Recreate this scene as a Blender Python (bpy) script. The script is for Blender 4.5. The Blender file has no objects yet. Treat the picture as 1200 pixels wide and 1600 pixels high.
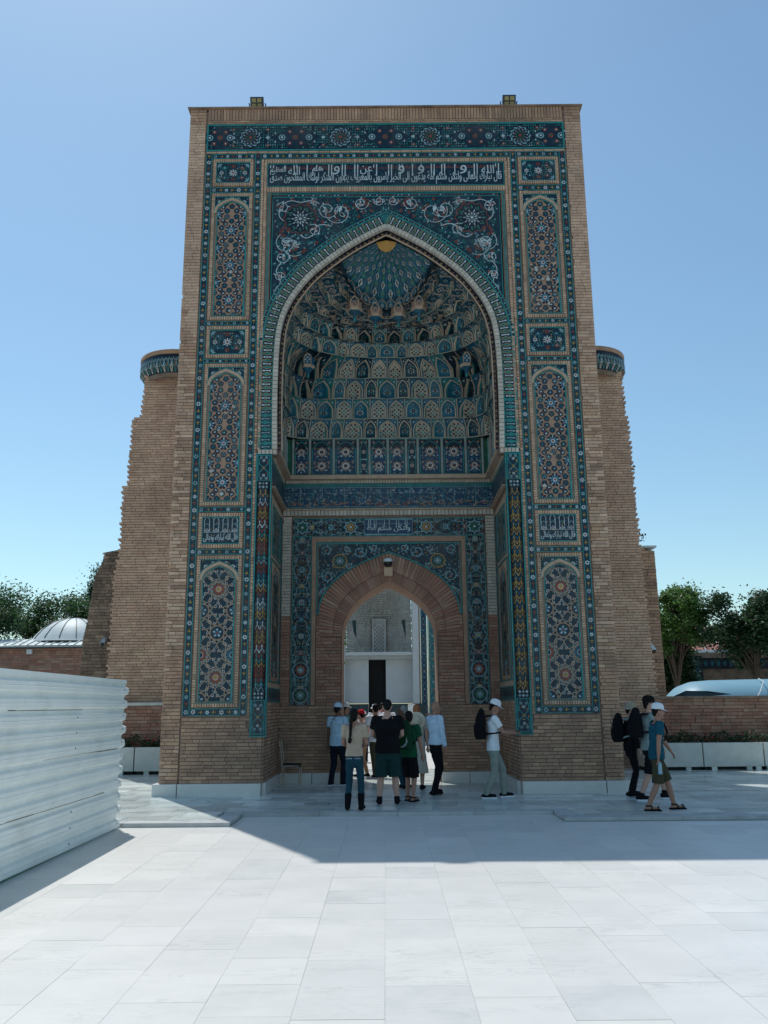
import bpy, bmesh, math, random
import numpy as np
from mathutils import Vector, Matrix, noise
from math import sin, cos, pi, radians, sqrt, atan2, hypot, exp
random.seed(7)
R = random.random
def U(a, b): return a + (b - a) * R()
scene = bpy.context.scene
COL = scene.collection

# ------------------------------------------------------------------ camera, sky, sun, exposure
cam_data = bpy.data.cameras.new('camera')
cam_data.sensor_width = 36.0
cam_data.lens = 1330 / 1600 * 36.0
cam_data.clip_end = 3000
camera = bpy.data.objects.new('camera', cam_data)
COL.objects.link(camera)
camera.matrix_world = Matrix.Translation((0, 0, 1.90)) @ Matrix.Rotation(pi / 2 + radians(12.8), 4, 'X') @ Matrix.Rotation(radians(-0.47), 4, 'Z')
scene.camera = camera

SUN_DIR = Vector((3.87, -7.2, -16.28)).normalized()          # the way the light travels
SUN_EL = math.asin(-SUN_DIR.z)
SUN_AZ = atan2(-SUN_DIR.x, -SUN_DIR.y)                        # clockwise from +Y
world = bpy.data.worlds.new('World')
scene.world = world
world.use_nodes = True
wn = world.node_tree
wn.nodes.clear()
wo = wn.nodes.new('ShaderNodeOutputWorld')
wb = wn.nodes.new('ShaderNodeBackground')
ws = wn.nodes.new('ShaderNodeTexSky')
ws.sky_type = 'NISHITA'
ws.sun_disc = False
ws.sun_elevation = SUN_EL
ws.sun_rotation = SUN_AZ
ws.altitude = 700
ws.air_density = 1.25
ws.dust_density = 1.0
ws.ozone_density = 1.0
wb.inputs['Strength'].default_value = 0.136
wt = wn.nodes.new('ShaderNodeMix'); wt.data_type = 'RGBA'; wt.blend_type = 'MULTIPLY'      # the camera's cool white balance
wt.inputs['Factor'].default_value = 1.0; wt.inputs[7].default_value = (0.825, 0.99, 0.985, 1)
wn.links.new(ws.outputs[0], wt.inputs[6])
wn.links.new(wt.outputs[2], wb.inputs['Color'])
wn.links.new(wb.outputs[0], wo.inputs['Surface'])

sun_data = bpy.data.lights.new('sun', 'SUN')
sun_data.energy = 3.2
sun_data.angle = radians(0.53)
sun_data.color = (1.0, 0.975, 0.94)
sun = bpy.data.objects.new('sun', sun_data)
COL.objects.link(sun)
sun.location = (-20, 40, 60)
sun.rotation_euler = SUN_DIR.to_track_quat('-Z', 'Y').to_euler()

scene.view_settings.view_transform = 'Standard'
scene.view_settings.look = 'None'
scene.view_settings.exposure = 0.0
scene.view_settings.gamma = 1.0
scene.view_settings.use_curve_mapping = False

# ------------------------------------------------------------------ materials
MATS = {}
def mat(name, color, rough=0.8, var=0.12, nscale=6.0, bump=0.0, bscale=40.0, metal=0.0, isl=0.0, spec=0.5,
        stain=None, stain_scale=0.6, stain_amt=0.0, alt=None, veins=None, coat=0.0):
    """Principled material; noise varies its value, isl varies it from piece to piece, stain lays patches of a second colour."""
    m = bpy.data.materials.new(name)
    m.use_nodes = True
    nt = m.node_tree
    N, L = nt.nodes, nt.links
    p = N['Principled BSDF']
    p.inputs['Roughness'].default_value = rough
    p.inputs['Metallic'].default_value = metal
    p.inputs['Specular IOR Level'].default_value = spec
    if coat: p.inputs['Coat Weight'].default_value = coat; p.inputs['Coat Roughness'].default_value = 0.15
    geo = N.new('ShaderNodeNewGeometry')
    nz = N.new('ShaderNodeTexNoise'); nz.inputs['Scale'].default_value = nscale; nz.inputs['Detail'].default_value = 5
    L.new(geo.outputs['Position'], nz.inputs['Vector'])
    val = N.new('ShaderNodeMapRange'); val.inputs['From Min'].default_value = 0.25; val.inputs['From Max'].default_value = 0.75
    val.inputs['To Min'].default_value = 1 - var; val.inputs['To Max'].default_value = 1 + var
    L.new(nz.outputs['Fac'], val.inputs['Value'])
    v = val.outputs[0]
    rgb = N.new('ShaderNodeRGB'); rgb.outputs[0].default_value = (*color, 1)
    c = rgb.outputs[0]
    rnd = None
    if isl:
        oi = N.new('ShaderNodeObjectInfo')
        ad = N.new('ShaderNodeMath'); ad.operation = 'ADD'
        L.new(geo.outputs['Random Per Island'], ad.inputs[0]); L.new(oi.outputs['Random'], ad.inputs[1])
        fr = N.new('ShaderNodeMath'); fr.operation = 'FRACT'; L.new(ad.outputs[0], fr.inputs[0])
        rnd = fr.outputs[0]
        mr = N.new('ShaderNodeMapRange'); mr.inputs['To Min'].default_value = 1 - isl; mr.inputs['To Max'].default_value = 1 + isl
        L.new(rnd, mr.inputs['Value'])
        mu = N.new('ShaderNodeMath'); mu.operation = 'MULTIPLY'; L.new(v, mu.inputs[0]); L.new(mr.outputs[0], mu.inputs[1])
        v = mu.outputs[0]
        if alt:
            m7 = N.new('ShaderNodeMath'); m7.operation = 'MULTIPLY'; m7.inputs[1].default_value = 7.31; L.new(rnd, m7.inputs[0])
            f7 = N.new('ShaderNodeMath'); f7.operation = 'FRACT'; L.new(m7.outputs[0], f7.inputs[0])
            mx = N.new('ShaderNodeMix'); mx.data_type = 'RGBA'
            L.new(f7.outputs[0], mx.inputs['Factor']); L.new(c, mx.inputs[6]); mx.inputs[7].default_value = (*alt, 1)
            c = mx.outputs[2]
    if stain:
        n2 = N.new('ShaderNodeTexNoise'); n2.inputs['Scale'].default_value = stain_scale; n2.inputs['Detail'].default_value = 6
        n2.inputs['Roughness'].default_value = 0.65
        L.new(geo.outputs['Position'], n2.inputs['Vector'])
        r2 = N.new('ShaderNodeMapRange'); r2.inputs['From Min'].default_value = 0.46; r2.inputs['From Max'].default_value = 0.68
        r2.inputs['To Max'].default_value = stain_amt
        L.new(n2.outputs['Fac'], r2.inputs['Value'])
        mx = N.new('ShaderNodeMix'); mx.data_type = 'RGBA'
        L.new(r2.outputs[0], mx.inputs['Factor']); L.new(c, mx.inputs[6]); mx.inputs[7].default_value = (*stain, 1)
        c = mx.outputs[2]
    if veins:
        vc, vs, va = veins
        n3 = N.new('ShaderNodeTexNoise'); n3.inputs['Scale'].default_value = vs; n3.inputs['Detail'].default_value = 7
        n3.inputs['Roughness'].default_value = 0.6; n3.inputs['Distortion'].default_value = 1.6
        mp_ = N.new('ShaderNodeMapping'); mp_.inputs['Scale'].default_value = (0.5, 1.6, 1.0)
        L.new(geo.outputs['Position'], mp_.inputs['Vector'])
        if rnd is not None:
            cb = N.new('ShaderNodeCombineXYZ')
            m9 = N.new('ShaderNodeMath'); m9.operation = 'MULTIPLY'; m9.inputs[1].default_value = 40; L.new(rnd, m9.inputs[0])
            L.new(m9.outputs[0], cb.inputs[0]); L.new(m9.outputs[0], cb.inputs[2]); L.new(cb.outputs[0], mp_.inputs['Location'])
        L.new(mp_.outputs[0], n3.inputs['Vector'])
        s3 = N.new('ShaderNodeMath'); s3.operation = 'SUBTRACT'; s3.inputs[1].default_value = 0.5; L.new(n3.outputs['Fac'], s3.inputs[0])
        a3 = N.new('ShaderNodeMath'); a3.operation = 'ABSOLUTE'; L.new(s3.outputs[0], a3.inputs[0])
        r3 = N.new('ShaderNodeMapRange'); r3.inputs['From Min'].default_value = 0.0; r3.inputs['From Max'].default_value = 0.035
        r3.inputs['To Min'].default_value = va; r3.inputs['To Max'].default_value = 0.0
        L.new(a3.outputs[0], r3.inputs['Value'])
        n4 = N.new('ShaderNodeTexNoise'); n4.inputs['Scale'].default_value = vs * 0.45
        L.new(mp_.outputs[0], n4.inputs['Vector'])
        r4 = N.new('ShaderNodeMapRange'); r4.inputs['From Min'].default_value = 0.45; r4.inputs['From Max'].default_value = 0.68
        L.new(n4.outputs['Fac'], r4.inputs['Value'])
        m4 = N.new('ShaderNodeMath'); m4.operation = 'MULTIPLY'; L.new(r3.outputs[0], m4.inputs[0]); L.new(r4.outputs[0], m4.inputs[1])
        mx = N.new('ShaderNodeMix'); mx.data_type = 'RGBA'
        L.new(m4.outputs[0], mx.inputs['Factor']); L.new(c, mx.inputs[6]); mx.inputs[7].default_value = (*vc, 1)
        c = mx.outputs[2]
    hv = N.new('ShaderNodeVectorMath'); hv.operation = 'SCALE'
    L.new(c, hv.inputs[0]); L.new(v, hv.inputs['Scale'])
    L.new(hv.outputs[0], p.inputs['Base Color'])
    if bump:
        nb = N.new('ShaderNodeTexNoise'); nb.inputs['Scale'].default_value = bscale; nb.inputs['Detail'].default_value = 4
        L.new(geo.outputs['Position'], nb.inputs['Vector'])
        bp = N.new('ShaderNodeBump'); bp.inputs['Strength'].default_value = bump; bp.inputs['Distance'].default_value = 0.02
        L.new(nb.outputs['Fac'], bp.inputs['Height'])
        L.new(bp.outputs[0], p.inputs['Normal'])
    MATS[name] = m
    return m

mat('brick', (0.51, 0.32, 0.20), 0.9, 0.18, 3.0, 0.4, 60, isl=0.15, alt=(0.40, 0.235, 0.165), stain=(0.22, 0.155, 0.115), stain_scale=0.8, stain_amt=0.7)
mat('brick_pale', (0.58, 0.405, 0.275), 0.9, 0.16, 3.0, 0.4, 60, isl=0.14, alt=(0.47, 0.315, 0.23), stain=(0.34, 0.225, 0.165), stain_scale=0.55, stain_amt=0.75)
mat('brick_wing', (0.62, 0.435, 0.312), 0.9, 0.15, 3.0, 0.4, 60, isl=0.11, alt=(0.56, 0.36, 0.25), stain=(0.40, 0.255, 0.185), stain_scale=0.45, stain_amt=0.75)
mat('brick_red', (0.39, 0.245, 0.175), 0.9, 0.16, 3.0, 0.5, 60, isl=0.18, alt=(0.36, 0.165, 0.115), stain=(0.22, 0.12, 0.085), stain_scale=0.9, stain_amt=0.5)
mat('brick_old', (0.30, 0.21, 0.15), 0.95, 0.25, 4.0, 0.8, 45, isl=0.30, alt=(0.22, 0.15, 0.11), stain=(0.09, 0.07, 0.055), stain_scale=1.4, stain_amt=0.7)
mat('brick_white', (0.50, 0.45, 0.38), 0.7, 0.10, 5.0, 0.3, 60, isl=0.12)
mat('mortar', (0.25, 0.16, 0.12), 0.95, 0.22, 7.0, 0.6, 50)
mat('mortar_light', (0.28, 0.19, 0.145), 0.95, 0.2, 7.0, 0.5, 50)
GL = dict(rough=0.40, var=0.30, nscale=7.0, bump=0.2, bscale=22, spec=0.32, stain=(0.13, 0.125, 0.11), stain_scale=1.3, stain_amt=0.28)
mat('tile_navy', (0.006, 0.026, 0.046), **GL)
mat('tile_deep', (0.004, 0.013, 0.026), **GL)
mat('tile_blue', (0.010, 0.10, 0.165), **GL)
mat('tile_cobalt', (0.010, 0.048, 0.105), **GL)
mat('tile_turquoise', (0.022, 0.225, 0.225), **GL)
mat('tile_teal', (0.02, 0.16, 0.165), **GL)
mat('tile_green', (0.02, 0.13, 0.075), **GL)
mat('tile_white', (0.47, 0.55, 0.58), **GL)
mat('tile_pale', (0.20, 0.36, 0.40), **GL)
mat('tile_ochre', (0.42, 0.25, 0.06), **GL)
mat('tile_rust', (0.26, 0.06, 0.03), **GL)
mat('tile_black', (0.006, 0.007, 0.009), **GL)
mat('tile_gold', (0.62, 0.36, 0.10), 0.4, 0.15, 12)
mat('terracotta', (0.37, 0.235, 0.165), 0.9, 0.16, 8, 0.4, 60, stain=(0.28, 0.17, 0.11), stain_scale=1.5, stain_amt=0.5)
mat('cell_tan', (0.50, 0.40, 0.305), 0.85, 0.16, 8, 0.3, 60, stain=(0.38, 0.28, 0.20), stain_scale=1.5, stain_amt=0.5)
mat('terracotta_pale', (0.46, 0.34, 0.25), 0.9, 0.14, 8, 0.3, 60, stain=(0.34, 0.23, 0.15), stain_scale=1.5, stain_amt=0.5)
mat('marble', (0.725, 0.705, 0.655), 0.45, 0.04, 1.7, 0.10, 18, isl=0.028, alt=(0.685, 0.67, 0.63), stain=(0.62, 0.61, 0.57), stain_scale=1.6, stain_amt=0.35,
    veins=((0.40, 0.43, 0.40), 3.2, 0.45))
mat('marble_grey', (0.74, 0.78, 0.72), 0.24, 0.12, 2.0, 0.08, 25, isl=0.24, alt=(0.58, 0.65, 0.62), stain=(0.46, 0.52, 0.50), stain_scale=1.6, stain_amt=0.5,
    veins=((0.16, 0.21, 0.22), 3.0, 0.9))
mat('kerb_stone', (0.46, 0.475, 0.46), 0.6, 0.12, 5, 0.2, 40, isl=0.08, stain=(0.3, 0.31, 0.3), stain_scale=2, stain_amt=0.5)
mat('joint', (0.56, 0.55, 0.52), 0.9, 0.2, 8)
mat('joint_dark', (0.24, 0.27, 0.27), 0.9, 0.2, 8)
mat('earth', (0.30, 0.27, 0.22), 0.95, 0.2, 0.3)
mat('plaster', (0.56, 0.59, 0.58), 0.85, 0.06, 1.5, 0.1, 30)
mat('plaster_grey', (0.42, 0.43, 0.40), 0.9, 0.14, 3, 0.3, 40, isl=0.14)
mat('sheet_metal', (0.88, 0.91, 0.87), 0.38, 0.05, 2.5, 0.04, 6, spec=0.5, stain=(0.66, 0.67, 0.60), stain_scale=1.6, stain_amt=0.4)
mat('green_paint', (0.015, 0.15, 0.11), 0.6, 0.1)
mat('roof_metal', (0.58, 0.64, 0.62), 0.55, 0.10, 3, metal=0.0)
mat('roof_red', (0.38, 0.16, 0.13), 0.8, 0.15, 4)
mat('canopy_blue', (0.19, 0.36, 0.44), 0.45, 0.05, 2)
mat('dark_glass', (0.012, 0.03, 0.035), 0.12, 0.05)
mat('steel', (0.44, 0.40, 0.35), 0.35, 0.1, 8, metal=0.9)
mat('black_plastic', (0.012, 0.013, 0.014), 0.5, 0.2)
mat('dark_metal', (0.03, 0.034, 0.036), 0.45, 0.15)
mat('led', (0.30, 0.26, 0.11), 0.3, 0.1, 30)
mat('white_plastic', (0.66, 0.70, 0.70), 0.4, 0.05)
mat('concrete', (0.60, 0.62, 0.575), 0.75, 0.08, 4, 0.15, 30, isl=0.05, stain=(0.45, 0.46, 0.42), stain_scale=2.2, stain_amt=0.4)
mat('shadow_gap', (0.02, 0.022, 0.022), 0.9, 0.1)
mat('dado', (0.02, 0.06, 0.065), 0.3, 0.2, 3)
mat('door_dark', (0.006, 0.006, 0.006), 0.9, 0.2)
mat('bark', (0.09, 0.065, 0.045), 0.95, 0.3, 8, 0.6, 25)
LF = dict(rough=0.55, var=0.30, nscale=1.2, isl=0.35)
mat('leaf_dark', (0.034, 0.074, 0.026), alt=(0.020, 0.050, 0.019), **LF)
mat('leaf_mid', (0.046, 0.100, 0.032), alt=(0.028, 0.066, 0.022), **LF)
mat('leaf_bright', (0.085, 0.165, 0.030), alt=(0.055, 0.115, 0.024), **LF)
for n_ in ('leaf_dark', 'leaf_mid', 'leaf_bright'):            # thin leaves let some light through
    nt = MATS[n_].node_tree; pn = nt.nodes['Principled BSDF']
    src = pn.inputs['Base Color'].links[0].from_socket
    tl = nt.nodes.new('ShaderNodeBsdfTranslucent'); mxs = nt.nodes.new('ShaderNodeMixShader'); mxs.inputs[0].default_value = 0.35
    sc_ = nt.nodes.new('ShaderNodeVectorMath'); sc_.operation = 'SCALE'; sc_.inputs['Scale'].default_value = 1.7
    nt.links.new(src, sc_.inputs[0]); nt.links.new(sc_.outputs[0], tl.inputs['Color'])
    nt.links.new(pn.outputs[0], mxs.inputs[1]); nt.links.new(tl.outputs[0], mxs.inputs[2]); nt.links.new(mxs.outputs[0], nt.nodes['Material Output'].inputs['Surface'])
mat('petal_red', (0.42, 0.015, 0.02), 0.6, 0.2, isl=0.3)
mat('skin_light', (0.50, 0.29, 0.215), 0.55, 0.06, 20, spec=0.4)
mat('skin_tan', (0.36, 0.19, 0.13), 0.55, 0.06, 20, spec=0.4)
mat('skin_dark', (0.17, 0.085, 0.055), 0.55, 0.06, 20, spec=0.4)
mat('hair_black', (0.008, 0.007, 0.007), 0.6, 0.3, 40, spec=0.15)
mat('hair_grey', (0.28, 0.28, 0.27), 0.6, 0.3, 40)
mat('hair_auburn', (0.36, 0.12, 0.04), 0.6, 0.3, 40)
mat('eye_dark', (0.01, 0.01, 0.01), 0.3, 0.0)
mat('lip', (0.26, 0.10, 0.085), 0.5, 0.0)
CL = dict(rough=0.9, var=0.12, nscale=9, bump=0.35, bscale=14, spec=0.12)
for n_, c_ in dict(pale_blue=(0.44, 0.60, 0.72), sky_blue=(0.52, 0.66, 0.80), white=(0.74, 0.77, 0.80), beige=(0.50, 0.38, 0.28), black=(0.009, 0.009, 0.011),
                   jeans=(0.018, 0.062, 0.085), dark_green=(0.013, 0.045, 0.043), olive=(0.065, 0.06, 0.035), khaki=(0.26, 0.29, 0.25),
                   teal=(0.014, 0.085, 0.125), grey=(0.25, 0.31, 0.30), rose=(0.62, 0.50, 0.46), tan=(0.42, 0.25, 0.16), green=(0.010, 0.075, 0.035),
                   mint=(0.16, 0.36, 0.33), red=(0.50, 0.02, 0.025), cream=(0.66, 0.56, 0.42), sand=(0.33, 0.29, 0.215), navy=(0.012, 0.016, 0.028),
                   floral=(0.50, 0.45, 0.38), pink=(0.40, 0.20, 0.25), olive_dark=(0.04, 0.036, 0.022), pack_green=(0.008, 0.045, 0.02)).items():
    mat('cloth_' + n_, c_, **CL)
mat('water_bottle', (0.22, 0.42, 0.50), 0.15, 0.3, 30, spec=0.6)

# ------------------------------------------------------------------ helpers
def tag(o, label=None, cat=None, group=None, kind=None):
    if label: o['label'] = label
    if cat: o['category'] = cat
    if group: o['group'] = group
    if kind: o['kind'] = kind
    return o
def thing(name, loc, label, cat, group=None, rz=0.0):
    o = bpy.data.objects.new(name, None)
    o.empty_display_size = 0.3
    o.location = loc; o.rotation_euler = (0, 0, rz)
    COL.objects.link(o)
    return tag(o, label, cat, group)
def world_matrix(o):
    m = Matrix.Translation(o.location) @ o.rotation_euler.to_matrix().to_4x4()
    return m if o.parent is None else world_matrix(o.parent) @ o.matrix_parent_inverse @ m
def link(name, mesh, parent=None, local=False):
    o = bpy.data.objects.new(name, mesh)
    COL.objects.link(o)
    if parent is not None:
        o.parent = parent
        if not local: o.matrix_parent_inverse = world_matrix(parent).inverted()
    return o

class MB:
    """Collects faces with a material each and links them as one mesh object."""
    def __init__(s): s.v = []; s.f = []; s.m = []; s.names = []; s.smooth = []
    def mi(s, n):
        if n not in s.names: s.names.append(n)
        return s.names.index(n)
    def face(s, pts, m, sm=False):
        b = len(s.v); s.v.extend([tuple(p) for p in pts]); s.f.append(tuple(range(b, b + len(pts)))); s.m.append(s.mi(m)); s.smooth.append(sm)
    def raw(s, verts, faces, m, sm=False):
        b = len(s.v); k = s.mi(m); s.v.extend([tuple(p) for p in verts])
        for f in faces: s.f.append(tuple(b + i for i in f)); s.m.append(k); s.smooth.append(sm)
    def box(s, x0, x1, y0, y1, z0, z1, m, skip=''):
        v = [(x0, y0, z0), (x1, y0, z0), (x1, y1, z0), (x0, y1, z0), (x0, y0, z1), (x1, y0, z1), (x1, y1, z1), (x0, y1, z1)]
        fs = {'d': (3, 2, 1, 0), 'u': (4, 5, 6, 7), 'f': (0, 1, 5, 4), 'r': (1, 2, 6, 5), 'b': (2, 3, 7, 6), 'l': (3, 0, 4, 7)}
        s.raw(v, [q for k, q in fs.items() if k not in skip], m)
    def obox(s, c, A, B, C, m, bev=0.0):
        """Box with half-axes A, B, C (C faces out); bev chamfers the outer edges."""
        c = Vector(c)
        k = 1 - bev
        v = [c - A - B - C, c + A - B - C, c + A + B - C, c - A + B - C]
        if bev:
            a = bev * min(A.length, B.length)
            A2 = A * (1 - a / A.length); B2 = B * (1 - a / B.length); C1 = C * max(0.2, 1 - 2 * a / max(C.length, 1e-6) * 0.5)
            v += [c - A - B + C1, c + A - B + C1, c + A + B + C1, c - A + B + C1, c - A2 - B2 + C, c + A2 - B2 + C, c + A2 + B2 + C, c - A2 + B2 + C]
            f = [(0, 1, 5, 4), (1, 2, 6, 5), (2, 3, 7, 6), (3, 0, 4, 7), (4, 5, 9, 8), (5, 6, 10, 9), (6, 7, 11, 10), (7, 4, 8, 11), (8, 9, 10, 11)]
        else:
            v += [c - A - B + C, c + A - B + C, c + A + B + C, c - A + B + C]
            f = [(0, 1, 5, 4), (1, 2, 6, 5), (2, 3, 7, 6), (3, 0, 4, 7), (4, 5, 6, 7), (3, 2, 1, 0)]
        s.raw(v, f, m)
    def tube(s, pts, r, m, n=8, caps=True, sm=True):
        pts = [Vector(p) for p in pts]
        rs = r if isinstance(r, (list, tuple)) else [r] * len(pts)
        vs = []; fs = []
        for i, p in enumerate(pts):
            d = (pts[min(i + 1, len(pts) - 1)] - pts[max(i - 1, 0)])
            if d.length < 1e-9: d = Vector((0, 0, 1))
            d.normalize()
            a = d.cross(Vector((0, 0, 1)) if abs(d.z) < 0.9 else Vector((0, 1, 0))).normalized(); b = d.cross(a)
            for k in range(n): vs.append(p + (a * cos(2 * pi * k / n) + b * sin(2 * pi * k / n)) * rs[i])
        for i in range(len(pts) - 1):
            for k in range(n): fs.append((i * n + k, i * n + (k + 1) % n, (i + 1) * n + (k + 1) % n, (i + 1) * n + k))
        s.raw(vs, fs, m, sm)
        if caps: s.face(vs[:n][::-1], m); s.face(vs[-n:], m)
    def lathe(s, c, prof, m, n=24, a0=0.0, a1=2 * pi, sm=True):
        full = abs(a1 - a0 - 2 * pi) < 1e-6; k = n if full else n + 1
        vs = [(c[0] + r * cos(a0 + (a1 - a0) * i / n), c[1] + r * sin(a0 + (a1 - a0) * i / n), c[2] + z) for r, z in prof for i in range(k)]
        fs = []
        for j in range(len(prof) - 1):
            for i in range(n):
                i2 = (i + 1) % k
                fs.append((j * k + i, j * k + i2, (j + 1) * k + i2, (j + 1) * k + i))
        s.raw(vs, fs, m, sm)
    def ball(s, c, r, m, n=10, flat=(1, 1, 1)):
        vs = []; fs = []
        for j in range(n // 2 + 1):
            t = pi * j / (n // 2)
            for i in range(n): vs.append((c[0] + r * flat[0] * sin(t) * cos(2 * pi * i / n), c[1] + r * flat[1] * sin(t) * sin(2 * pi * i / n), c[2] + r * flat[2] * cos(t)))
        for j in range(n // 2):
            for i in range(n): fs.append((j * n + i, j * n + (i + 1) % n, (j + 1) * n + (i + 1) % n, (j + 1) * n + i))
        s.raw(vs, fs, m, True)
    def mesh(s, name):
        me = bpy.data.meshes.new(name)
        me.from_pydata(s.v, [], s.f)
        for n in s.names: me.materials.append(MATS[n])
        me.polygons.foreach_set('material_index', s.m)
        me.polygons.foreach_set('use_smooth', s.smooth)
        me.update()
        return me
    def build(s, name, parent=None, local=False, **kw):
        return tag(link(name, s.mesh(name), parent, local), **kw)

def clip_poly(pts, conv):
    out = pts; n = len(conv)
    for i in range(n):
        ax, ay = conv[i]; bx, by = conv[(i + 1) % n]; inp = out; out = []
        if not inp: return []
        sd = [(bx - ax) * (p[1] - ay) - (by - ay) * (p[0] - ax) for p in inp]
        for k in range(len(inp)):
            p, q, a, b = inp[k - 1], inp[k], sd[k - 1], sd[k]
            if (a >= 0) != (b >= 0):
                t = a / (a - b); out.append((p[0] + (q[0] - p[0]) * t, p[1] + (q[1] - p[1]) * t))
            if b >= 0: out.append(q)
    return out

class Pic:
    """Inlay drawn in (u, v) metres on a surface: mp(u, v, h) gives the point h above it. Every piece is a face of its own."""
    def __init__(s, mp, clip=None): s.mp = mp; s.mb = MB(); s.clip = clip; s.l = 0
    def poly(s, pts, h, m):
        if s.clip:
            pts = clip_poly(pts, s.clip)
            if len(pts) < 3: return
        s.mb.face([s.mp(u, v, h) for u, v in pts], m)
    def rect(s, u0, v0, u1, v1, h, m): s.poly([(u0, v0), (u1, v0), (u1, v1), (u0, v1)], h, m)
    def bar(s, u0, v0, u1, v1, h0, h1, m):
        q = [(u0, v0), (u1, v0), (u1, v1), (u0, v1)]
        lo = [s.mp(u, v, h0) for u, v in q]; hi = [s.mp(u, v, h1) for u, v in q]
        s.mb.raw(lo + hi, [(4, 5, 6, 7), (0, 1, 5, 4), (1, 2, 6, 5), (2, 3, 7, 6), (3, 0, 4, 7)], m)
    def frame(s, u0, v0, u1, v1, w, h0, h1, m):
        s.bar(u0, v0, u1, v0 + w, h0, h1, m); s.bar(u0, v1 - w, u1, v1, h0, h1, m)
        s.bar(u0, v0 + w, u0 + w, v1 - w, h0, h1, m); s.bar(u1 - w, v0 + w, u1, v1 - w, h0, h1, m)
    def disc(s, c, r, h, m, n=10, ph=0.0): s.poly([(c[0] + r * cos(ph + 2 * pi * i / n), c[1] + r * sin(ph + 2 * pi * i / n)) for i in range(n)], h, m)
    def ring(s, c, r0, r1, h, m, n=12):
        for i in range(n):
            a, b = 2 * pi * i / n, 2 * pi * (i + 1) / n
            s.poly([(c[0] + r0 * cos(a), c[1] + r0 * sin(a)), (c[0] + r1 * cos(a), c[1] + r1 * sin(a)), (c[0] + r1 * cos(b), c[1] + r1 * sin(b)), (c[0] + r0 * cos(b), c[1] + r0 * sin(b))], h, m)
    def star(s, c, n, r0, r1, h, m, ph=pi / 2):
        pts = []
        for i in range(2 * n):
            r = r1 if i % 2 == 0 else r0; a = ph + pi * i / n
            pts.append((c[0] + r * cos(a), c[1] + r * sin(a)))
        if s.clip:
            for i in range(n): s.poly([c, pts[2 * i - 1], pts[2 * i], pts[2 * i + 1]], h, m)
        else: s.poly(pts, h, m)
    def petals(s, c, n, r0, r1, w, h, m, ph=pi / 2):
        for i in range(n):
            a = ph + 2 * pi * i / n; ca, sa = cos(a), sin(a); rm = (r0 * 0.4 + r1 * 0.6)
            s.poly([(c[0] + r0 * ca, c[1] + r0 * sa), (c[0] + rm * ca + w * sa, c[1] + rm * sa - w * ca), (c[0] + r1 * ca, c[1] + r1 * sa), (c[0] + rm * ca - w * sa, c[1] + rm * sa + w * ca)], h, m)
    def leaf(s, c, a, l, w, h, m):
        ca, sa = cos(a), sin(a)
        s.poly([c, (c[0] + l * .45 * ca + w * sa, c[1] + l * .45 * sa - w * ca), (c[0] + l * ca, c[1] + l * sa), (c[0] + l * .45 * ca - w * sa, c[1] + l * .45 * sa + w * ca)], h, m)
    def stroke(s, pts, w, h, m, closed=False, bar=0.0):
        n = len(pts); L = []; Rr = []
        for i in range(n):
            if closed: p, q = pts[i - 1], pts[(i + 1) % n]
            else: p, q = pts[max(i - 1, 0)], pts[min(i + 1, n - 1)]
            dx, dy = q[0] - p[0], q[1] - p[1]; d = hypot(dx, dy) or 1
            k = w / 2
            if 0 < i < n - 1 or closed:
                a = pts[i - 1]; e1 = (pts[i][0] - a[0], pts[i][1] - a[1]); l1 = hypot(*e1) or 1
                cs = abs((e1[0] * dx + e1[1] * dy) / (l1 * d)); k = min(w / 2 / max(cs, .4), w)
            L.append((pts[i][0] - dy / d * k, pts[i][1] + dx / d * k)); Rr.append((pts[i][0] + dy / d * k, pts[i][1] - dx / d * k))
        for i in range(n if closed else n - 1):
            j = (i + 1) % n
            s.poly([Rr[i], Rr[j], L[j], L[i]], h, m)
            if bar:
                s.mb.face([s.mp(*Rr[i], h - bar), s.mp(*Rr[j], h - bar), s.mp(*Rr[j], h), s.mp(*Rr[i], h)], m)
                s.mb.face([s.mp(*L[i], h - bar), s.mp(*L[j], h - bar), s.mp(*L[j], h), s.mp(*L[i], h)], m)
    def spiral(s, c, r, turns, a0, w, h, m, sgn=1, n=20, r_in=0.15):
        pts = []
        for i in range(n + 1):
            t = i / n; a = a0 + sgn * turns * 2 * pi * t; rr = r * (1 - (1 - r_in) * t)
            pts.append((c[0] + rr * cos(a), c[1] + rr * sin(a)))
        s.stroke(pts, w, h, m)
        return pts
    def flower(s, c, r, h, m='tile_white', heart='tile_rust', n=6, ph=pi / 2):
        s.petals(c, n, r * 0.25, r, r * 0.26, h, m, ph); s.disc(c, r * 0.30, h + .002, heart, 6)
    def build(s, name, parent, **kw): return s.mb.build(name, parent, **kw)

def plane_map(O, Ud, Vd, Nd):
    O, Ud, Vd, Nd = Vector(O), Vector(Ud), Vector(Vd), Vector(Nd)
    return lambda u, v, h: O + Ud * u + Vd * v + Nd * h
def cyl_map(cx, cy, r, z0=0.0): return lambda u, v, h: Vector((cx + (r + h) * sin(u / r), cy - (r + h) * cos(u / r), z0 + v))

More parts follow.
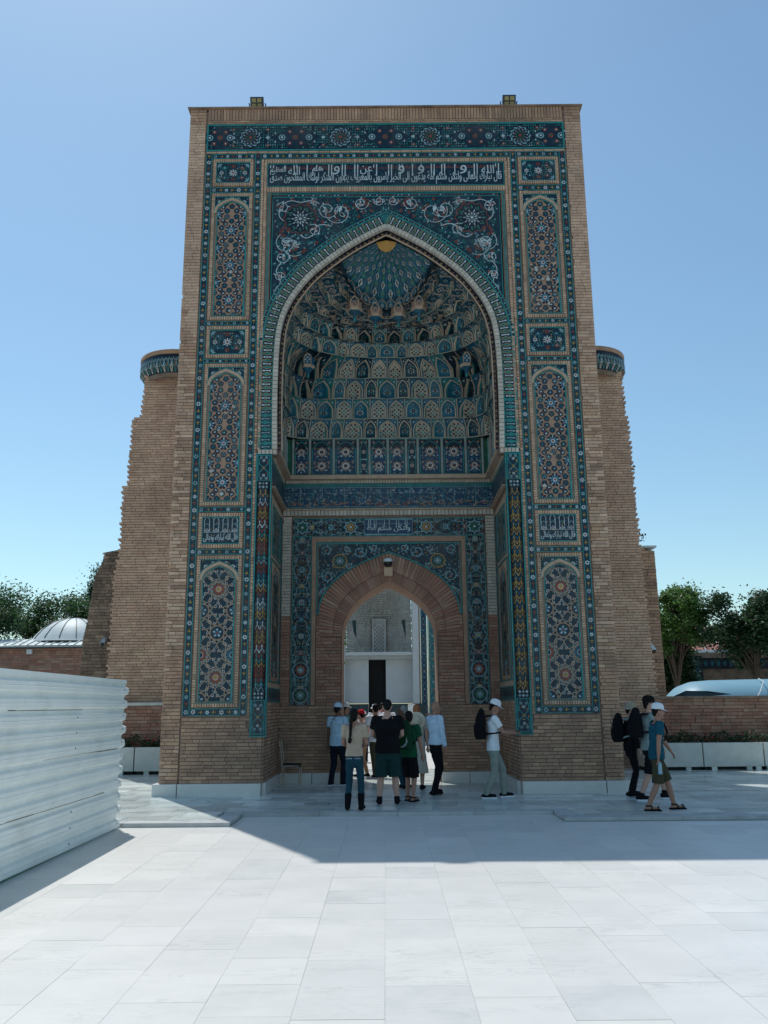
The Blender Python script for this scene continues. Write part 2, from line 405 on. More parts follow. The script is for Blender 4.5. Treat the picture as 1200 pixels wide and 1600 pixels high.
def smooth_curve(pts, k=5):
    out = []
    P = [pts[0]] + list(pts) + [(2 * pts[-1][0] - pts[-2][0], 2 * pts[-1][1] - pts[-2][1])]
    for i in range(1, len(P) - 2):
        p0, p1, p2, p3 = P[i - 1], P[i], P[i + 1], P[i + 2]
        for j in range(k):
            t = j / k
            out.append(tuple(0.5 * ((2 * p1[d]) + (-p0[d] + p2[d]) * t + (2 * p0[d] - 5 * p1[d] + 4 * p2[d] - p3[d]) * t * t + (-p0[d] + 3 * p1[d] - 3 * p2[d] + p3[d]) * t ** 3) for d in (0, 1)))
    out.append(pts[-1])
    return out
ARCH_N = [(1, 0), (.975, .19), (.90, .38), (.76, .56), (.56, .725), (.30, .87), (0, 1)]
def arch_pts(hw, spring, apex, k=4):
    """Right half of a pointed arch, from the spring to the apex, as (dx, z)."""
    return [(x * hw, spring + z * (apex - spring)) for x, z in smooth_curve(ARCH_N, k)]
def full_arch(half): return half + [(-x, z) for x, z in half[-2::-1]]            # right spring -> apex -> left spring
def offset_curve(half, d):
    out = []; n = len(half)
    for i in range(n):
        p, q = half[max(i - 1, 0)], half[min(i + 1, n - 1)]
        dx, dz = q[0] - p[0], q[1] - p[1]; l = hypot(dx, dz)
        out.append((half[i][0] + dz / l * d, half[i][1] - dx / l * d))
    # keep the tip on the axis
    p, q = half[-2], half[-1]; dx, dz = q[0] - p[0], q[1] - p[1]; l = hypot(dx, dz)
    x, z = q[0] + dz / l * d, q[1] - dx / l * d
    out[-1] = (0, z - dz / dx * x if abs(dx) > 1e-6 else z)
    return [(max(a, 0), b) for a, b in out]
def resample(pts, step):
    d = [0]
    for i in range(1, len(pts)): d.append(d[-1] + hypot(pts[i][0] - pts[i - 1][0], pts[i][1] - pts[i - 1][1]))
    n = max(1, round(d[-1] / step)); xs = np.linspace(0, d[-1], n + 1)
    return list(zip(np.interp(xs, d, [p[0] for p in pts]), np.interp(xs, d, [p[1] for p in pts])))

# ---- bricks: real boxes; the nearest become parts, the rest of the same wall one part of the kind stuff
_bm = {}
def brick_mesh(m):
    if m not in _bm:
        b = MB(); b.obox((0, 0, 0), Vector((.5, 0, 0)), Vector((0, 0, .5)), Vector((0, -.5, 0)), m)
        b.f = b.f[:-1]; b.m = b.m[:-1]; b.smooth = b.smooth[:-1]
        _bm[m] = b.mesh('brick')
    return _bm[m]
class Bricks:
    def __init__(s): s.l = []
    def add(s, c, Ud, Vd, Nd, su, sv, dep, m): s.l.append((Vector(c), Vector(Ud), Vector(Vd), Vector(Nd), su, sv, dep, m))
    def field(s, O, Ud, Vd, Nd, u0, u1, v0, v1, ch=.09, bl=.25, m='brick', dep=.03, joint=.010, jut=.005, skip=None, mf=None):
        """Courses of bricks between u0 and u1 (numbers or functions of v)."""
        O, Ud, Vd, Nd = Vector(O), Vector(Ud), Vector(Vd), Vector(Nd)
        n = max(1, round((v1 - v0) / ch)); ch = (v1 - v0) / n
        for j in range(n):
            v = v0 + (j + .5) * ch
            a = u0(v) if callable(u0) else u0; b = u1(v) if callable(u1) else u1
            x = a - R() * bl * 0.9
            while x < b - .02:
                l = bl * (1 if R() < .8 else .55) * U(.93, 1.07)
                p, q = max(x, a), min(x + l, b)
                x += l
                if b - x < .07: q = b; x = b
                if q - p < .035: continue
                mid = (p + q) / 2
                if skip and skip(mid, v): continue
                h = U(-jut, jut)
                s.add(O + Ud * mid + Vd * v + Nd * (h), Ud, Vd, Nd, q - p - joint * .8, ch - joint * 1.35, dep, mf(mid, v) if mf else m)
    def soldier(s, O, Ud, Vd, Nd, u0, u1, v0, v1, w=.075, m='brick', dep=.03, joint=.014):
        n = max(1, round((u1 - u0) / w)); w = (u1 - u0) / n
        for i in range(n): s.add(Vector(O) + Vector(Ud) * (u0 + (i + .5) * w) + Vector(Vd) * ((v0 + v1) / 2) + Vector(Nd) * U(-.004, .004), Ud, Vd, Nd, w - joint, v1 - v0 - .006, dep, m)
    def along(s, pts_in, pts_out, mp, w, m, dep=.05, joint=.012):
        """Radial bricks between two curves of equal length given as (u, v)."""
        n = len(pts_in)
        for i in range(n - 1):
            a, b, c, d = pts_in[i], pts_in[i + 1], pts_out[i + 1], pts_out[i]
            mid = ((a[0] + b[0] + c[0] + d[0]) / 4, (a[1] + b[1] + c[1] + d[1]) / 4)
            P = mp(*mid, 0); Nd = (mp(*mid, 1) - P).normalized()
            Vd = (mp((c[0] + d[0]) / 2, (c[1] + d[1]) / 2, 0) - mp((a[0] + b[0]) / 2, (a[1] + b[1]) / 2, 0)); sv = Vd.length; Vd.normalize()
            Ud = Vd.cross(Nd) * -1
            su = ((mp(*a, 0) - mp(*b, 0)).length + (mp(*c, 0) - mp(*d, 0)).length) / 2
            s.add(P, Ud, Vd, Nd, max(su - joint, .01), sv - joint, dep, m)
    def emit(s, parent, limit=300, name='brick', rest='brickwork'):
        cam = Vector((0, 0, 1.9))
        s.l.sort(key=lambda b: -(b[4] * b[5]) / (b[0] - cam).length_squared)
        for c, Ud, Vd, Nd, su, sv, dep, m in s.l[:limit]:
            o = link(name, brick_mesh(m), parent)
            t = U(-.004, .004)
            Ud2 = Ud * cos(t) + Vd * sin(t); Vd2 = Vd * cos(t) - Ud * sin(t)
            M = Matrix.Identity(4)
            M.col[0] = (*(Ud2 * su), 0); M.col[1] = (*(-Nd * dep), 0); M.col[2] = (*(Vd2 * sv), 0); M.col[3] = (*c, 1)
            o.matrix_basis = M
        if s.l[limit:]:
            mb = MB()
            for c, Ud, Vd, Nd, su, sv, dep, m in s.l[limit:]:
                mb.obox(c, Ud * su / 2, Vd * sv / 2, Nd * dep / 2, m)
                mb.f.pop(); mb.m.pop(); mb.smooth.pop()
            tag(mb.build(rest, parent), kind='stuff')
X_, Y_, Z_ = Vector((1, 0, 0)), Vector((0, 1, 0)), Vector((0, 0, 1))
# ------------------------------------------------------------------ ground: plaza, platform, slabs
CX, YF, YN, GZ = 0.11, 18.30, 21.0, 0.12
def slab_mesh(m):
    b = MB(); b.obox((0, 0, 0), Vector((.5, 0, 0)), Vector((0, .5, 0)), Vector((0, 0, .5)), m, bev=0.006)
    return b.mesh('paving_slab')
mat('marble_dull', (0.64, 0.63, 0.595), 0.5, 0.05, 1.7, 0.1, 18, stain=(0.52, 0.54, 0.51), stain_scale=2.0, stain_amt=0.6, veins=((0.40, 0.43, 0.40), 3.2, 0.6))
SLAB_DARK = slab_mesh('marble_dull')
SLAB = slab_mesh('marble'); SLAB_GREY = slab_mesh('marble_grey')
def put_slab(parent, mesh, x0, x1, y0, y1, top, gap=.004, th=.05, name='paving_slab'):
    o = link(name, mesh, parent)
    o.matrix_basis = Matrix.Translation(((x0 + x1) / 2, (y0 + y1) / 2, top - th / 2 + U(-.0012, .0012))) @ Matrix.Diagonal((x1 - x0 - gap, y1 - y0 - gap, th, 1))
g = MB(); g.face([(-400, -60, -.35), (400, -60, -.35), (400, 900, -.35), (-400, 900, -.35)], 'earth')
tag(g.build('ground'), kind='structure')
pz = MB(); pz.box(-40, 40, -12, 17.0, -.3, -.006, 'joint', 'd')
plaza = pz.build('plaza'); tag(plaza, kind='structure')
cells = []
y = 5.40
xs0 = [-.02 + .588 * i for i in range(-11, 14)]
col_off = [U(0, .5) for _ in xs0]
for i, x in enumerate(xs0[:-1]):
    x1 = xs0[i + 1]
    y = 4.9 + (0.62 if i % 3 else 0.4) * col_off[i]
    while y < 14.56:
        l = random.choice((.62, .62, .64, .60, .92)) if R() < .9 else 1.2
        y1 = y + l
        if 14.56 - y1 < .25: y1 = 14.56
        cells.append((x, x1, y, min(y1, 14.56))); y = y1
def vis(c):
    x, yy = (c[0] + c[1]) / 2, (c[2] + c[3]) / 2
    return abs(x) < yy * .47 and yy > 5.3 and not (x < -4.35 and yy < 14.2)
cells_v = sorted([c for c in cells if vis(c)], key=lambda c: c[2])
cells_r = [c for c in cells if not vis(c)]
for c in cells_v[:270]: put_slab(plaza, SLAB_DARK if R() < .06 else SLAB, *c, 0.0, .0022)
rest = MB()
def slab_into(mb, x0, x1, y0, y1, top, m, gap=.004, th=.05):
    mb.obox(((x0 + x1) / 2, (y0 + y1) / 2, top - th / 2 + U(-.0012, .0012)), Vector(((x1 - x0 - gap) / 2, 0, 0)), Vector((0, (y1 - y0 - gap) / 2, 0)), Vector((0, 0, th / 2)), m)
for c in cells_v[270:] + cells_r: slab_into(rest, *c, 0.0, 'marble')
for xa, xb in ((-6.5 - .588 * 20, -6.488), (7.624, 7.624 + .588 * 30)):
    x = xa
    while x < xb - .1:
        y = 2.0
        while y < 14.5: slab_into(rest, x, x + .588, y, y + .64, 0.0, 'marble'); y += .64
        x += .588
x = -6.488
while x < 7.6:
    y = -6.0
    while y < 4.85: slab_into(rest, x, x + .588, y, min(y + .66, 4.9), 0.0, 'marble'); y += .66
    x += .588
# border strip of longer slabs between the plaza and the step
x = -2.45
while x < 2.86:
    put_slab(plaza, SLAB, x, min(x + 1.05, 2.86), 14.565, 15.30, 0.0); x += 1.05
tag(rest.build('paving', plaza), kind='stuff')
plaza.rotation_euler = (.0062, 0, 0); plaza.location = (0, 0, -.034)                  # a slight fall away from the portal

pf = MB(); pf.box(-30, -2.47, 14.17, 75, -.25, GZ - .05, 'joint_dark', 'd'); pf.box(-2.47, 2.86, 15.32, 75, -.25, GZ - .05, 'joint_dark', 'd'); pf.box(2.86, 30, 14.42, 75, -.25, GZ - .05, 'joint_dark', 'd')
platform = pf.build('platform'); tag(platform, kind='structure')
KERB = (lambda b: (b.obox((0, 0, 0), Vector((.5, 0, 0)), Vector((0, .5, 0)), Vector((0, 0, .5)), 'kerb_stone', bev=.03), b.mesh('kerb_stone'))[1])(MB())
def kerb(x0, x1, y0, y1): put_slab(platform, KERB, x0, x1, y0, y1, GZ + .002, .006, .16, 'kerb_stone')
for a in np.arange(-7.6, -2.5, 1.72): kerb(a, min(a + 1.72, -2.47), 14.15, 14.45)
for a in np.arange(-2.47 + 0, 2.8, 1.33): kerb(a, min(a + 1.33, 2.86), 15.30, 15.58)
kerb(-2.77, -2.47, 14.45, 15.58); kerb(2.86, 3.14, 14.70, 15.58)
for a in np.arange(2.86, 9.5, 1.9): kerb(a, a + 1.9, 14.42, 14.70)
# platform slabs: mixed sizes in courses
prest = MB(); plist = []
y = 14.45; row = 0
while y < 25.3:
    d = random.choice((.33, .42, .5, .58)); y1 = y + d; x = -8.3 - U(0, .6)
    while x < 10.5:
        l = random.choice((.45, .6, .75, .9, 1.15)); x1 = x + l
        a, b = x, x1
        lo = 14.45 if b <= -2.47 + .3 else (15.58 if a < 2.86 else 14.70)
        if y + .1 > lo or y1 > lo + .15:
            yy0 = max(y, lo)
            inpyl = (abs((a + b) / 2 - CX) > 2.75 and abs((a + b) / 2 - CX) < 4.6 and yy0 > 18.6)
            if y1 - yy0 > .05 and not inpyl:
                if a < -2.77 < b: b = b
                plist.append((a, b, yy0, y1))
        x = x1
    y = y1; row += 1
ok = []
for a, b, c, d in plist:                                  # keep clear of the kerbs of the recess
    if c < 15.58:
        if a < -2.77 < b: b = -2.77
        elif -2.77 <= a < -2.47: a = -2.47 if c >= 15.58 else b
        if a < 3.14 < b and a > -2: a = 3.14
        if -2.77 < a < 3.13 and c < 15.57 and not a >= 3.14: continue
    if b - a > .08: ok.append((a, b, c, d))
ok.sort(key=lambda c: c[2])
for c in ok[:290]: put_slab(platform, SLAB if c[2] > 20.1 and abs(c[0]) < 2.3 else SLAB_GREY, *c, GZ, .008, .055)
for c in ok[290:]: slab_into(prest, *c, GZ, 'marble_grey', .006, .055)
for xa in (-16, -14, -12, -10, 10.6, 12.6, 14.6):
    y = 14.75
    while y < 25: slab_into(prest, xa, xa + 2, y, y + .8, GZ, 'marble_grey', .006, .055); y += .8
x = -12
while x < 14:
    y = 25.4
    while y < 44: slab_into(prest, x, x + .8, y, y + .8, GZ, 'marble', .006, .055); y += .8
    x += .8
tag(prest.build('paving', platform), kind='stuff')

# ------------------------------------------------------------------ the entrance portal
portal = thing('entrance_portal', (CX, YF, GZ), 'towering brick entrance portal covered in blue mosaic tile with a deep pointed arch', 'portal')
front = plane_map((CX, YF, 0), X_, Z_, -Y_)
core = MB()
for s in (-1, 1):
    core.box(*sorted((CX + s * 2.68, CX + s * 4.76)), YF + .02, 25.2, GZ, 8.62, 'mortar_light', 'u')
    core.box(*sorted((CX + s * 3.10, CX + s * 4.76)), YF + .02, 25.2, 8.62, 16.24, 'mortar_light', 'd')
    core.box(*sorted((CX + s * 2.68, CX + s * 3.10)), YF + .02, 18.60, 8.62, 16.24, 'mortar_light'); core.box(*sorted((CX + s * 2.68, CX + s * 3.10)), 22.4, 25.2, 8.62, 16.24, 'mortar_light')
core.box(CX - 3.10, CX + 3.10, 18.62, 25.2, 13.25, 16.24, 'mortar_light')
ARCH = smooth_curve([(2.48, 7.50), (2.50, 8.4), (2.50, 9.2), (2.48, 9.95), (2.42, 10.5), (2.28, 10.94), (2.05, 11.34), (1.66, 11.82), (.95, 12.40), (.38, 12.75), (0, 12.95)], 4)
FA = full_arch(ARCH)
for i in range(len(FA) - 1):
    (a, za), (b, zb) = FA[i], FA[i + 1]
    core.face([(CX + a, YF + .02, za), (CX + b, YF + .02, zb), (CX + b, YF + .02, 16.24), (CX + a, YF + .02, 16.24)], 'mortar_light')
    core.face([(CX + a, YF + .0, za), (CX + b, YF + .0, zb), (CX + b, 18.66, zb), (CX + a, 18.66, za)], 'tile_deep', True)
for s in (-1, 1):
    core.box(*sorted((CX + s * 2.481, CX + s * 2.679)), YF + .02, 18.64, 7.42, 16.2, 'mortar_light', 'u')
# back wall of the niche with its doorway
DIN = arch_pts(1.17, 3.56, 4.92); DOUT = arch_pts(1.74, 4.06, 5.62)
FD = full_arch(DIN)
FDW = [(1.17, GZ)] + FD + [(-1.17, GZ)]
for yy, zt_ in ((YN + .02, 8.60), (22.4, 13.3)):
    for s in (-1, 1): core.face([(CX + s * 1.17, yy, GZ), (CX + s * 2.68, yy, GZ), (CX + s * 2.68, yy, zt_), (CX + s * 1.17, yy, zt_)], 'mortar')
    for i in range(len(FD) - 1):
        (a, za), (b, zb) = FD[i], FD[i + 1]
        core.face([(CX + a, yy, za), (CX + b, yy, zb), (CX + b, yy, zt_), (CX + a, yy, zt_)], 'mortar')
for i in range(len(FDW) - 1):
    (a, za), (b, zb) = FDW[i], FDW[i + 1]
    core.face([(CX + a, YN - .02, za), (CX + b, YN - .02, zb), (CX + b, 22.4, zb), (CX + a, 22.4, za)], 'terracotta')
core.build('masonry', portal)
cap = MB(); cap.box(CX - 4.86, CX + 4.86, YF - .07, 25.25, 16.29, 16.315, 'brick_old'); cap.build('roof_sheet', portal)
# plinth of marble blocks
def plinth(x0, x1, y, w, parent):
    b = MB(); b.obox(((x0 + x1) / 2, y, .235), Vector(((x1 - x0) / 2 - .002, 0, 0)), Vector((0, 0, .125)), Vector((0, -w, 0)), 'marble', bev=.04)
    b.build('plinth_block', parent)
for s in (-1, 1):
    for a, b in ((2.68, 4.385), (4.40, 4.90)):
        x = sorted((CX + s * a, CX + s * b)); plinth(x[0], x[1], YF + .0, .12, portal)
    for a, b in ((1.20, 1.86), (1.87, 2.66)):
        x = sorted((CX + s * a, CX + s * b)); plinth(x[0], x[1], YN + .0, .07, portal)
    b = MB(); b.obox((CX + s * 2.66, 19.68, .235), Vector((0, 1.30, 0)), Vector((0, 0, .125)), Vector((-s * .06, 0, 0)), 'marble', bev=.06); b.build('plinth_block', portal)
    b = MB(); b.obox((CX + s * 4.84, 21.8, .235), Vector((0, 3.36, 0)), Vector((0, 0, .125)), Vector((s * .06, 0, 0)), 'marble', bev=.06); b.build('plinth_block', portal)

# ---- brickwork of the portal
bk = Bricks()
def tone(lo, hi): return lambda u, v: 'brick_wing' if v > 10.4 + .5 * sin(u * 9) or (3 < v < 8 and R() < .2) else ('brick' if R() < (.9 if v < 3.2 else .45) else 'brick_pale')
for s in (-1, 1):
    a, b = sorted((s * 4.405, s * 4.80))
    bk.field((CX, YF, 0), X_, Z_, -Y_, a, b, .36, 15.86, .076, .26, mf=tone(0, 0))
    a, b = sorted((s * 2.69, s * 4.375))
    bk.field((CX, YF, 0), X_, Z_, -Y_, a, b, .36, 1.68, .074, .26, 'brick', skip=lambda u, v: abs(abs(u) - 2.77) < .20 and v > 1.30)
    # return face of the pylon
    bk.field((CX + s * 4.77, 0, 0), Y_, Z_, X_ * s, YF + .05, 25.1, .36, 16.2, .09, .30, mf=tone(0, 0))
    # strip beside the corner column, strip beside the arch
    a, b = sorted((s * 2.955, s * 3.015)); bk.field((CX, YF, 0), X_, Z_, -Y_, a, b, 1.7, 14.88, .07, .06, mf=tone(0, 0))
    # inner jamb below its tiles
    bk.field((CX + s * 2.67, 0, 0), Y_, Z_, X_ * -s, YF + .02, YN - .02, .36, 1.98, .074, .26, 'brick')
    # back wall below and beside the tile band
    a, b = sorted((s * 1.185, s * 2.66)); bk.field((CX, YN, 0), X_, Z_, -Y_, a, b, .36, 1.90, .074, .26, 'brick')
    a, b = sorted((s * 2.44, s * 2.66))
    bk.field((CX, YN, 0), X_, Z_, -Y_, a, b, 1.90, 4.05, .076, .26, 'brick_red'); bk.field((CX, YN, 0), X_, Z_, -Y_, a, b, 4.05, 6.56, .078, .25, 'brick_white')
    # pier between the opening and the tile band
    def lim(v, hw=1.185):
        if v <= 3.56: return hw
        return hw if v < 3.7 else max(np.interp(v, [p[1] for p in DOUT], [p[0] for p in DOUT]), 1.2) if v > 4.06 else hw + .0
    lo = (lambda v: 1.185 if v < 3.56 else (1.74 if v < 4.06 else float(np.interp(v, [p[1] for p in DOUT], [p[0] for p in DOUT]))))
    if s > 0: bk.field((CX, YN, 0), X_, Z_, -Y_, lambda v: (1.185 if v < 3.52 else 1.70), 1.80, 1.90, 4.06, .076, .26, 'brick_red')
    else: bk.field((CX, YN, 0), X_, Z_, -Y_, -1.80, lambda v: -(1.185 if v < 3.52 else 1.70), 1.90, 4.06, .076, .26, 'brick_red')
bk.soldier((CX, YF, 0), X_, Z_, -Y_, -4.36, 4.36, 15.97, 16.28, .075, 'brick')
for s in (-1, 1): bk.field((CX, YF, 0), X_, Z_, -Y_, *sorted((s * 4.40, s * 4.80)), 15.86, 16.28, .088, .25, 'brick')
bk.field((CX, YF, 0), X_, Z_, -Y_, -4.36, 4.36, 15.86, 15.965, .05, .25, 'brick')
bk.soldier((CX, YF, 0), X_, Z_, -Y_, -4.36, 4.36, 15.05, 15.10, .25, 'brick_pale')
# brick surrounds of the panels
PANELS = ((14.13, 14.90), (10.64, 13.97), (9.70, 10.52), (6.21, 9.59), (5.26, 6.08), (1.87, 5.13))
for s in (-1, 1):
    for z0, z1 in PANELS:
        for w0, w1 in ((.03, .10),):
            a, b = 3.19, 4.20
            Of = (CX, YF, 0)
            ua, ub = sorted((s * a, s * b))
            m_ = 'brick_pale'
            bk.soldier(Of, X_, Z_, -Y_, ua + .02, ub - .02, z0 + .02, z0 + .10, .055, m_, dep=.07); bk.soldier(Of, X_, Z_, -Y_, ua + .02, ub - .02, z1 - .10, z1 - .02, .055, m_, dep=.07)
            bk.field(Of, X_, Z_, -Y_, ua + .02, ua + .095, z0 + .10, z1 - .10, .055, .3, m_, dep=.07); bk.field(Of, X_, Z_, -Y_, ub - .095, ub - .02, z0 + .10, z1 - .10, .055, .3, m_, dep=.07)
# frames round the great inscription
for z0, z1 in ((14.77, 14.87), (13.99, 14.11)): bk.soldier((CX, YF, 0), X_, Z_, -Y_, -2.93, 2.93, z0, z1, .06, 'brick_pale', dep=.05)
for s in (-1, 1): bk.field((CX, YF, 0), X_, Z_, -Y_, *sorted((s * 2.875, s * 2.945)), 7.5, 14.77, .06, .3, 'brick_pale', dep=.05)
# white rope of bricks round the great arch
A0 = resample(FA, .095); A1 = [(x, z) for x, z in A0]
def off_full(pts, d):
    out = []
    for i in range(len(pts)):
        p, q = pts[max(i - 1, 0)], pts[min(i + 1, len(pts) - 1)]
        dx, dz = q[0] - p[0], q[1] - p[1]; l = hypot(dx, dz); out.append((pts[i][0] + dz / l * d, pts[i][1] - dx / l * d))
    return out
bk.along(A0, off_full(A0, .118), lambda u, v, h: Vector((CX + u, YF - .05 - h, v)), .1, 'brick_white', dep=.12)
# fired voussoirs of the doorway, two rings
nv = 66
v0 = resample(FD, 1e9)
def even(pts, n):
    d = [0]
    for i in range(1, len(pts)): d.append(d[-1] + hypot(pts[i][0] - pts[i - 1][0], pts[i][1] - pts[i - 1][1]))
    xs = np.linspace(0, d[-1], n + 1); return list(zip(np.interp(xs, d, [p[0] for p in pts]), np.interp(xs, d, [p[1] for p in pts])))
ei, eo = even(full_arch(DIN), nv), even([(1.74, 3.56)] + full_arch(DOUT) + [(-1.74, 3.56)], nv)
em = [((a[0] * .62 + b[0] * .38), (a[1] * .62 + b[1] * .38)) for a, b in zip(ei, eo)]
bk.along(ei, em, lambda u, v, h: Vector((CX + u, YN - .015 - h, v)), .1, 'brick_red', dep=.05)
bk.along(em, eo, lambda u, v, h: Vector((CX + u, YN - .004 - h, v)), .1, 'brick_red', dep=.05)
# white dentil courses of the niche
bk.soldier((CX, YN, 0), X_, Z_, -Y_, -2.66, 2.66, 6.58, 6.72, .095, 'brick_white', dep=.10)
bk.soldier((CX, YN, 0), X_, Z_, -Y_, -2.60, 2.60, 7.42, 7.50, .07, 'brick_white', dep=.10)
for s in (-1, 1):
    bk.soldier((CX + s * 2.66, 0, 0), Y_, Z_, X_ * -s, YF + .3, YN - .05, 7.42, 7.50, .07, 'brick_white', dep=.08)
    bk.soldier((CX, YF, 0), X_, Z_, -Y_, *sorted((s * 2.50, s * 2.92)), 7.40, 7.50, .09, 'brick_white', dep=.10)
bk.emit(portal, 300)
ledge = MB()
for z0, z1, d in ((7.50, 7.60, .20), (6.72, 6.75, .10)):
    ledge.box(CX - 2.66, CX + 2.66, YN - d, YN, z0, z1, 'terracotta_pale')
    for s in (-1, 1): ledge.box(*sorted((CX + s * (2.66 - d), CX + s * 2.66)), YF + .32, YN - d, z0, z1, 'terracotta_pale')
ledge.build('cornice', portal)
# dark groove between border and field is the gap left at dx 4.39

# ------------------------------------------------------------------ mosaic pictures
T = dict(n='tile_navy', d='tile_deep', b='tile_blue', c='tile_cobalt', q='tile_turquoise', t='tile_teal', g='tile_green', w='tile_white', p='tile_pale', o='tile_ochre', r='tile_rust', k='tile_black', e='terracotta')
def flower_strip(pic, u0, v0, u1, v1, w_edge=.018, step=.155, bg='tile_navy', ph=0):
    pic.rect(u0, v0, u1, v1, .006, bg)
    vert = (v1 - v0) > (u1 - u0)
    L_, W = (v1 - v0, u1 - u0) if vert else (u1 - u0, v1 - v0)
    def P(a, b): return (u0 + W / 2 + b, v0 + a) if vert else (u0 + a, v0 + W / 2 + b)
    for b in (-W / 2 + w_edge / 2, W / 2 - w_edge / 2):
        pic.stroke([P(0, b), P(L_, b)], w_edge, .012, 'tile_turquoise')
    n = max(2, round(L_ / step)); st = L_ / n
    for i in range(n):
        a = (i + .5) * st; r = W * .37; k = (i + ph) % 4; c = P(a, U(-.006, .006))
        if k == 0: pic.petals(c, 6, r * .1, r, r * .34, .010, 'tile_pale' if R() < .4 else 'tile_white', U(0, 1)); pic.disc(c, r * .36, .013, 'tile_deep' if R() < .5 else 'tile_rust', 7)
        elif k == 2: pic.star(c, 7, r * .5, r * .95, .010, 'tile_white' if R() < .6 else 'tile_pale', U(0, 1)); pic.disc(c, r * .25, .013, 'tile_blue', 6)
        else:
            d = (pi / 2 if vert else 0) + (pi if (i // 2) % 2 else 0); mm = 'tile_ochre' if R() < .72 else 'tile_rust'
            for da in (-.85, 0, .85): pic.leaf(P(a, 0), d + da, r * 1.0, r * .22, .010, mm)
            pic.leaf(P(a, 0), d + pi, r * .8, r * .18, .010, mm)
        for sgn in (-1, 1):
            pic.leaf(P(a + st * .5, sgn * W * .16), U(0, 6.3), r * .5, r * .15, .009, 'tile_teal')
def tile_grid(pic, u0, v0, u1, v1, step, h=.0045, m='tile_deep'):
    pass
def rosette10(pic, c, r, h=.010):
    pic.star(c, 10, r * .80, r, h, 'tile_navy', 0); pic.star(c, 10, r * .50, r * .60, h + .002, 'tile_blue', .1)
    pic.petals(c, 5, r * .42, r * .86, r * .10, h + .004, 'tile_white', pi / 2); pic.petals(c, 5, r * .42, r * .82, r * .09, h + .004, 'tile_rust', pi / 2 + pi / 5)
    pic.petals(c, 10, r * .34, r * .62, r * .06, h + .005, 'tile_pale', pi / 10)
    pic.disc(c, r * .30, h + .006, 'tile_white', 10); pic.disc(c, r * .17, h + .008, 'tile_rust', 8)
def penta(pic, c, r, h=.010):
    a = pi / 2 if R() < .5 else -pi / 2
    pic.poly([(c[0] + r * cos(a + 2 * pi * i / 5), c[1] + r * sin(a + 2 * pi * i / 5)) for i in range(5)], h, 'tile_navy')
    pic.petals(c, 5, r * .2, r * .72, r * .16, h + .003, random.choice(('tile_blue', 'tile_teal', 'tile_blue', 'tile_pale')), a); pic.disc(c, r * .2, h + .005, random.choice(('tile_rust', 'tile_white', 'tile_turquoise')), 6)
def double_tile(pic, c, ang, r, h=.010):
    ca, sa = cos(ang), sin(ang)
    def Q(x, y): return (c[0] + x * ca - y * sa, c[1] + x * sa + y * ca)
    pic.poly([Q(*q) for q in ((-1.25 * r, -.45 * r), (-.7 * r, -.8 * r), (0, -.45 * r), (.7 * r, -.8 * r), (1.25 * r, -.45 * r), (1.25 * r, .45 * r), (.7 * r, .8 * r), (0, .45 * r), (-.7 * r, .8 * r), (-1.25 * r, .45 * r))], h, 'tile_navy')
    for sx in (-1, 1):
        for sy in (-1, 1): pic.leaf(Q(sx * .45 * r, 0), ang + (0 if sx > 0 else pi) + sy * .5, r * .65, r * .14, h + .003, 'tile_white')
    pic.disc(c, r * .2, h + .004, 'tile_rust', 6)
    for i in range(0): pass
ROS = {}
def rosette_part(parent, c, r, mp, key='a'):
    """A whole ten-petalled rosette set in the panel as a piece of its own."""
    if key not in ROS:
        p = Pic(plane_map((0, 0, 0), X_, Z_, -Y_)); rosette10(p, (0, 0), r, .012); ROS[key] = p.mb.mesh('rosette')
    o = link('rosette', ROS[key], parent); P = mp(*c, 0); o.matrix_basis = Matrix.Translation(P)

def spandrel_corners(pic, u0, u1, z0, z1, cu, hw, spring, apex, h=.010, dense=1):
    """Tile over an arch inside a rectangle."""
    half = arch_pts(hw, spring, apex, 3)
    fa = full_arch(half)
    for i in range(len(fa) - 1):
        (a, za), (b, zb) = fa[i], fa[i + 1]
        pic.mb.face([pic.mp(cu + a, za, h), pic.mp(cu + b, zb, h), pic.mp(cu + b, z1, h), pic.mp(cu + a, z1, h)], 'tile_navy')
    for s in (-1, 1):
        for sc, q in ((.72, .62), (.36, .88)):
            c = (cu + s * hw * sc, spring + (apex - spring) * (q + .16)); r = .055 if sc > .5 else .03
            pic.petals(c, 8, r * .3, r, r * .3, h + .004, 'tile_white'); pic.disc(c, r * .4, h + .006, 'tile_ochre' if sc > .5 else 'tile_rust', 8)
        for k in range(16):
            u = U(.1, 1) * hw; zz = U(spring, z1)
            lim_ = float(np.interp(u, [p[0] for p in half][::-1], [p[1] for p in half][::-1]))
            if zz > lim_ + .03 and zz < z1 - .02: pic.leaf((cu + s * u, zz), U(0, 6.3), .05, .012, h + .003, random.choice(('tile_ochre', 'tile_turquoise', 'tile_pale')))
def arch_clip(cu, z0, hw, spring, apex):
    half = arch_pts(hw, spring, apex, 3)
    fa = full_arch(half)                                   # right spring .. apex .. left spring: counter-clockwise
    return [(cu - hw, z0), (cu + hw, z0)] + [(cu + a, z) for a, z in fa]
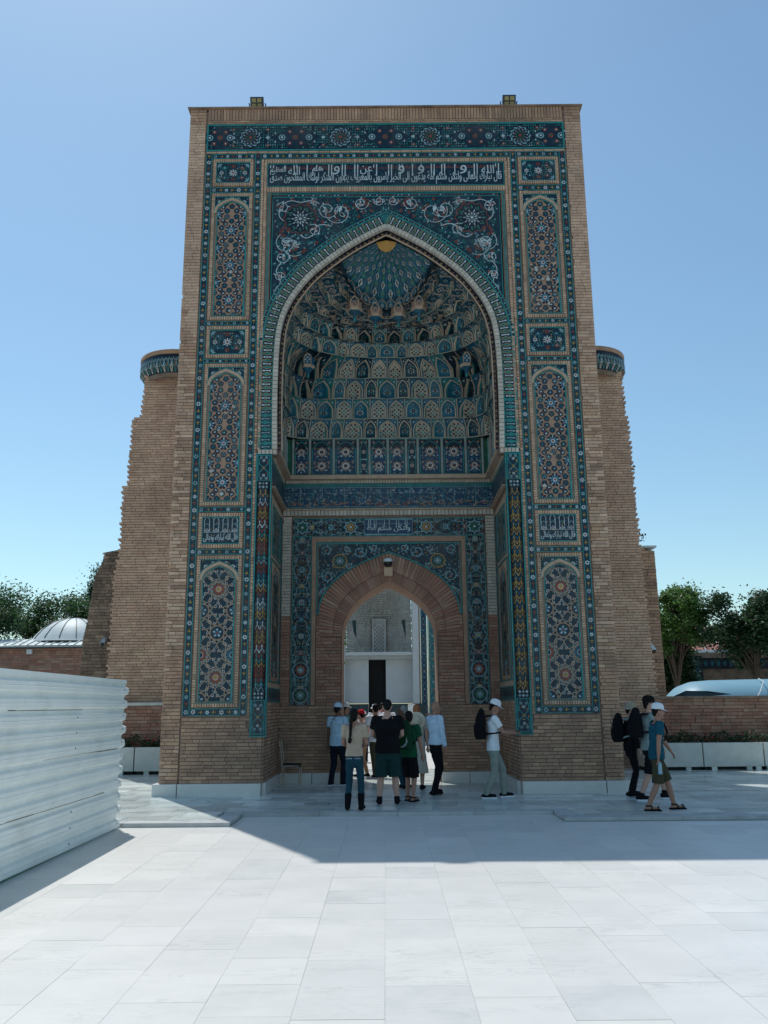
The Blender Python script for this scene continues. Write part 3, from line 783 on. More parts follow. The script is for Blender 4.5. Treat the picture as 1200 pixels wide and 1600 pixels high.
def star_panel(s, z0, z1, seed):
    """Blind arch panel of ten-pointed rosettes on unglazed brick."""
    random.seed(seed)
    cu = s * 3.695; hw = .405; a0, a1 = z0 + .115, z1 - .115
    apex = a1 - .06; spring = apex - .37
    pic = Pic(front)
    pic.rect(cu - hw - .01, a0 - .01, cu + hw + .01, a1 + .01, .004, 'terracotta')
    spandrel_corners(pic, cu - hw, cu + hw, a0, a1, cu, hw, spring, apex, .012)
    half = arch_pts(hw - .03, spring, apex - .04, 3)
    pic.stroke([(cu + u, z) for u, z in full_arch(arch_pts(hw - .005, spring, apex, 3))], .065, .035, 'terracotta_pale', bar=.03)
    pic.stroke([(cu + u, z) for u, z in full_arch(arch_pts(hw + .025, spring + .02, apex + .055, 3))], .014, .037, 'tile_turquoise', bar=.03)
    inner = [(cu + hw - .055, a0 + .02)] + [(cu + u, z) for u, z in full_arch(arch_pts(hw - .055, spring, apex - .07, 3))] + [(cu - hw + .055, a0 + .02)]
    pic.stroke(inner, .020, .030, 'tile_turquoise', closed=True, bar=.024)
    pic.frame(cu - hw - .015, a0 - .015, cu + hw + .015, a1 + .015, .015, 0, .022, 'tile_turquoise')
    W, H = .70, .90; rr = .165
    clip = arch_clip(cu, a0 + .03, hw - .065, spring, apex - .085)
    sub = Pic(front, clip)
    zc = z0 + .55 if z1 - z0 > 3.35 else z0 + .52
    whole = []
    rows = range(-2, 10)
    for j in rows:
        for i in (-1, 0, 1):
            u = cu + i * W / 2
            if (j % 2 == 0) != (i == 0): continue
            z = zc + j * H / 2
            if z < a0 - .3 or z > apex + .3: continue
            if i == 0 and a0 + rr < z < spring + .12: whole.append((u, z))
            else: rosette10(sub, (u, z), rr)
            for d in (-1, 1):
                penta(sub, (u, z + d * H * .285), .078)
                for e in (-1, 1): penta(sub, (u + e * W * .335, z + d * H * .085), .078)
            for ex in (-1, 1): double_tile(sub, (u + ex * W / 4, z + H / 4), 0.95 if ex > 0 else pi - .95, .085)
    pic.mb.raw(sub.mb.v, [], 'tile_navy')
    base = len(pic.mb.v) - len(sub.mb.v)
    for f, mi, sm in zip(sub.mb.f, sub.mb.m, sub.mb.smooth):
        pic.mb.f.append(tuple(base + k for k in f)); pic.mb.m.append(pic.mb.mi(sub.mb.names[mi])); pic.mb.smooth.append(sm)
    for k in range(26 if (s > 0 and z0 > 10) else 5):          # tiles lost and patched with plaster
        c = (cu + U(-.3, .3), U(a0 + .1, a0 + 1.35 if z0 > 10 else spring)); n = random.choice((5, 6, 7)); r_ = U(.02, .055); ph = U(0, 6)
        pic.poly([(c[0] + r_ * U(.6, 1.2) * cos(ph + 2 * pi * i / n), c[1] + r_ * U(.5, 1.1) * sin(ph + 2 * pi * i / n)) for i in range(n)], .028 + k * .0004, 'plaster_grey' if R() < .6 else 'terracotta_pale')
    panel = pic.build('tile_panel', portal)
    for c in whole: rosette_part(panel, c, rr, front, 'ten')
def girih_panel(s, z0, z1, seed):
    """Blind arch panel of interlaced strapwork."""
    random.seed(seed)
    cu = s * 3.695; hw = .405; a0, a1 = z0 + .115, z1 - .115
    apex = a1 - .07; spring = apex - .37
    pic = Pic(front)
    pic.rect(cu - hw - .01, a0 - .01, cu + hw + .01, a1 + .01, .004, 'terracotta')
    spandrel_corners(pic, cu - hw, cu + hw, a0, a1, cu, hw, spring, apex, .012)
    pic.stroke([(cu + u, z) for u, z in full_arch(arch_pts(hw - .005, spring, apex, 3))], .065, .035, 'terracotta_pale', bar=.03)
    pic.stroke([(cu + u, z) for u, z in full_arch(arch_pts(hw + .025, spring + .02, apex + .055, 3))], .014, .037, 'tile_turquoise', bar=.03)
    pic.frame(cu - hw - .015, a0 - .015, cu + hw + .015, a1 + .015, .015, 0, .022, 'tile_turquoise')
    clip = arch_clip(cu, a0 + .03, hw - .065, spring, apex - .085)
    sub = Pic(front, clip)
    sub.rect(cu - hw, a0, cu + hw, a1, .008, 'tile_navy')
    W, H = .68, .935
    zc = a0 + .52
    for j in range(-1, 9):
        for i in (-1, 0, 1):
            if (j % 2 == 0) != (i == 0): continue
            c = (cu + i * W / 2, zc + j * H / 2); big = (j % 4 in (0, 1))
            if big:
                sub.star(c, 10, .10, .13, .012, 'tile_rust' if j % 4 == 0 or R() < .5 else 'tile_blue', 0); sub.petals(c, 10, .10, .20, .022, .013, 'tile_pale'); sub.disc(c, .05, .016, 'tile_black' if j % 4 else 'tile_ochre', 8); sub.ring(c, .05, .062, .017, 'tile_white')
            else:
                sub.star(c, 10, .06, .11, .012, 'tile_blue', 0); sub.petals(c, 5, .03, .10, .018, .014, 'tile_white'); sub.disc(c, .025, .016, 'tile_rust', 6)
            # strapwork: star of ten points and the kites round it
            for k in range(10):
                a = 2 * pi * k / 10 + pi / 10; b = a + 2 * pi * 3 / 10; r_ = .245
                sub.stroke([(c[0] + r_ * cos(a), c[1] + r_ * sin(a)), (c[0] + r_ * cos(b), c[1] + r_ * sin(b))], .016, .022, 'terracotta_pale')
                a2 = 2 * pi * k / 10
                sub.stroke([(c[0] + r_ * cos(a), c[1] + r_ * sin(a)), (c[0] + .335 * cos(a + .13), c[1] + .335 * sin(a + .13))], .014, .021, 'terracotta_pale')
                q = (c[0] + .205 * cos(a2), c[1] + .205 * sin(a2))
                sub.ring(q, .016, .028, .016, 'tile_white', 8) if k % 2 else sub.petals(q, 4, .004, .03, .009, .016, 'tile_turquoise')
                q = (c[0] + .30 * cos(a), c[1] + .30 * sin(a)); sub.ring(q, .020, .033, .016, random.choice(('tile_white', 'tile_pale', 'tile_white')), 8); sub.disc(q, .014, .017, random.choice(('tile_ochre', 'tile_black', 'tile_rust')), 6)
    for k in range(70):
        c = (cu + U(-hw, hw), U(a0, apex)); sub.leaf(c, U(0, 6.3), .045, .011, .011, random.choice(('tile_turquoise', 'tile_blue', 'tile_pale', 'tile_rust')))
    pic.mb.raw(sub.mb.v, [], 'tile_navy'); base = len(pic.mb.v) - len(sub.mb.v)
    for f, mi, sm in zip(sub.mb.f, sub.mb.m, sub.mb.smooth):
        pic.mb.f.append(tuple(base + k for k in f)); pic.mb.m.append(pic.mb.mi(sub.mb.names[mi])); pic.mb.smooth.append(sm)
    inner = [(cu + hw - .055, a0 + .02)] + [(cu + u, z) for u, z in full_arch(arch_pts(hw - .055, spring, apex - .07, 3))] + [(cu - hw + .055, a0 + .02)]
    pic.stroke(inner, .020, .030, 'tile_turquoise', closed=True, bar=.024)
    pic.build('tile_panel', portal)
def small_panel(s, z0, z1, seed):
    random.seed(seed)
    cu = s * 3.695; hw = .405; a0, a1 = z0 + .115, z1 - .115; zc = (a0 + a1) / 2; hh = (a1 - a0) / 2
    pic = Pic(front)
    pic.rect(cu - hw - .012, a0 - .012, cu + hw + .012, a1 + .012, .004, 'tile_navy')
    pic.frame(cu - hw - .012, a0 - .012, cu + hw + .012, a1 + .012, .02, 0, .022, 'tile_turquoise')
    pic.petals((cu, zc), 8, .05, .10, .02, .010, 'tile_white'); pic.disc((cu, zc), .055, .013, 'tile_white', 10); pic.disc((cu, zc), .03, .016, 'tile_rust', 8)
    for sx in (-1, 1):
        for sz in (-1, 1):
            c = (cu + sx * (hw - .04), zc + sz * (hh - .04))
            for da in (0, pi / 4, -pi / 4): pic.leaf(c, atan2(-sz, -sx) + da, .11, .02, .010, 'tile_pale')
            pic.petals((cu + sx * hw * .52, zc + sz * hh * .5), 6, .01, .055, .015, .011, random.choice(('tile_rust', 'tile_blue', 'tile_turquoise'))); pic.disc((cu + sx * hw * .52, zc + sz * hh * .5), .016, .013, 'tile_white', 6)
        pic.petals((cu + sx * hw * .70, zc), 6, .01, .06, .016, .010, 'tile_white'); pic.disc((cu + sx * hw * .7, zc), .02, .013, 'tile_rust', 6)
        pic.petals((cu, zc + sx * hh * .66), 6, .01, .055, .015, .010, 'tile_rust')
        for k in range(22):
            u = U(.04, .96) * hw; v = U(-.95, .95) * hh; a = U(0, 6.3); mm = random.choice(('tile_turquoise', 'tile_ochre', 'tile_pale', 'tile_rust', 'tile_blue'))
            pic.leaf((cu + sx * u, zc + v), a if sx > 0 else pi - a, .05, .012, .009, mm)
        pts = [(cu + sx * (.08 + t * .3), zc + sin(t * 9) * hh * .6) for t in np.linspace(0, 1, 16)]
        pic.stroke(pts, .010, .0085, 'tile_teal')
        pts = [(cu + sx * (.08 + t * .3), zc - sin(t * 9) * hh * .6) for t in np.linspace(0, 1, 16)]
        pic.stroke(pts, .010, .008, 'tile_turquoise')
    pic.build('tile_panel', portal)

# ---- Arabic writing with the font built into the program
FORMS = {}
def _af(base, cp, n):
    FORMS[base] = [chr(cp + i) for i in range(n)]
for b, cp, n in (('ا', 0xFE8D, 2), ('ب', 0xFE8F, 4), ('ة', 0xFE93, 2), ('ت', 0xFE95, 4), ('ج', 0xFE9D, 4), ('ح', 0xFEA1, 4), ('خ', 0xFEA5, 4), ('د', 0xFEA9, 2), ('ر', 0xFEAD, 2),
                 ('س', 0xFEB1, 4), ('ص', 0xFEB9, 4), ('ظ', 0xFEC5, 4), ('ع', 0xFEC9, 4), ('ف', 0xFED1, 4), ('ق', 0xFED5, 4), ('ك', 0xFED9, 4), ('ل', 0xFEDD, 4), ('م', 0xFEE1, 4),
                 ('ن', 0xFEE5, 4), ('ه', 0xFEE9, 4), ('و', 0xFEED, 2), ('ى', 0xFEEF, 2), ('ي', 0xFEF1, 4), ('ئ', 0xFE89, 4), ('أ', 0xFE83, 2), ('إ', 0xFE87, 2), ('ز', 0xFEAF, 2)): _af(b, cp, n)
def shape_arabic(s):
    out = []
    for w in s.split(' '):
        res = []
        for i, ch in enumerate(w):
            f = FORMS[ch]
            prev = i > 0 and len(FORMS[w[i - 1]]) == 4
            nxt = i < len(w) - 1 and len(f) == 4
            res.append(f[3] if prev and nxt else f[2] if nxt and len(f) == 4 else f[1] if prev else f[0])
        out.append(''.join(res)[::-1])
    return ' '.join(out[::-1])
def text_geo(s):
    c = bpy.data.curves.new('writing', 'FONT'); c.body = shape_arabic(s); c.resolution_u = 2
    o = bpy.data.objects.new('writing', c); COL.objects.link(o)
    me = bpy.data.meshes.new_from_object(o.evaluated_get(bpy.context.evaluated_depsgraph_get()))
    v = [(a.co.x, a.co.y) for a in me.vertices]; f = [tuple(p.vertices) for p in me.polygons]
    bpy.data.objects.remove(o); bpy.data.curves.remove(c); bpy.data.meshes.remove(me)
    return v, f
def write(pic, s, u0, u1, v0, v1, h, m, bold=0.0):
    """Fit the words between u0 and u1, baseline region v0..v1."""
    v, f = text_geo(s)
    xa, xb = min(p[0] for p in v), max(p[0] for p in v); ya, yb = min(p[1] for p in v), max(p[1] for p in v)
    for k, dx in enumerate(((0,) if not bold else (-bold, bold))):
        pic.mb.raw([pic.mp(u0 + (p[0] - xa) / (xb - xa) * (u1 - u0) + dx, v0 + (p[1] - ya) / (yb - ya) * (v1 - v0), h + k * .001) for p in v], f, m)
def script_panel(s, z0, z1):
    random.seed(91 + s)
    cu = s * 3.695; hw = .405; a0, a1 = z0 + .115, z1 - .115; H = a1 - a0
    pic = Pic(front)
    pic.rect(cu - hw - .012, a0 - .012, cu + hw + .012, a1 + .012, .004, 'tile_navy')
    pic.frame(cu - hw - .012, a0 - .012, cu + hw + .012, a1 + .012, .024, 0, .022, 'tile_turquoise')
    for k in range(40): pic.leaf((cu + U(-.93, .93) * hw, a0 + U(.05, .95) * H), U(0, 6.3), .05, .011, .008, random.choice(('tile_turquoise', 'tile_ochre', 'tile_pale', 'tile_blue')))
    write(pic, 'قال الله تبارك وتعالى', cu - hw + .03, cu + hw - .03, a0 + .04, a0 + H * .38, .016, 'tile_white', .003)
    pic.stroke([(cu - hw + .03, a0 + H * .44), (cu + hw - .03, a0 + H * .44)], .010, .013, 'tile_white')
    for i in range(4):
        u = cu - hw + .10 + i * .203
        pic.petals((u, a0 + H * .50), 4, .008, .05, .02, .015, 'tile_white', 0); pic.disc((u, a0 + H * .5), .018, .018, 'tile_rust', 6)
        for d in (-.055, .055):
            pic.stroke([(u + d, a0 + H * .44), (u + d, a0 + H * .92), (u + d * .4, a0 + H * .97)], .012, .014, 'tile_white')
        pic.stroke([(u - .05, a0 + H * .70), (u, a0 + H * .76), (u + .05, a0 + H * .70)], .010, .0135, 'tile_pale')
    pic.build('inscription_panel', portal)

for s in (-1, 1):
    small_panel(s, *PANELS[0], 11); star_panel(s, *PANELS[1], 20 + s); small_panel(s, *PANELS[2], 13); star_panel(s, *PANELS[3], 40 + s); script_panel(s, *PANELS[4]); girih_panel(s, *PANELS[5], 60)
    random.seed(70 + s)
    for u0, u1, ph in ((4.22, 4.372, 0), (3.025, 3.172, 2)):
        a, b = sorted((s * u0, s * u1))
        pic = Pic(front)
        tops = [1.87 if u0 > 0 else 1.87]
        flower_strip(pic, a, 1.715, b, 15.035, ph=ph)
        pic.build('tile_border', portal)
    for z0, z1 in ((14.90, 15.035), (13.975, 14.125), (10.525, 10.635), (9.595, 9.695), (6.085, 6.205), (5.135, 5.255), (1.715, 1.865)):
        a, b = sorted((s * 3.174, s * 4.218))
        pic = Pic(front); flower_strip(pic, a, z0, b, z1); pic.build('tile_border', portal)
random.seed(5)
pic = Pic(front); flower_strip(pic, -3.02, 14.90, 3.02, 15.035); pic.build('tile_border', portal)

# ---- frieze under the brick crown
pic = Pic(front)
F0, F1 = 15.11, 15.85
pic.rect(-4.37, F0, 4.37, F1, .004, 'tile_deep')
pic.frame(-4.37, F0, 4.37, F1, .035, 0, .024, 'tile_turquoise')
for i in range(150):                                       # meander ground
    for j in range(9):
        u = -4.28 + i * .0575; v = F0 + .09 + j * .07
        if R() < .86: pic.stroke([(u, v), (u + .035, v), (u + .035, v + .04)], .014, .008, random.choice(('tile_teal', 'tile_turquoise', 'tile_turquoise', 'tile_pale')))
zc = (F0 + F1) / 2
for u in (-3.3, -1.1, 1.1, 3.3):
    c = (u, zc); pic.disc(c, .29, .010, 'tile_deep', 20); pic.star(c, 12, .23, .27, .012, 'tile_pale', 0); pic.star(c, 12, .20, .245, .014, 'tile_navy', .1); pic.petals(c, 12, .15, .20, .014, .016, 'tile_white', .13); pic.petals(c, 10, .08, .15, .020, .017, 'tile_rust'); pic.petals(c, 10, .06, .13, .02, .019, 'tile_green', .3); pic.disc(c, .045, .021, 'tile_rust', 8)
    for sx in (-1, 1):
        for sz in (-1, 0, 1):
            q = (u + sx * .42, zc + sz * .22); pic.star(q, 6, .03, .055, .012, 'tile_rust' if sz else 'tile_white'); pic.disc(q, .018, .015, 'tile_pale', 6)
for u in (-2.2, 0, 2.2, -4.05, 4.05):
    k = .75 if abs(u) > 4 else 1
    pic.poly([(u + k * .62 * x, zc + .30 * y) for x, y in ((-1, 0), (-.72, .45), (-.5, .5), (-.25, 1), (.25, 1), (.5, .5), (.72, .45), (1, 0), (.72, -.45), (.5, -.5), (.25, -1), (-.25, -1), (-.5, -.5), (-.72, -.45))], .010, 'tile_navy')
    for sx in (-1, 1):
        pic.disc((u + sx * .33 * k, zc), .085, .013, 'tile_pale', 10); pic.disc((u + sx * .33 * k, zc), .055, .016, 'tile_deep', 10); pic.disc((u + sx * .33 * k, zc), .03, .018, 'tile_white', 8)
        for sz in (-1, 1):
            pic.petals((u + sx * .14, zc + sz * .16), 6, .01, .06, .018, .013, 'tile_rust'); pic.disc((u + sx * .14, zc + sz * .16), .02, .016, 'tile_white', 6); pic.leaf((u + sx * .30, zc + sz * .14), sz * 1.1, .10, .018, .013, 'tile_green'); pic.leaf((u + sx * .48 * k, zc + sz * .08), sz * 2, .08, .016, .013, 'tile_white')
    pic.petals((u, zc), 8, .02, .075, .02, .014, 'tile_rust'); pic.disc((u, zc), .028, .017, 'tile_green', 6)
pic.build('tile_frieze', portal)

# ---- great inscription
pic = Pic(front)
I0, I1 = 14.125, 14.755
pic.rect(-2.865, I0, 2.865, I1, .004, 'tile_navy'); pic.frame(-2.865, I0, 2.865, I1, .018, 0, .020, 'tile_turquoise')
random.seed(8)
u = -2.7
while u < 2.7:                                             # small rust kufic line along the top
    w = U(.02, .06); hgt = U(.03, .10)
    pic.rect(u, I1 - .15, u + w, I1 - .137, .008, 'tile_rust'); pic.rect(u, I1 - .15, u + .014, I1 - .15 + hgt, .0085, 'tile_rust'); u += w + .012
for k in range(170): pic.leaf((U(-2.8, 2.8), U(I0 + .05, I1 - .05)), U(0, 6.3), .05, .011, .006, random.choice(('tile_teal', 'tile_blue', 'tile_teal')))
write(pic, 'قال تبارك وتعالى ولتكن منكم امة يدعون الى الخير يامرون بالمعروف ينهون المنكر اولئك المفلحون صدق', -2.80, 2.80, I0 + .04, I0 + .385, .016, 'tile_white', .003)
for w, a, b in (('الله', 2.32, 2.62), ('و', 1.80, 1.96), ('و', .78, .93), ('و', .30, .45), ('عن', -.62, -.33), ('و', -1.26, -1.12), ('هم', -1.78, -1.52), ('الله', -2.36, -2.08), ('العظيم', -2.80, -2.42)):
    write(pic, w, a, b, I0 + .315, I0 + .545, .020, 'tile_white', .003)
busy = [(2.28, 2.66), (1.77, 1.99), (.75, .96), (.27, .48), (-.65, -.30), (-1.29, -1.09), (-1.81, -1.49), (-2.84, -2.05)]
u = 2.72
while u > -2.78:                                           # tall shafts of alif and lam
    if not any(a < u < b for a, b in busy) or R() < .35:
        for q in range(random.choice((1, 2, 2))):
            z_ = I0 + .27 if not any(a < u < b for a, b in busy) else I0 + .50
            pic.poly([(u, z_), (u + .024, z_), (u + .030, I1 - .045), (u + .002, I1 - U(.03, .06))], .018, 'tile_white'); u -= .07
    u -= U(.10, .24)
pic.build('inscription_panel', portal)

# ---- spandrels of the great arch
pic = Pic(front)
S0, S1 = 7.52, 13.97
AB = offset_curve(ARCH, .25)
fb = full_arch(AB)
for i in range(len(fb) - 1):
    (a, za), (b, zb) = fb[i], fb[i + 1]
    pic.mb.face([pic.mp(a, za, .004), pic.mp(b, zb, .004), pic.mp(b, S1, .004), pic.mp(a, S1, .004)], 'tile_navy')
pic.stroke([(-2.80, 7.6), (-2.80, S1 - .05), (2.80, S1 - .05), (2.80, 7.6)], .022, .012, 'tile_turquoise')
pic.stroke([(-2.84, 7.6), (-2.84, S1 - .012), (2.84, S1 - .012), (2.84, 7.6)], .016, .012, 'tile_turquoise')
pic.stroke([(-2.72, 9.6), (-2.72, S1 - .13), (2.72, S1 - .13), (2.72, 9.6)], .018, .012, 'tile_turquoise')
k = -2.7
while k < 2.7: pic.rect(k, S1 - .10, k + .04, S1 - .08, .012, 'tile_rust' if R() < .6 else 'tile_white'); k += .085
def above(u, z, m=0.0):
    ab = offset_curve(ARCH, .56 + m)
    return z > float(np.interp(abs(u), [p[0] for p in ab][::-1], [p[1] for p in ab][::-1])) if abs(u) < 2.95 else False
ABX = offset_curve(ARCH, .54); _bx = [p[0] for p in ABX][::-1]; _bz = [p[1] for p in ABX][::-1]
def free(u, z): return abs(u) < 2.66 and z < S1 - .17 and (z > float(np.interp(abs(u), _bx, _bz)) or abs(u) > max(_bx))
for s in (-1, 1):
    random.seed(77)
    c0 = (s * 2.05, 13.26)
    pic.star(c0, 12, .30, .40, .007, 'tile_deep', 0); pic.stroke([(c0[0] + (.36 if i % 2 else .42) * cos(pi * i / 12), c0[1] + (.36 if i % 2 else .42) * sin(pi * i / 12)) for i in range(24)], .016, .010, 'tile_rust', closed=True)
    pic.petals(c0, 12, .22, .36, .03, .010, 'tile_green'); pic.petals(c0, 10, .05, .15, .020, .013, 'tile_white'); pic.petals(c0, 10, .12, .23, .014, .014, 'tile_white', pi / 2 + pi / 10); pic.petals(c0, 20, .24, .29, .010, .014, 'tile_pale', .26); pic.disc(c0, .04, .018, 'tile_white', 8)
    for cu_, cz, r_, a_, tr, sg in ((1.41, 13.50, .27, 2.6, 1.35, 1), (1.13, 13.42, .35, .4, 1.1, -1), (.60, 13.66, .18, 3.0, 1.4, 1), (.17, 13.72, .13, .5, 1.5, -1), (2.38, 12.62, .26, 1.0, 1.4, -1), (2.22, 12.55, .30, 4.0, .9, 1), (2.47, 12.25, .19, 1.8, 1.3, 1), (2.52, 11.75, .13, 3.2, 1.3, -1), (2.48, 13.55, .16, .4, 1.1, 1), (1.72, 13.70, .10, 2.2, 1.2, -1), (1.72, 12.95, .17, 1.0, 1.2, 1), (2.58, 11.3, .08, 0, 1.2, 1)):
        pts = pic.spiral((s * cu_, cz), r_, tr, a_ if s > 0 else pi - a_, .015, .014, 'tile_white', sg * s, 26, .25)
        for q in pts[4::5]:
            pic.leaf(q, U(0, 6.3), .075, .016, .015, 'tile_white')
        e = pts[-1]; pic.star(e, 6, .028, .05, .016, 'tile_rust'); pic.disc(e, .018, .018, 'tile_white', 6)
        for da in (-.5, .1, .6): pic.leaf((s * cu_, cz), U(0, 6.3) + da, r_ * .55, r_ * .13, .013, 'tile_white')
    pts = [(s * u, z) for u, z in smooth_curve([(2.05, 12.83), (1.9, 12.75), (1.72, 12.86), (1.66, 13.05), (1.5, 13.1), (1.3, 13.05)], 5)]; pic.stroke(pts, .022, .014, 'tile_white')
    pts = [(s * u, z) for u, z in smooth_curve([(2.45, 13.2), (2.56, 13.35), (2.52, 13.6), (2.3, 13.74), (2.05, 13.7), (1.8, 13.74), (1.6, 13.66)], 5)]; pic.stroke(pts, .020, .014, 'tile_white')
    pts = [(s * u, z) for u, z in smooth_curve([(2.5, 12.1), (2.6, 11.9), (2.5, 11.6), (2.62, 11.4), (2.56, 11.1), (2.63, 10.8)], 5)]; pic.stroke(pts, .018, .014, 'tile_white')
    n = 0
    for t in range(1500):
        u, z = U(.02, 2.64), U(10.6, S1 - .18)
        if not free(u, z) or hypot(u - 2.05, z - 13.26) < .40: continue
        n += 1
        if n % 9 == 0: pic.star((s * u, z), 8, .030, .046, .0105, 'tile_rust'); pic.disc((s * u, z), .018, .013, 'tile_deep', 6)
        elif n % 9 in (1, 5): pic.leaf((s * u, z), U(0, 6.3), .07, .018, .010, 'tile_pale')
        elif n % 9 in (2, 6):
            a = U(0, 6.3); pic.stroke([(s * (u + .05 * cos(a + q)), z + .05 * sin(a + q)) for q in (0, .6, 1.2, 1.8, 2.4)], .008, .009, 'tile_green')
        else:
            a = U(0, 6.3); pic.stroke([(s * (u + .07 * cos(a + q)), z + .07 * sin(a + q)) for q in (0, .5, 1.0, 1.5)], .009, .0085, 'tile_turquoise' if n % 2 else 'tile_teal'); pic.leaf((s * u, z), a, .05, .012, .0095, 'tile_turquoise')
pic.build('tile_spandrel', portal)

# ---- tulip band round the arch, with its turquoise edges
pic = Pic(front)
B0 = resample(full_arch(offset_curve(ARCH, .125)), .165)
if len(B0) % 2 == 0: pass
Bo = off_full(B0, .285)
# meet on the axis
for i in range(len(B0) - 1):
    pic.poly([B0[i], B0[i + 1], Bo[i + 1], Bo[i]], .010, 'tile_teal' if B0[i][1] > 9.6 else 'tile_turquoise')
for i in range(len(B0) - 1):
    a, b = B0[i], B0[i + 1]; m0 = ((a[0] + b[0]) / 2, (a[1] + b[1]) / 2)
    tx, tz = b[0] - a[0], b[1] - a[1]; l = hypot(tx, tz); tx, tz = tx / l, tz / l; nx, nz = tz, -tx
    def Q(x, y): return (m0[0] + tx * x + nx * y, m0[1] + tz * x + nz * y)
    dark = B0[i][1] > 8.6
    pic.poly([Q(-.055, .05), Q(-.035, .03), Q(.035, .03), Q(.055, .05), Q(.05, .12), Q(.03, .16), Q(.062, .22), Q(.04, .262), Q(-.04, .262), Q(-.062, .22), Q(-.03, .16), Q(-.05, .12)], .014, 'tile_deep')
    bm_ = 'tile_white' if dark else 'tile_pale'
    pic.poly([Q(-.011, .075), Q(.011, .075), Q(.011, .205), Q(-.011, .205)], .017, bm_)
    pic.poly([Q(-.026, .205), Q(0, .19), Q(.026, .205), Q(.014, .235), Q(0, .25), Q(-.014, .235)], .0175, bm_); pic.poly([Q(-.022, .055), Q(.022, .055), Q(.022, .08), Q(0, .095), Q(-.022, .08)], .0175, bm_)
    c = (m0[0] + tx * l / 2, m0[1] + tz * l / 2)
    def Q2(x, y): return (c[0] + tx * x + nx * y, c[1] + tz * x + nz * y)
    oc = 'tile_ochre' if dark else 'tile_turquoise'
    pic.stroke([Q2(-.028, .01), Q2(-.02, .08), Q2(-.045, .145), Q2(-.018, .20), Q2(-.022, .275)], .010, .016, oc); pic.stroke([Q2(.028, .01), Q2(.02, .08), Q2(.045, .145), Q2(.018, .20), Q2(.022, .275)], .010, .016, oc)
for d0, w, m in ((.42, .028, 'tile_turquoise'), (.455, .04, 'tile_deep'), (.49, .024, 'tile_turquoise')):
    pts = [p for p in full_arch(offset_curve(ARCH, d0)) if p[1] > 9.9 or d0 < .43]
    pic.stroke(pts, w, .020 + d0 * .01, m, bar=.02)
dd = resample([p for p in full_arch(offset_curve(ARCH, .455)) if p[1] > 10.2], .075)
for i, p in enumerate(dd): pic.disc(p, .013, .028, 'tile_rust' if i % 2 else 'tile_white', 6)
pic.build('arch_band', portal)
# dark band inside the rope
mpi = lambda u, v, h: Vector((CX + u, 18.45 - h * 0, v))
pic = Pic(lambda u, v, h: Vector((CX + u, YF + .06 - h, v)))
I_out = resample(FA, .12); I_in = off_full(I_out, -.075)
for i in range(len(I_out) - 1): pic.poly([I_out[i], I_out[i + 1], I_in[i + 1], I_in[i]], 0.0, 'tile_deep')
for i in range(len(I_out) - 1):
    q = ((I_out[i][0] + I_out[i + 1][0] + I_in[i][0] + I_in[i + 1][0]) / 4, (I_out[i][1] + I_out[i + 1][1] + I_in[i][1] + I_in[i + 1][1]) / 4)
    pic.petals(q, 4, 0, .035, .012, .006, 'tile_ochre' if i % 2 else 'tile_rust', 0); pic.disc(q, .010, .009, 'tile_pale', 5)
pic.stroke(off_full(I_out, -.085), .030, .012, 'terracotta_pale', bar=.03)
pic.build('arch_lining', portal)

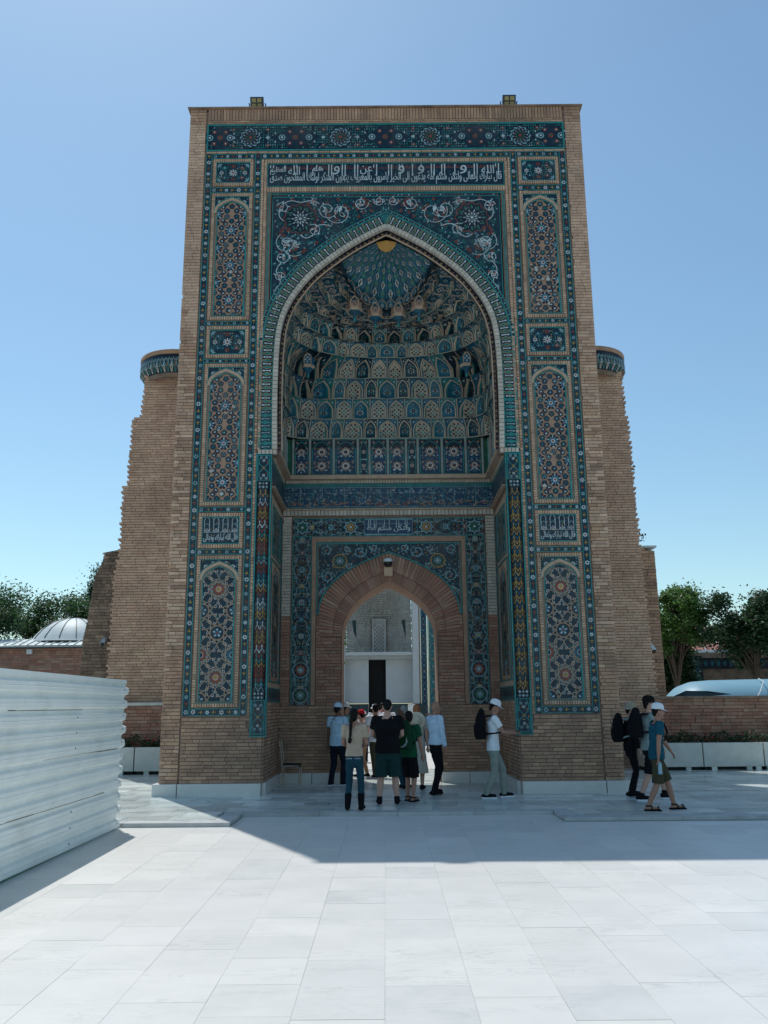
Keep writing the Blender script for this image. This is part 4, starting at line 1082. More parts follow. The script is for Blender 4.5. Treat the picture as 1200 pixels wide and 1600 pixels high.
# ---- corner columns
for s in (-1, 1):
    random.seed(31)
    cu = CX + s * 2.775; r = .115
    back = MB(); back.box(cu - .165, cu + .165, YF - .004, YF + .05, 1.30, 7.40, 'tile_deep')
    col = thing_ = link('corner_column', back.mesh('corner_column'), portal)
    fr = Pic(plane_map((cu, YF, 0), X_, Z_, -Y_)); fr.frame(-.175, 1.28, .175, 7.42, .028, -.01, .045, 'tile_turquoise'); fr.build('tile_frame', col)
    sh = MB(); sh.lathe((cu, YF + .01, 0), [(r, 2.20), (r, 6.58)], 'tile_deep', 20, pi, 2 * pi); sh.build('shaft', col)
    pc = Pic(cyl_map(cu, YF + .01, r))
    z = 2.22; i = 0
    seq = ('tile_pale', 'tile_rust', 'tile_blue', 'tile_rust', 'tile_ochre', 'tile_turquoise', 'tile_white', 'tile_rust', 'tile_ochre') if s < 0 else ('tile_ochre', 'tile_rust', 'tile_blue', 'tile_ochre', 'tile_white', 'tile_ochre', 'tile_turquoise', 'tile_ochre')
    while z < 6.45:
        m = seq[(i * 5 + i // 3) % len(seq)]
        for u in (-.168, -.056, .056, .168):
            pc.stroke([(u - .05, z - .02), (u - .035, z + .035), (u, z + .07), (u + .035, z + .035), (u + .05, z - .02)], .013, .006, m)
            pc.stroke([(u, z + .07), (u, z + .115)], .013, .0065, m); pc.poly([(u, z + .10), (u + .016, z + .125), (u, z + .15), (u - .016, z + .125)], .008, m)
        z += .10; i += 1
    pc.build('chevron_inlay', col)
    for z0, z1, nm in ((1.34, 2.02, 'pedestal'), (6.78, 7.36, 'capital')):
        pb = Pic(plane_map((cu, YF, 0), X_, Z_, -Y_))
        pb.bar(-.13, z0, .13, z1, .0, .06, 'tile_navy'); pb.frame(-.14, z0 - .01, .14, z1 + .01, .018, .0, .07, 'tile_turquoise')
        zc2 = (z0 + z1) / 2
        pb.stroke([(-.06, z0), (-.10, z0 + .12), (-.10, zc2 - .1), (0, zc2), (-.10, zc2 + .1), (-.10, z1 - .12), (-.06, z1)], .016, .068, 'tile_turquoise')
        pb.stroke([(.06, z0), (.10, z0 + .12), (.10, zc2 - .1), (0, zc2), (.10, zc2 + .1), (.10, z1 - .12), (.06, z1)], .016, .068, 'tile_turquoise')
        for q, mm in (((0, zc2 - .17), 'tile_white'), ((0, zc2 + .17), 'tile_white'), ((-.055, zc2 + .24), 'tile_pale'), ((.055, zc2 + .24), 'tile_pale'), ((-.055, zc2 - .24), 'tile_pale'), ((.055, zc2 - .24), 'tile_pale'), ((0, zc2), 'tile_ochre')):
            pb.petals(q, 6, .006, .034, .011, .071, mm); pb.disc(q, .011, .074, 'tile_rust', 6)
        for k in range(8): pb.leaf((U(-.1, .1), U(z0 + .05, z1 - .05)), U(0, 6.3), .06, .012, .066, 'tile_ochre' if s > 0 else 'tile_rust')
        y0_, y1_ = (2.03, 2.20) if nm == 'pedestal' else (6.58, 6.77)
        pb.bar(-.12, y0_, .12, y1_, .0, .085, 'tile_deep')
        for i_ in range(3):
            for j_ in range(2): pb.petals((-.075 + i_ * .075, y0_ + .05 + j_ * .08), 4, 0, .03, .012, .091, 'tile_white' if (i_ + j_) % 2 else 'tile_pale', 0)
        pb.build(nm, col)
# ------------------------------------------------------------------ niche: back wall and jambs
def merge(pic, sub):
    base = len(pic.mb.v); pic.mb.v.extend(sub.mb.v)
    for f, mi, sm in zip(sub.mb.f, sub.mb.m, sub.mb.smooth):
        pic.mb.f.append(tuple(base + k for k in f)); pic.mb.m.append(pic.mb.mi(sub.mb.names[mi])); pic.mb.smooth.append(sm)
def arabesque(pic, u0, v0, u1, v1, h=.006, bg='tile_deep', main='tile_white', dens=1.0, lobes=True, accent=('tile_rust', 'tile_ochre', 'tile_blue')):
    """Tendrils, blossoms and leaves along the longer side, mirrored on the middle line."""
    pic.rect(u0, v0, u1, v1, h, bg)
    vert = (v1 - v0) >= (u1 - u0)
    L_, W = (v1 - v0, u1 - u0) if vert else (u1 - u0, v1 - v0)
    def P(a, b): return (u0 + W / 2 + b, v0 + a) if vert else (u0 + a, v0 + W / 2 + b)
    per = W * 1.9; n = max(1, round(L_ / per)); per = L_ / n
    for sg in (-1, 1):
        pts = [P(L_ * i / (n * 16), sg * W * .33 * sin(pi * i / 8)) for i in range(n * 16 + 1)]
        pic.stroke(pts, max(.010, W * .028), h + .004, 'tile_teal')
        pts = [P(L_ * i / (n * 16), sg * W * (.36 + .06 * cos(pi * i / 4)) * abs(cos(pi * i / 16)) ** .3) for i in range(n * 16 + 1)]
        if lobes: pic.stroke(pts, max(.010, W * .026), h + .006, main)
    for i in range(n * 2 + 1):
        a = min(max(i * per / 2, W * .16), L_ - W * .16); r = W * .15
        c = P(a, 0)
        if i % 2 == 0: pic.petals(c, 8, r * .3, r * 1.15, r * .3, h + .008, main); pic.disc(c, r * .5, h + .010, accent[i % 3], 8); pic.disc(c, r * .22, h + .012, main, 6)
        else: pic.star(c, 6, r * .6, r * 1.1, h + .008, accent[i % 3]); pic.petals(c, 6, r * .1, r * .6, r * .16, h + .010, main)
        for sg in (-1, 1):
            c2 = P(min(max(a + per / 4, 0.02), L_ - .02), sg * W * .36)
            if abs(a + per / 4) < L_: pic.petals(c2, 5, r * .1, r * .55, r * .18, h + .009, main); pic.disc(c2, r * .2, h + .011, accent[(i + 1) % 3], 6)
    for k in range(int(L_ * W * 60 * dens)):
        a = U(.03, L_ - .03); b = U(.06, .46) * W; m = random.choice((main, main, 'tile_pale', 'tile_turquoise') + accent); r = W * U(.035, .060)
        for sg in (-1, 1): pic.petals(P(a, sg * b), 5, r * .15, r, r * .3, h + .007, m); pic.disc(P(a, sg * b), r * .3, h + .009, accent[k % 3], 5)
    for k in range(int(L_ * W * 210 * dens)):
        a = U(.02, L_ - .02); b = U(.03, .48) * W; an = U(0, 6.3); m = random.choice((main, 'tile_pale', 'tile_teal', 'tile_turquoise', 'tile_teal', 'tile_cobalt') + accent)
        for sg in (-1, 1): pic.leaf(P(a, sg * b), an if sg > 0 else ((pi - an) if vert else -an), W * .11, W * .024, h + .005, m)
    pic.stroke([P(0, -W / 2 + .012), P(L_, -W / 2 + .012)], .022, h + .010, 'tile_turquoise'); pic.stroke([P(0, W / 2 - .012), P(L_, W / 2 - .012)], .022, h + .010, 'tile_turquoise')
back = plane_map((CX, YN, 0), X_, Z_, -Y_)
random.seed(15)
# blue inscription band across the back and the jambs
def blue_band(mp, L_, name='tile_band'):
    p = Pic(mp)
    p.rect(-L_ / 2, 6.75, L_ / 2, 7.42, .006, 'tile_cobalt'); p.rect(-L_ / 2, 7.33, L_ / 2, 7.42, .010, 'tile_teal'); p.rect(-L_ / 2, 6.755, L_ / 2, 6.79, .010, 'tile_teal')
    p.stroke([(-L_ / 2, 7.31), (L_ / 2, 7.31)], .012, .012, 'tile_pale'); p.stroke([(-L_ / 2, 6.81), (L_ / 2, 6.81)], .012, .012, 'tile_pale'); p.stroke([(-L_ / 2, 7.17), (L_ / 2, 7.17)], .007, .010, 'tile_pale')
    n = int(L_ / .27)
    for i in range(n):
        u = -L_ / 2 + (i + .5) * L_ / n
        p.stroke([(u + U(-.03, .03), 6.9), (u + U(-.03, .03), 7.3)], .010, .012, 'tile_pale' if i % 2 else 'tile_turquoise')
        p.spiral((u, 7.0 + U(-.06, .1)), .11, 1.2, U(0, 6), .010, .009, 'tile_teal', 1 if i % 2 else -1, 14)
        for k in range(9):
            c = (u + U(-.13, .13), U(6.86, 7.27)); p.petals(c, 5, .004, .026, .008, .012, random.choice(('tile_white', 'tile_pale'))); p.disc(c, .009, .014, 'tile_rust', 5)
        for k in range(22): p.leaf((u + U(-.13, .13), U(6.84, 7.28)), U(0, 6.3), .055, .009, .010, random.choice(('tile_turquoise', 'tile_teal', 'tile_pale', 'tile_ochre')))
        for k in range(4):
            a = (u + U(-.13, .13), U(6.83, 6.95)); p.stroke([a, (a[0] + U(.02, .06), a[1] + U(-.03, .03)), (a[0] + U(.08, .12), a[1] + U(-.02, .05))], .020, .013, 'terracotta' if R() < .7 else 'tile_rust')
    p.build(name, portal)
blue_band(back, 5.30)
for s in (-1, 1): blue_band((lambda s_: (lambda u, v, h: Vector((CX + s_ * (2.66 - h), 19.68 + u, v))))(s), 2.6)
# tile band round the doorway
pic = Pic(back)
for s in (-1, 1):
    a, b = sorted((s * 1.925, s * 2.405)); arabesque(pic, a, 1.92, b, 6.04, .006, 'tile_deep', 'tile_pale', 1.0)
    for zz in (2.15, 2.75):                                 # large blossoms at the foot
        c = (s * 2.165, zz); pic.ring(c, .17, .19, .020, 'tile_pale', 16); pic.disc(c, .16, .018, 'tile_deep', 14); pic.petals(c, 8, .04, .15, .035, .022, 'tile_rust' if zz > 2.4 else 'tile_green'); pic.petals(c, 8, .02, .09, .02, .024, 'tile_pale', .4); pic.disc(c, .03, .026, 'tile_white', 8)
arabesque(pic, -2.405, 6.045, 2.405, 6.52, .006, 'tile_deep', 'tile_pale', 1.0)
for s in (-1, 1):
    for u in (.95, 2.165):
        c = (s * u, 6.28); pic.disc(c, .19, .018, 'tile_deep', 14); pic.star(c, 8, .14, .19, .020, 'tile_pale'); pic.star(c, 8, .10, .15, .022, 'tile_deep'); pic.petals(c, 8, .02, .12, .026, .024, 'tile_ochre' if u < 1 else 'tile_green'); pic.disc(c, .03, .027, 'tile_white', 8)
pic.rect(-.60, 6.08, .60, 6.49, .022, 'tile_cobalt')
pic.stroke([(-.6, 6.09), (.6, 6.09), (.6, 6.48), (-.6, 6.48)], .018, .026, 'tile_pale', closed=True)
write(pic, 'ولتكن منكم امة', -.54, .54, 6.12, 6.34, .028, 'tile_white', .003)
for u in (-.5, -.45, -.36, -.31, -.1, .02, .2, .26, .42, .47): pic.stroke([(u, 6.25), (u, 6.46)], .014, .027, 'tile_white')
pic.stroke([(-.55, 6.36), (.55, 6.36)], .010, .026, 'tile_pale')
pic.build('tile_band', portal)
tr = Pic(back)
for s in (-1, 1):
    a, b = sorted((s * 1.815, s * 1.915)); tr.bar(a, 1.92, b, 6.035, 0, .05, 'terracotta')
tr.bar(-1.915, 5.90, 1.915, 6.035, 0, .052, 'terracotta'); tr.build('brick_frame', portal)
# spandrel above the doorway
pic = Pic(back)
DO = full_arch(DOUT)
for i in range(len(DO) - 1):
    (a, za), (b, zb) = DO[i], DO[i + 1]; pic.mb.face([pic.mp(a, za, .006), pic.mp(b, zb, .006), pic.mp(b, 5.89, .006), pic.mp(a, 5.89, .006)], 'tile_navy')
pic.stroke([(x * 1.005, z + .02) for x, z in DO], .03, .045, 'tile_turquoise', bar=.04)
pic.stroke([(-1.79, 4.1), (-1.79, 5.87), (1.79, 5.87), (1.79, 4.1)], .03, .016, 'tile_turquoise')
for s in (-1, 1):
    random.seed(44)
    c = (s * 1.22, 5.42)
    pic.ring(c, .16, .185, .014, 'tile_ochre', 16); pic.petals(c, 10, .05, .16, .024, .014, 'tile_green'); pic.petals(c, 8, .02, .10, .018, .016, 'tile_pale'); pic.disc(c, .035, .019, 'tile_white', 8)
    for q, r_, a_, tr_, sg in (((.72, 5.66), .17, 2.8, 1.3, 1), ((.38, 5.76), .10, .5, 1.3, -1), ((1.52, 5.05), .17, 1.2, 1.3, -1), ((1.62, 4.68), .10, 3.2, 1.3, 1), ((1.55, 5.68), .13, .3, 1.2, 1), ((1.02, 5.72), .09, .8, 1.2, -1), ((.98, 5.30), .10, .8, 1.2, -1)):
        pts = pic.spiral((s * q[0], q[1]), r_, tr_, a_ if s > 0 else pi - a_, .018, .013, 'tile_pale', sg * s, 20, .2)
        for t in pts[3::4]: pic.leaf(t, U(0, 6.3), .07, .018, .014, 'tile_pale')
        pic.star(pts[-1], 6, .02, .035, .015, 'tile_rust')
    ux, uz = [p[0] for p in DOUT][::-1], [p[1] for p in DOUT][::-1]
    for k in range(700):
        u, z = U(.03, 1.75), U(4.3, 5.84)
        if z < float(np.interp(u, ux, uz)) + .05 or hypot(u - 1.22, z - 5.42) < .19: continue
        pic.leaf((s * u, z), U(0, 6.3), .055, .011, .010, random.choice(('tile_teal', 'tile_turquoise', 'tile_teal', 'tile_rust', 'tile_pale', 'tile_blue', 'tile_ochre', 'tile_cobalt')))
        if k % 6 == 0: pic.petals((s * u, z), 5, .004, .028, .009, .012, 'tile_pale'); pic.disc((s * u, z), .010, .014, 'tile_rust', 5)
pic.build('tile_spandrel', portal)
# jambs: framed panels below the string course
for s in (-1, 1):
    random.seed(52)
    jm = (lambda s_: (lambda u, v, h: Vector((CX + s_ * (2.66 - h), 19.68 + u, v))))(s)
    p = Pic(jm)
    p.rect(-1.2, 1.98, 1.28, 6.58, .004, 'terracotta_pale')
    arabesque(p, -1.2, 1.99, 1.28, 2.3, .008, 'tile_deep', 'tile_pale')
    arabesque(p, -.62, 5.35, .62, 6.30, .010, 'tile_deep', 'tile_pale')
    p.frame(-.72, 5.25, .72, 6.40, .03, 0, .03, 'tile_teal'); p.frame(-.80, 2.42, .80, 5.15, .03, 0, .03, 'tile_teal')
    sub = Pic(jm, arch_clip(0, 2.55, .62, 4.45, 5.0)); arabesque(sub, -.64, 2.5, .64, 5.1, .010, 'tile_deep', 'tile_pale', .8); merge(p, sub)
    p.stroke([(.66, 2.52)] + full_arch(arch_pts(.66, 4.45, 5.05, 3)) + [(-.66, 2.52)], .05, .03, 'terracotta', closed=True, bar=.02)
    for u0, u1 in ((-1.2, -.92), (.92, 1.2)):
        q = Pic(jm); arabesque(q, u0, 2.4, u1, 6.5, .008, 'tile_navy', 'tile_pale', .8); merge(p, q)
    p.build('tile_panel', portal)
# tall panels under the stalactite vault
def tall_row(mp, bounds, name='tile_panel', zb=7.60, zt=8.60):
    for a, b in zip(bounds[:-1], bounds[1:]):
        p = Pic(mp); w = b - a; c = (a + b) / 2
        p.bar(a + .004, zb, b - .004, zt, 0, .02, 'tile_teal'); p.bar(a + .035, zb + .03, b - .035, zt - .03, .02, .026, 'tile_deep')
        i0, i1 = a + .06, b - .06; k = (i1 - i0) / 2
        p.stroke([(i0, zb + .06), (i0, zt - .26), (c - k * .75, zt - .20), (c - k * .55, zt - .13), (c, zt - .07), (c + k * .55, zt - .13), (c + k * .75, zt - .20), (i1, zt - .26), (i1, zb + .06)], .018, .032, 'tile_turquoise', closed=True)
        p.rect(i0 + .012, zb + .07, i1 - .012, zt - .27, .029, 'tile_cobalt' if w > .38 else 'tile_navy')
        rr = min(k * .62, .13)
        for zz in (zb + .25, zb + .62):
            q = (c, zz + .03)
            p.petals(q, 8, rr * .3, rr * 1.1, rr * .3, .033, 'terracotta'); p.petals(q, 8, rr * .2, rr * .7, rr * .2, .035, 'tile_white', .39); p.disc(q, rr * .38, .037, 'tile_black', 8); p.disc(q, rr * .18, .039, 'tile_rust', 6)
            if k > .12:
                for sg in (-1, 1):
                    p.leaf((c + sg * rr * 1.0, zz - .10), (pi / 2) + sg * .9, .10, .022, .033, 'tile_white'); p.leaf((c + sg * rr * 1.1, zz + .16), -pi / 2 + sg * .7, .10, .022, .033, 'terracotta'); p.petals((c + sg * k * .72, zz), 5, .004, .03, .01, .034, 'terracotta')
        for j in range(int(14 * w / .4)):
            u = U(0, k * .9); v = U(zb + .09, zt - .28); an = U(0, 6.3); m = random.choice(('terracotta', 'tile_turquoise', 'tile_pale', 'tile_white'))
            for sg in (-1, 1): p.leaf((c + sg * u, v), an if sg > 0 else pi - an, .05, .012, .031, m)
        for sg in (-1, 1):
            for d in (.25, .8): p.leaf((c + sg * k * .85, zt - .06), -pi / 2 - sg * d, .09, .014, .030, 'terracotta')
        p.build(name, portal)
    pl = Pic(mp)
    for a in bounds: pl.bar(a - .028, zb, a + .028, zt, .0, .055, 'terracotta_pale'); pl.bar(a - .014, zb, a + .014, zt, .055, .075, 'tile_pale')
    pl.build('pilaster_strips', portal)
random.seed(66)
bb = [0, .47, .77, 1.39, 2.0, 2.43]
tall_row(back, [-x for x in bb[::-1]] + bb[1:])
for s in (-1, 1):
    pl = Pic(back); a, b = sorted((s * 2.46, s * 2.66)); pl.bar(a, 7.6, b, 8.6, 0, .02, 'tile_green'); pl.build('tile_panel', portal)
    tall_row((lambda s_: (lambda u, v, h: Vector((CX + s_ * (2.64 - h), 19.75 + u, v))))(s), [-1.05, -.55, 0, .3, .85, 1.2])

# ------------------------------------------------------------------ stalactite vault (muqarnas)
YV = 18.62
NT = 301
def tier_curve(a, b, n, wob=0.0, m=0):
    th = np.linspace(0, pi, 1500); c, s_ = np.cos(th), np.sin(th)
    x = -a * np.sign(c) * np.abs(c) ** (2 / n); y = b * np.abs(s_) ** (2 / n)
    d = np.concatenate([[0], np.cumsum(np.hypot(np.diff(x), np.diff(y)))]); t = np.linspace(0, d[-1], NT)
    return np.stack([np.interp(t, d, x), np.interp(t, d, y)], 1)
def hw_at(z): return float(np.interp(z, [p[1] for p in ARCH], [p[0] for p in ARCH]))
#        z      depth  n    cells
TIERS = [(8.60, 2.36, 9.0, 21), (9.12, 2.33, 9.0, 20), (9.66, 2.30, 8.0, 21), (10.19, 2.22, 6.0, 20), (10.68, 2.04, 2.4, 19), (11.08, 1.97, 2.25, 18), (11.46, 1.90, 2.15, 17), (0, 0, 0, 16), (0, 0, 0, 15), (0, 0, 0, 0)]
FN = 16
FAP = Vector((CX, YV + .06, 12.86))
def fan_bottom(t):
    th = pi * t
    return Vector((CX - 1.10 * cos(th), YV + .02 + 1.28 * sin(th), 12.44 - .46 * sin(th) ** 2.2))
CUR = []
for k, (z, b, n, c) in enumerate(TIERS[:7]):
    q = tier_curve((2.66 if z < 9 else 2.52) if z < 9.7 else hw_at(z) + .03, b, n)
    CUR.append(np.concatenate([q + np.array([CX, YV]), np.full((NT, 1), z)], 1))
ts = np.linspace(0, 1, NT)
topc = np.array([tuple(fan_bottom(t) + Vector((0, .10 * sin(pi * t), -.30 * sin(pi * t) ** 1.6))) for t in ts])
CUR = CUR[:7]
for f in (.34, .68):
    mid = CUR[6] * (1 - f) + topc * f; mid[:, 1] += .14 * np.sin(pi * ts)
    for i in range(NT):
        w_ = hw_at(min(mid[i, 2] + .05, 12.9)) + .02; mid[i, 0] = min(max(mid[i, 0], CX - w_), CX + w_)
    CUR.append(mid)
CUR.append(topc)
def cpt(k, t):
    t = min(max(t, 0), 1) * (NT - 1); i = min(int(t), NT - 2); f = t - i
    p, q = CUR[k][i], CUR[k][i + 1]
    return (p[0] + (q[0] - p[0]) * f, p[1] + (q[1] - p[1]) * f, p[2] + (q[2] - p[2]) * f)
OV = [1, 1, 1, 1, .40, .30, .22, .16, .16, .16]
def cell(k, t0, t1, style, deep=0.0):
    a, b = cpt(k, t0), cpt(k, t1); w = hypot(a[0] - b[0], a[1] - b[1])
    mid = cpt(k, (t0 + t1) / 2); nx, ny = mid[0] - CX, mid[1] - (YV + .25); l = hypot(nx, ny) or 1; nx /= l; ny /= l
    tp_ = cpt(k + 1, (t0 + t1) / 2); H = max(.14, (tp_[2] - mid[2]) * 1.12) if k > 3 else max(.16, sqrt((tp_[2] - mid[2]) ** 2 + .8 * ((tp_[0] - mid[0]) ** 2 + (tp_[1] - mid[1]) ** 2)))
    bulge = .20 * w + deep
    def mp(u, v, h):
        uu = min(max(u / w + .5, 0), 1); vv = min(max(v / H, 0), 1); t = t0 + (t1 - t0) * uu
        lo, hi = cpt(k, t), cpt(k + 1, t); e = vv ** 2.6 if k < 4 else OV[k] * vv ** 2
        d = bulge * (1 - (2 * uu - 1) ** 2) * (1 - vv ** 3) * min(1, .45 + vv * 1.6) - h
        return Vector((lo[0] + (hi[0] - lo[0]) * e + nx * d, lo[1] + (hi[1] - lo[1]) * e + ny * d, lo[2] + (hi[2] - lo[2]) * vv - h * .35 * vv))
    p = Pic(mp)
    nu, nv_ = 8, 6
    ar = [(.40, .06), (.40, .52), (.33, .70), (.18, .84), (0, .93)]
    fill = ('cell_tan', 'tile_blue', 'cell_tan', 'cell_tan', 'tile_navy')[style]; bm0 = ('tile_blue', 'tile_teal', 'tile_blue', 'tile_blue', 'tile_navy')[style]
    for i in range(nu):
        for j in range(nv_): p.mb.face([p.mp(w * ((i + q[0]) / nu - .5), H * (j + q[1]) / nv_, 0) for q in ((0, 0), (1, 0), (1, 1), (0, 1))], bm0)
    lim_ = lambda v: float(np.interp(v, [.06, .52, .70, .84, .93], [.335, .335, .275, .14, .0]))
    vs = np.linspace(.08, .92, 9)
    for j in range(8):
        la, lb = lim_(vs[j]) * w, lim_(vs[j + 1]) * w
        for i in range(8):
            f0, f1 = i / 4 - 1, (i + 1) / 4 - 1
            p.mb.face([p.mp(la * f0, vs[j] * H, .010), p.mp(la * f1, vs[j] * H, .010), p.mp(lb * f1, vs[j + 1] * H, .010), p.mp(lb * f0, vs[j + 1] * H, .010)], fill)
    out = [(u * w, v * H) for u, v in ar] + [(-u * w, v * H) for u, v in ar[-2::-1]]
    p.stroke(out + [(0, .06 * H)], .024, .028, 'cell_tan', closed=True)
    p.stroke([(u * .90, .02 * H + v * .95) for u, v in out], .012, .020, 'tile_turquoise')
    if fill == 'cell_tan':
        g_ = .052
        for i in range(-6, 7):
            for j in range(1, 12):
                u, v = i * g_, j * g_ + .03
                if v > .84 * H or abs(u) > lim_(min(v / H + .06, .93)) * w - .022: continue
                if (i + j) % 2 == 0: p.poly([(u - .034, v), (u, v - .034), (u + .034, v), (u, v + .034)], .022, 'tile_navy' if (i * j) % 3 else 'tile_turquoise')
                elif style == 3: p.poly([(u - .011, v), (u, v - .011), (u + .011, v), (u, v + .011)], .022, 'tile_white')
    else:
        for q, r in (((0, .40 * H), min(.075, w * .18)), ((0, .68 * H), min(.040, w * .09))):
            p.petals(q, 6, r * .4, r * 1.2, r * .22, .022, 'tile_white' if (k + int(t0 * 50)) % 3 == 0 else 'tile_pale'); p.disc(q, r * .70, .026, 'tile_navy', 8); p.disc(q, r * .45, .030, 'tile_black', 8); p.disc(q, r * .22, .034, 'tile_ochre', 6)
        for sg in (-1, 1):
            for v in (.2, .32, .55): p.leaf((sg * w * .12, v * H), pi / 2 - sg * .7, .08, .016, .018, 'tile_turquoise' if v != .32 else 'tile_pale')
    for sg in (-1, 1):
        p.disc((sg * w * .36, H * .86), .018, .014, 'tile_white', 6); p.disc((sg * w * .24, H * .93), .012, .014, 'tile_pale', 6); p.leaf((sg * w * .44, H * .70), pi / 2, .08, .014, .012, 'tile_turquoise')
        p.stroke([(sg * w * .5, 0), (sg * w * .5, H * .5), (sg * w * .5, H)], .022, .020, 'cell_tan')
    q = [(-w / 2 + w * i / 10, H * .015) for i in range(11)]
    p.stroke(q, .030, .045, 'cell_tan'); p.stroke([(u, .028) for u, v in q], .012, .048, 'tile_turquoise')
    if k >= 4:                                              # flat underside up to the next tier
        for i in range(4):
            ta, tb = t0 + (t1 - t0) * i / 4, t0 + (t1 - t0) * (i + 1) / 4
            q = []
            for t, f in ((ta, OV[k]), (tb, OV[k]), (tb, 1.04), (ta, 1.04)):
                lo, hi = cpt(k, t), cpt(k + 1, t); q.append((lo[0] + (hi[0] - lo[0]) * f, lo[1] + (hi[1] - lo[1]) * f, hi[2] + .004))
            p.mb.face(q, 'tile_blue')
        def SP(t, f, d):
            lo, hi = cpt(k, t), cpt(k + 1, t); return (lo[0] + (hi[0] - lo[0]) * f, lo[1] + (hi[1] - lo[1]) * f, hi[2] - d)
        dt = t1 - t0
        for ta, tb in ((t0, t0 + dt * .07), (t1 - dt * .07, t1)): p.mb.face([SP(ta, OV[k], .008), SP(tb, OV[k], .008), SP(tb, 1.0, .008), SP(ta, 1.0, .008)], 'cell_tan')
        fm = (OV[k] + 1) / 2; fw = (1 - OV[k]) / 2; tm_ = (t0 + t1) / 2
        p.mb.face([SP(tm_, fm - fw * .85, .010), SP(tm_ + dt * .34, fm, .010), SP(tm_, fm + fw * .85, .010), SP(tm_ - dt * .34, fm, .010)], 'cell_tan' if style in (1, 4) else 'tile_navy')
        p.mb.face([SP(tm_, fm - fw * .55, .014), SP(tm_ + dt * .22, fm, .014), SP(tm_, fm + fw * .55, .014), SP(tm_ - dt * .22, fm, .014)], 'tile_blue' if style in (1, 4) else 'tile_pale')
        p.mb.face([SP(tm_, fm - fw * .22, .018), SP(tm_ + dt * .09, fm, .018), SP(tm_, fm + fw * .22, .018), SP(tm_ - dt * .09, fm, .018)], 'tile_white' if style in (1, 4) else 'tile_black')
        for sg in (-1, 1):
            for f in (.12, .88):
                c = SP(tm_ + sg * dt * .36, OV[k] + (1 - OV[k]) * f, .010); p.mb.face([(c[0] + .022 * cos(q_), c[1] + .022 * sin(q_), c[2]) for q_ in (0, 1.26, 2.5, 3.8, 5.0)], 'tile_white')
    p.build('muqarnas_cell', portal)
random.seed(101)
for k in range(len(TIERS) - 1):
    n = TIERS[k][3]
    wts = [(1.25 if (i - (n - 1) / 2) % 2 < .6 else .8) for i in range(n)]   # alternating wide and narrow cells, symmetric about the middle
    wts = [(wts[i] + wts[n - 1 - i]) / 2 for i in range(n)]
    cum = np.concatenate([[0], np.cumsum(wts)]) / sum(wts)
    sty = [0] * n
    for i in range((n + 1) // 2):
        sty[i] = sty[n - 1 - i] = [(0, 1, 3, 4), (3, 1, 0, 1), (1, 4, 3, 1), (3, 1, 0, 4), (1, 0, 3, 1), (0, 1, 1, 3), (4, 3, 1, 0), (3, 1, 0, 1), (1, 0, 4, 1)][k][(i * 3 + k) % 4]
    for i in range(n):
        tm = (cum[i] + cum[i + 1]) / 2
        corner = exp(-((min(abs(tm - .255), abs(tm - .745))) / .045) ** 2)
        if (k in (2, 3) and corner > .55) or (k in (5, 6) and abs(tm - .5) < .28 and i % 2 == (n // 2) % 2): sty[i] = 4  # recessed cells coloured navy: the shade of dark pockets put into the tile
        deep = (.0, .10, .50, .75, .10, .05, .0, .0, .0)[k] * corner + ((-.10 if i % 2 else .05) if k > 0 else 0)
        if k in (5, 6) and abs(tm - .5) < .28: deep += .42 if i % 2 == (n // 2) % 2 else .0
        cell(k, cum[i], cum[i + 1], sty[i], deep)
# squinch hoods over the two deep corners, and hanging pendants below the fan
def pendant(x, y, z, wd, hh, stalk, m='terracotta'):
    b = MB(); r = wd / 2
    prof = [(.03, -stalk), (.045, -stalk * .55), (.05, -.02), (r * .98, .06), (r * 1.04, .10), (r * 1.04, .13), (r, .15), (r, hh * .70), (r * .6, hh * .9), (.02, hh + .02)]
    cols = ['tile_turquoise', 'tile_blue', 'tile_blue', 'terracotta_pale', 'terracotta_pale', 'terracotta_pale', m, 'tile_blue', 'tile_blue']
    for (q0, q1), c_ in zip(zip(prof[:-1], prof[1:]), cols): b.lathe((x, y, z), [q0, q1], c_, 6, -pi / 2 - pi / 6, -pi / 2 - pi / 6 + 2 * pi, sm=False)
    p = Pic(plane_map((x, y - r * .87, z), X_, Z_, -Y_))
    for i in range(-1, 2):
        for j in range(4):
            if (i + j) % 2 == 0: p.petals((i * wd * .15, .20 + j * hh * .13), 4, 0, .03, .012, .012, 'tile_blue' if m == 'terracotta' else 'tile_white', 0)
    p.stroke([(-wd * .27, .15), (-wd * .27, hh * .68), (0, hh * .95), (wd * .27, hh * .68), (wd * .27, .15)], .022, .016, 'terracotta_pale')
    b2 = len(b.v); b.v.extend(p.mb.v)
    for f, mi, sm in zip(p.mb.f, p.mb.m, p.mb.smooth): b.f.append(tuple(b2 + q for q in f)); b.m.append(b.mi(p.mb.names[mi])); b.smooth.append(sm)
    b.build('pendant', portal)
for dx, y_, z_ in ((.29, 19.86, 11.36), (.80, 19.62, 11.42)):
    for s in (-1, 1): pendant(CX + s * dx, y_, z_, .36, .44, .20)
for dx, y_, z_ in ((1.98, 19.95, 10.05),):
    for s in (-1, 1): pendant(CX + s * dx, y_, z_, .32, .45, .18, 'tile_blue')
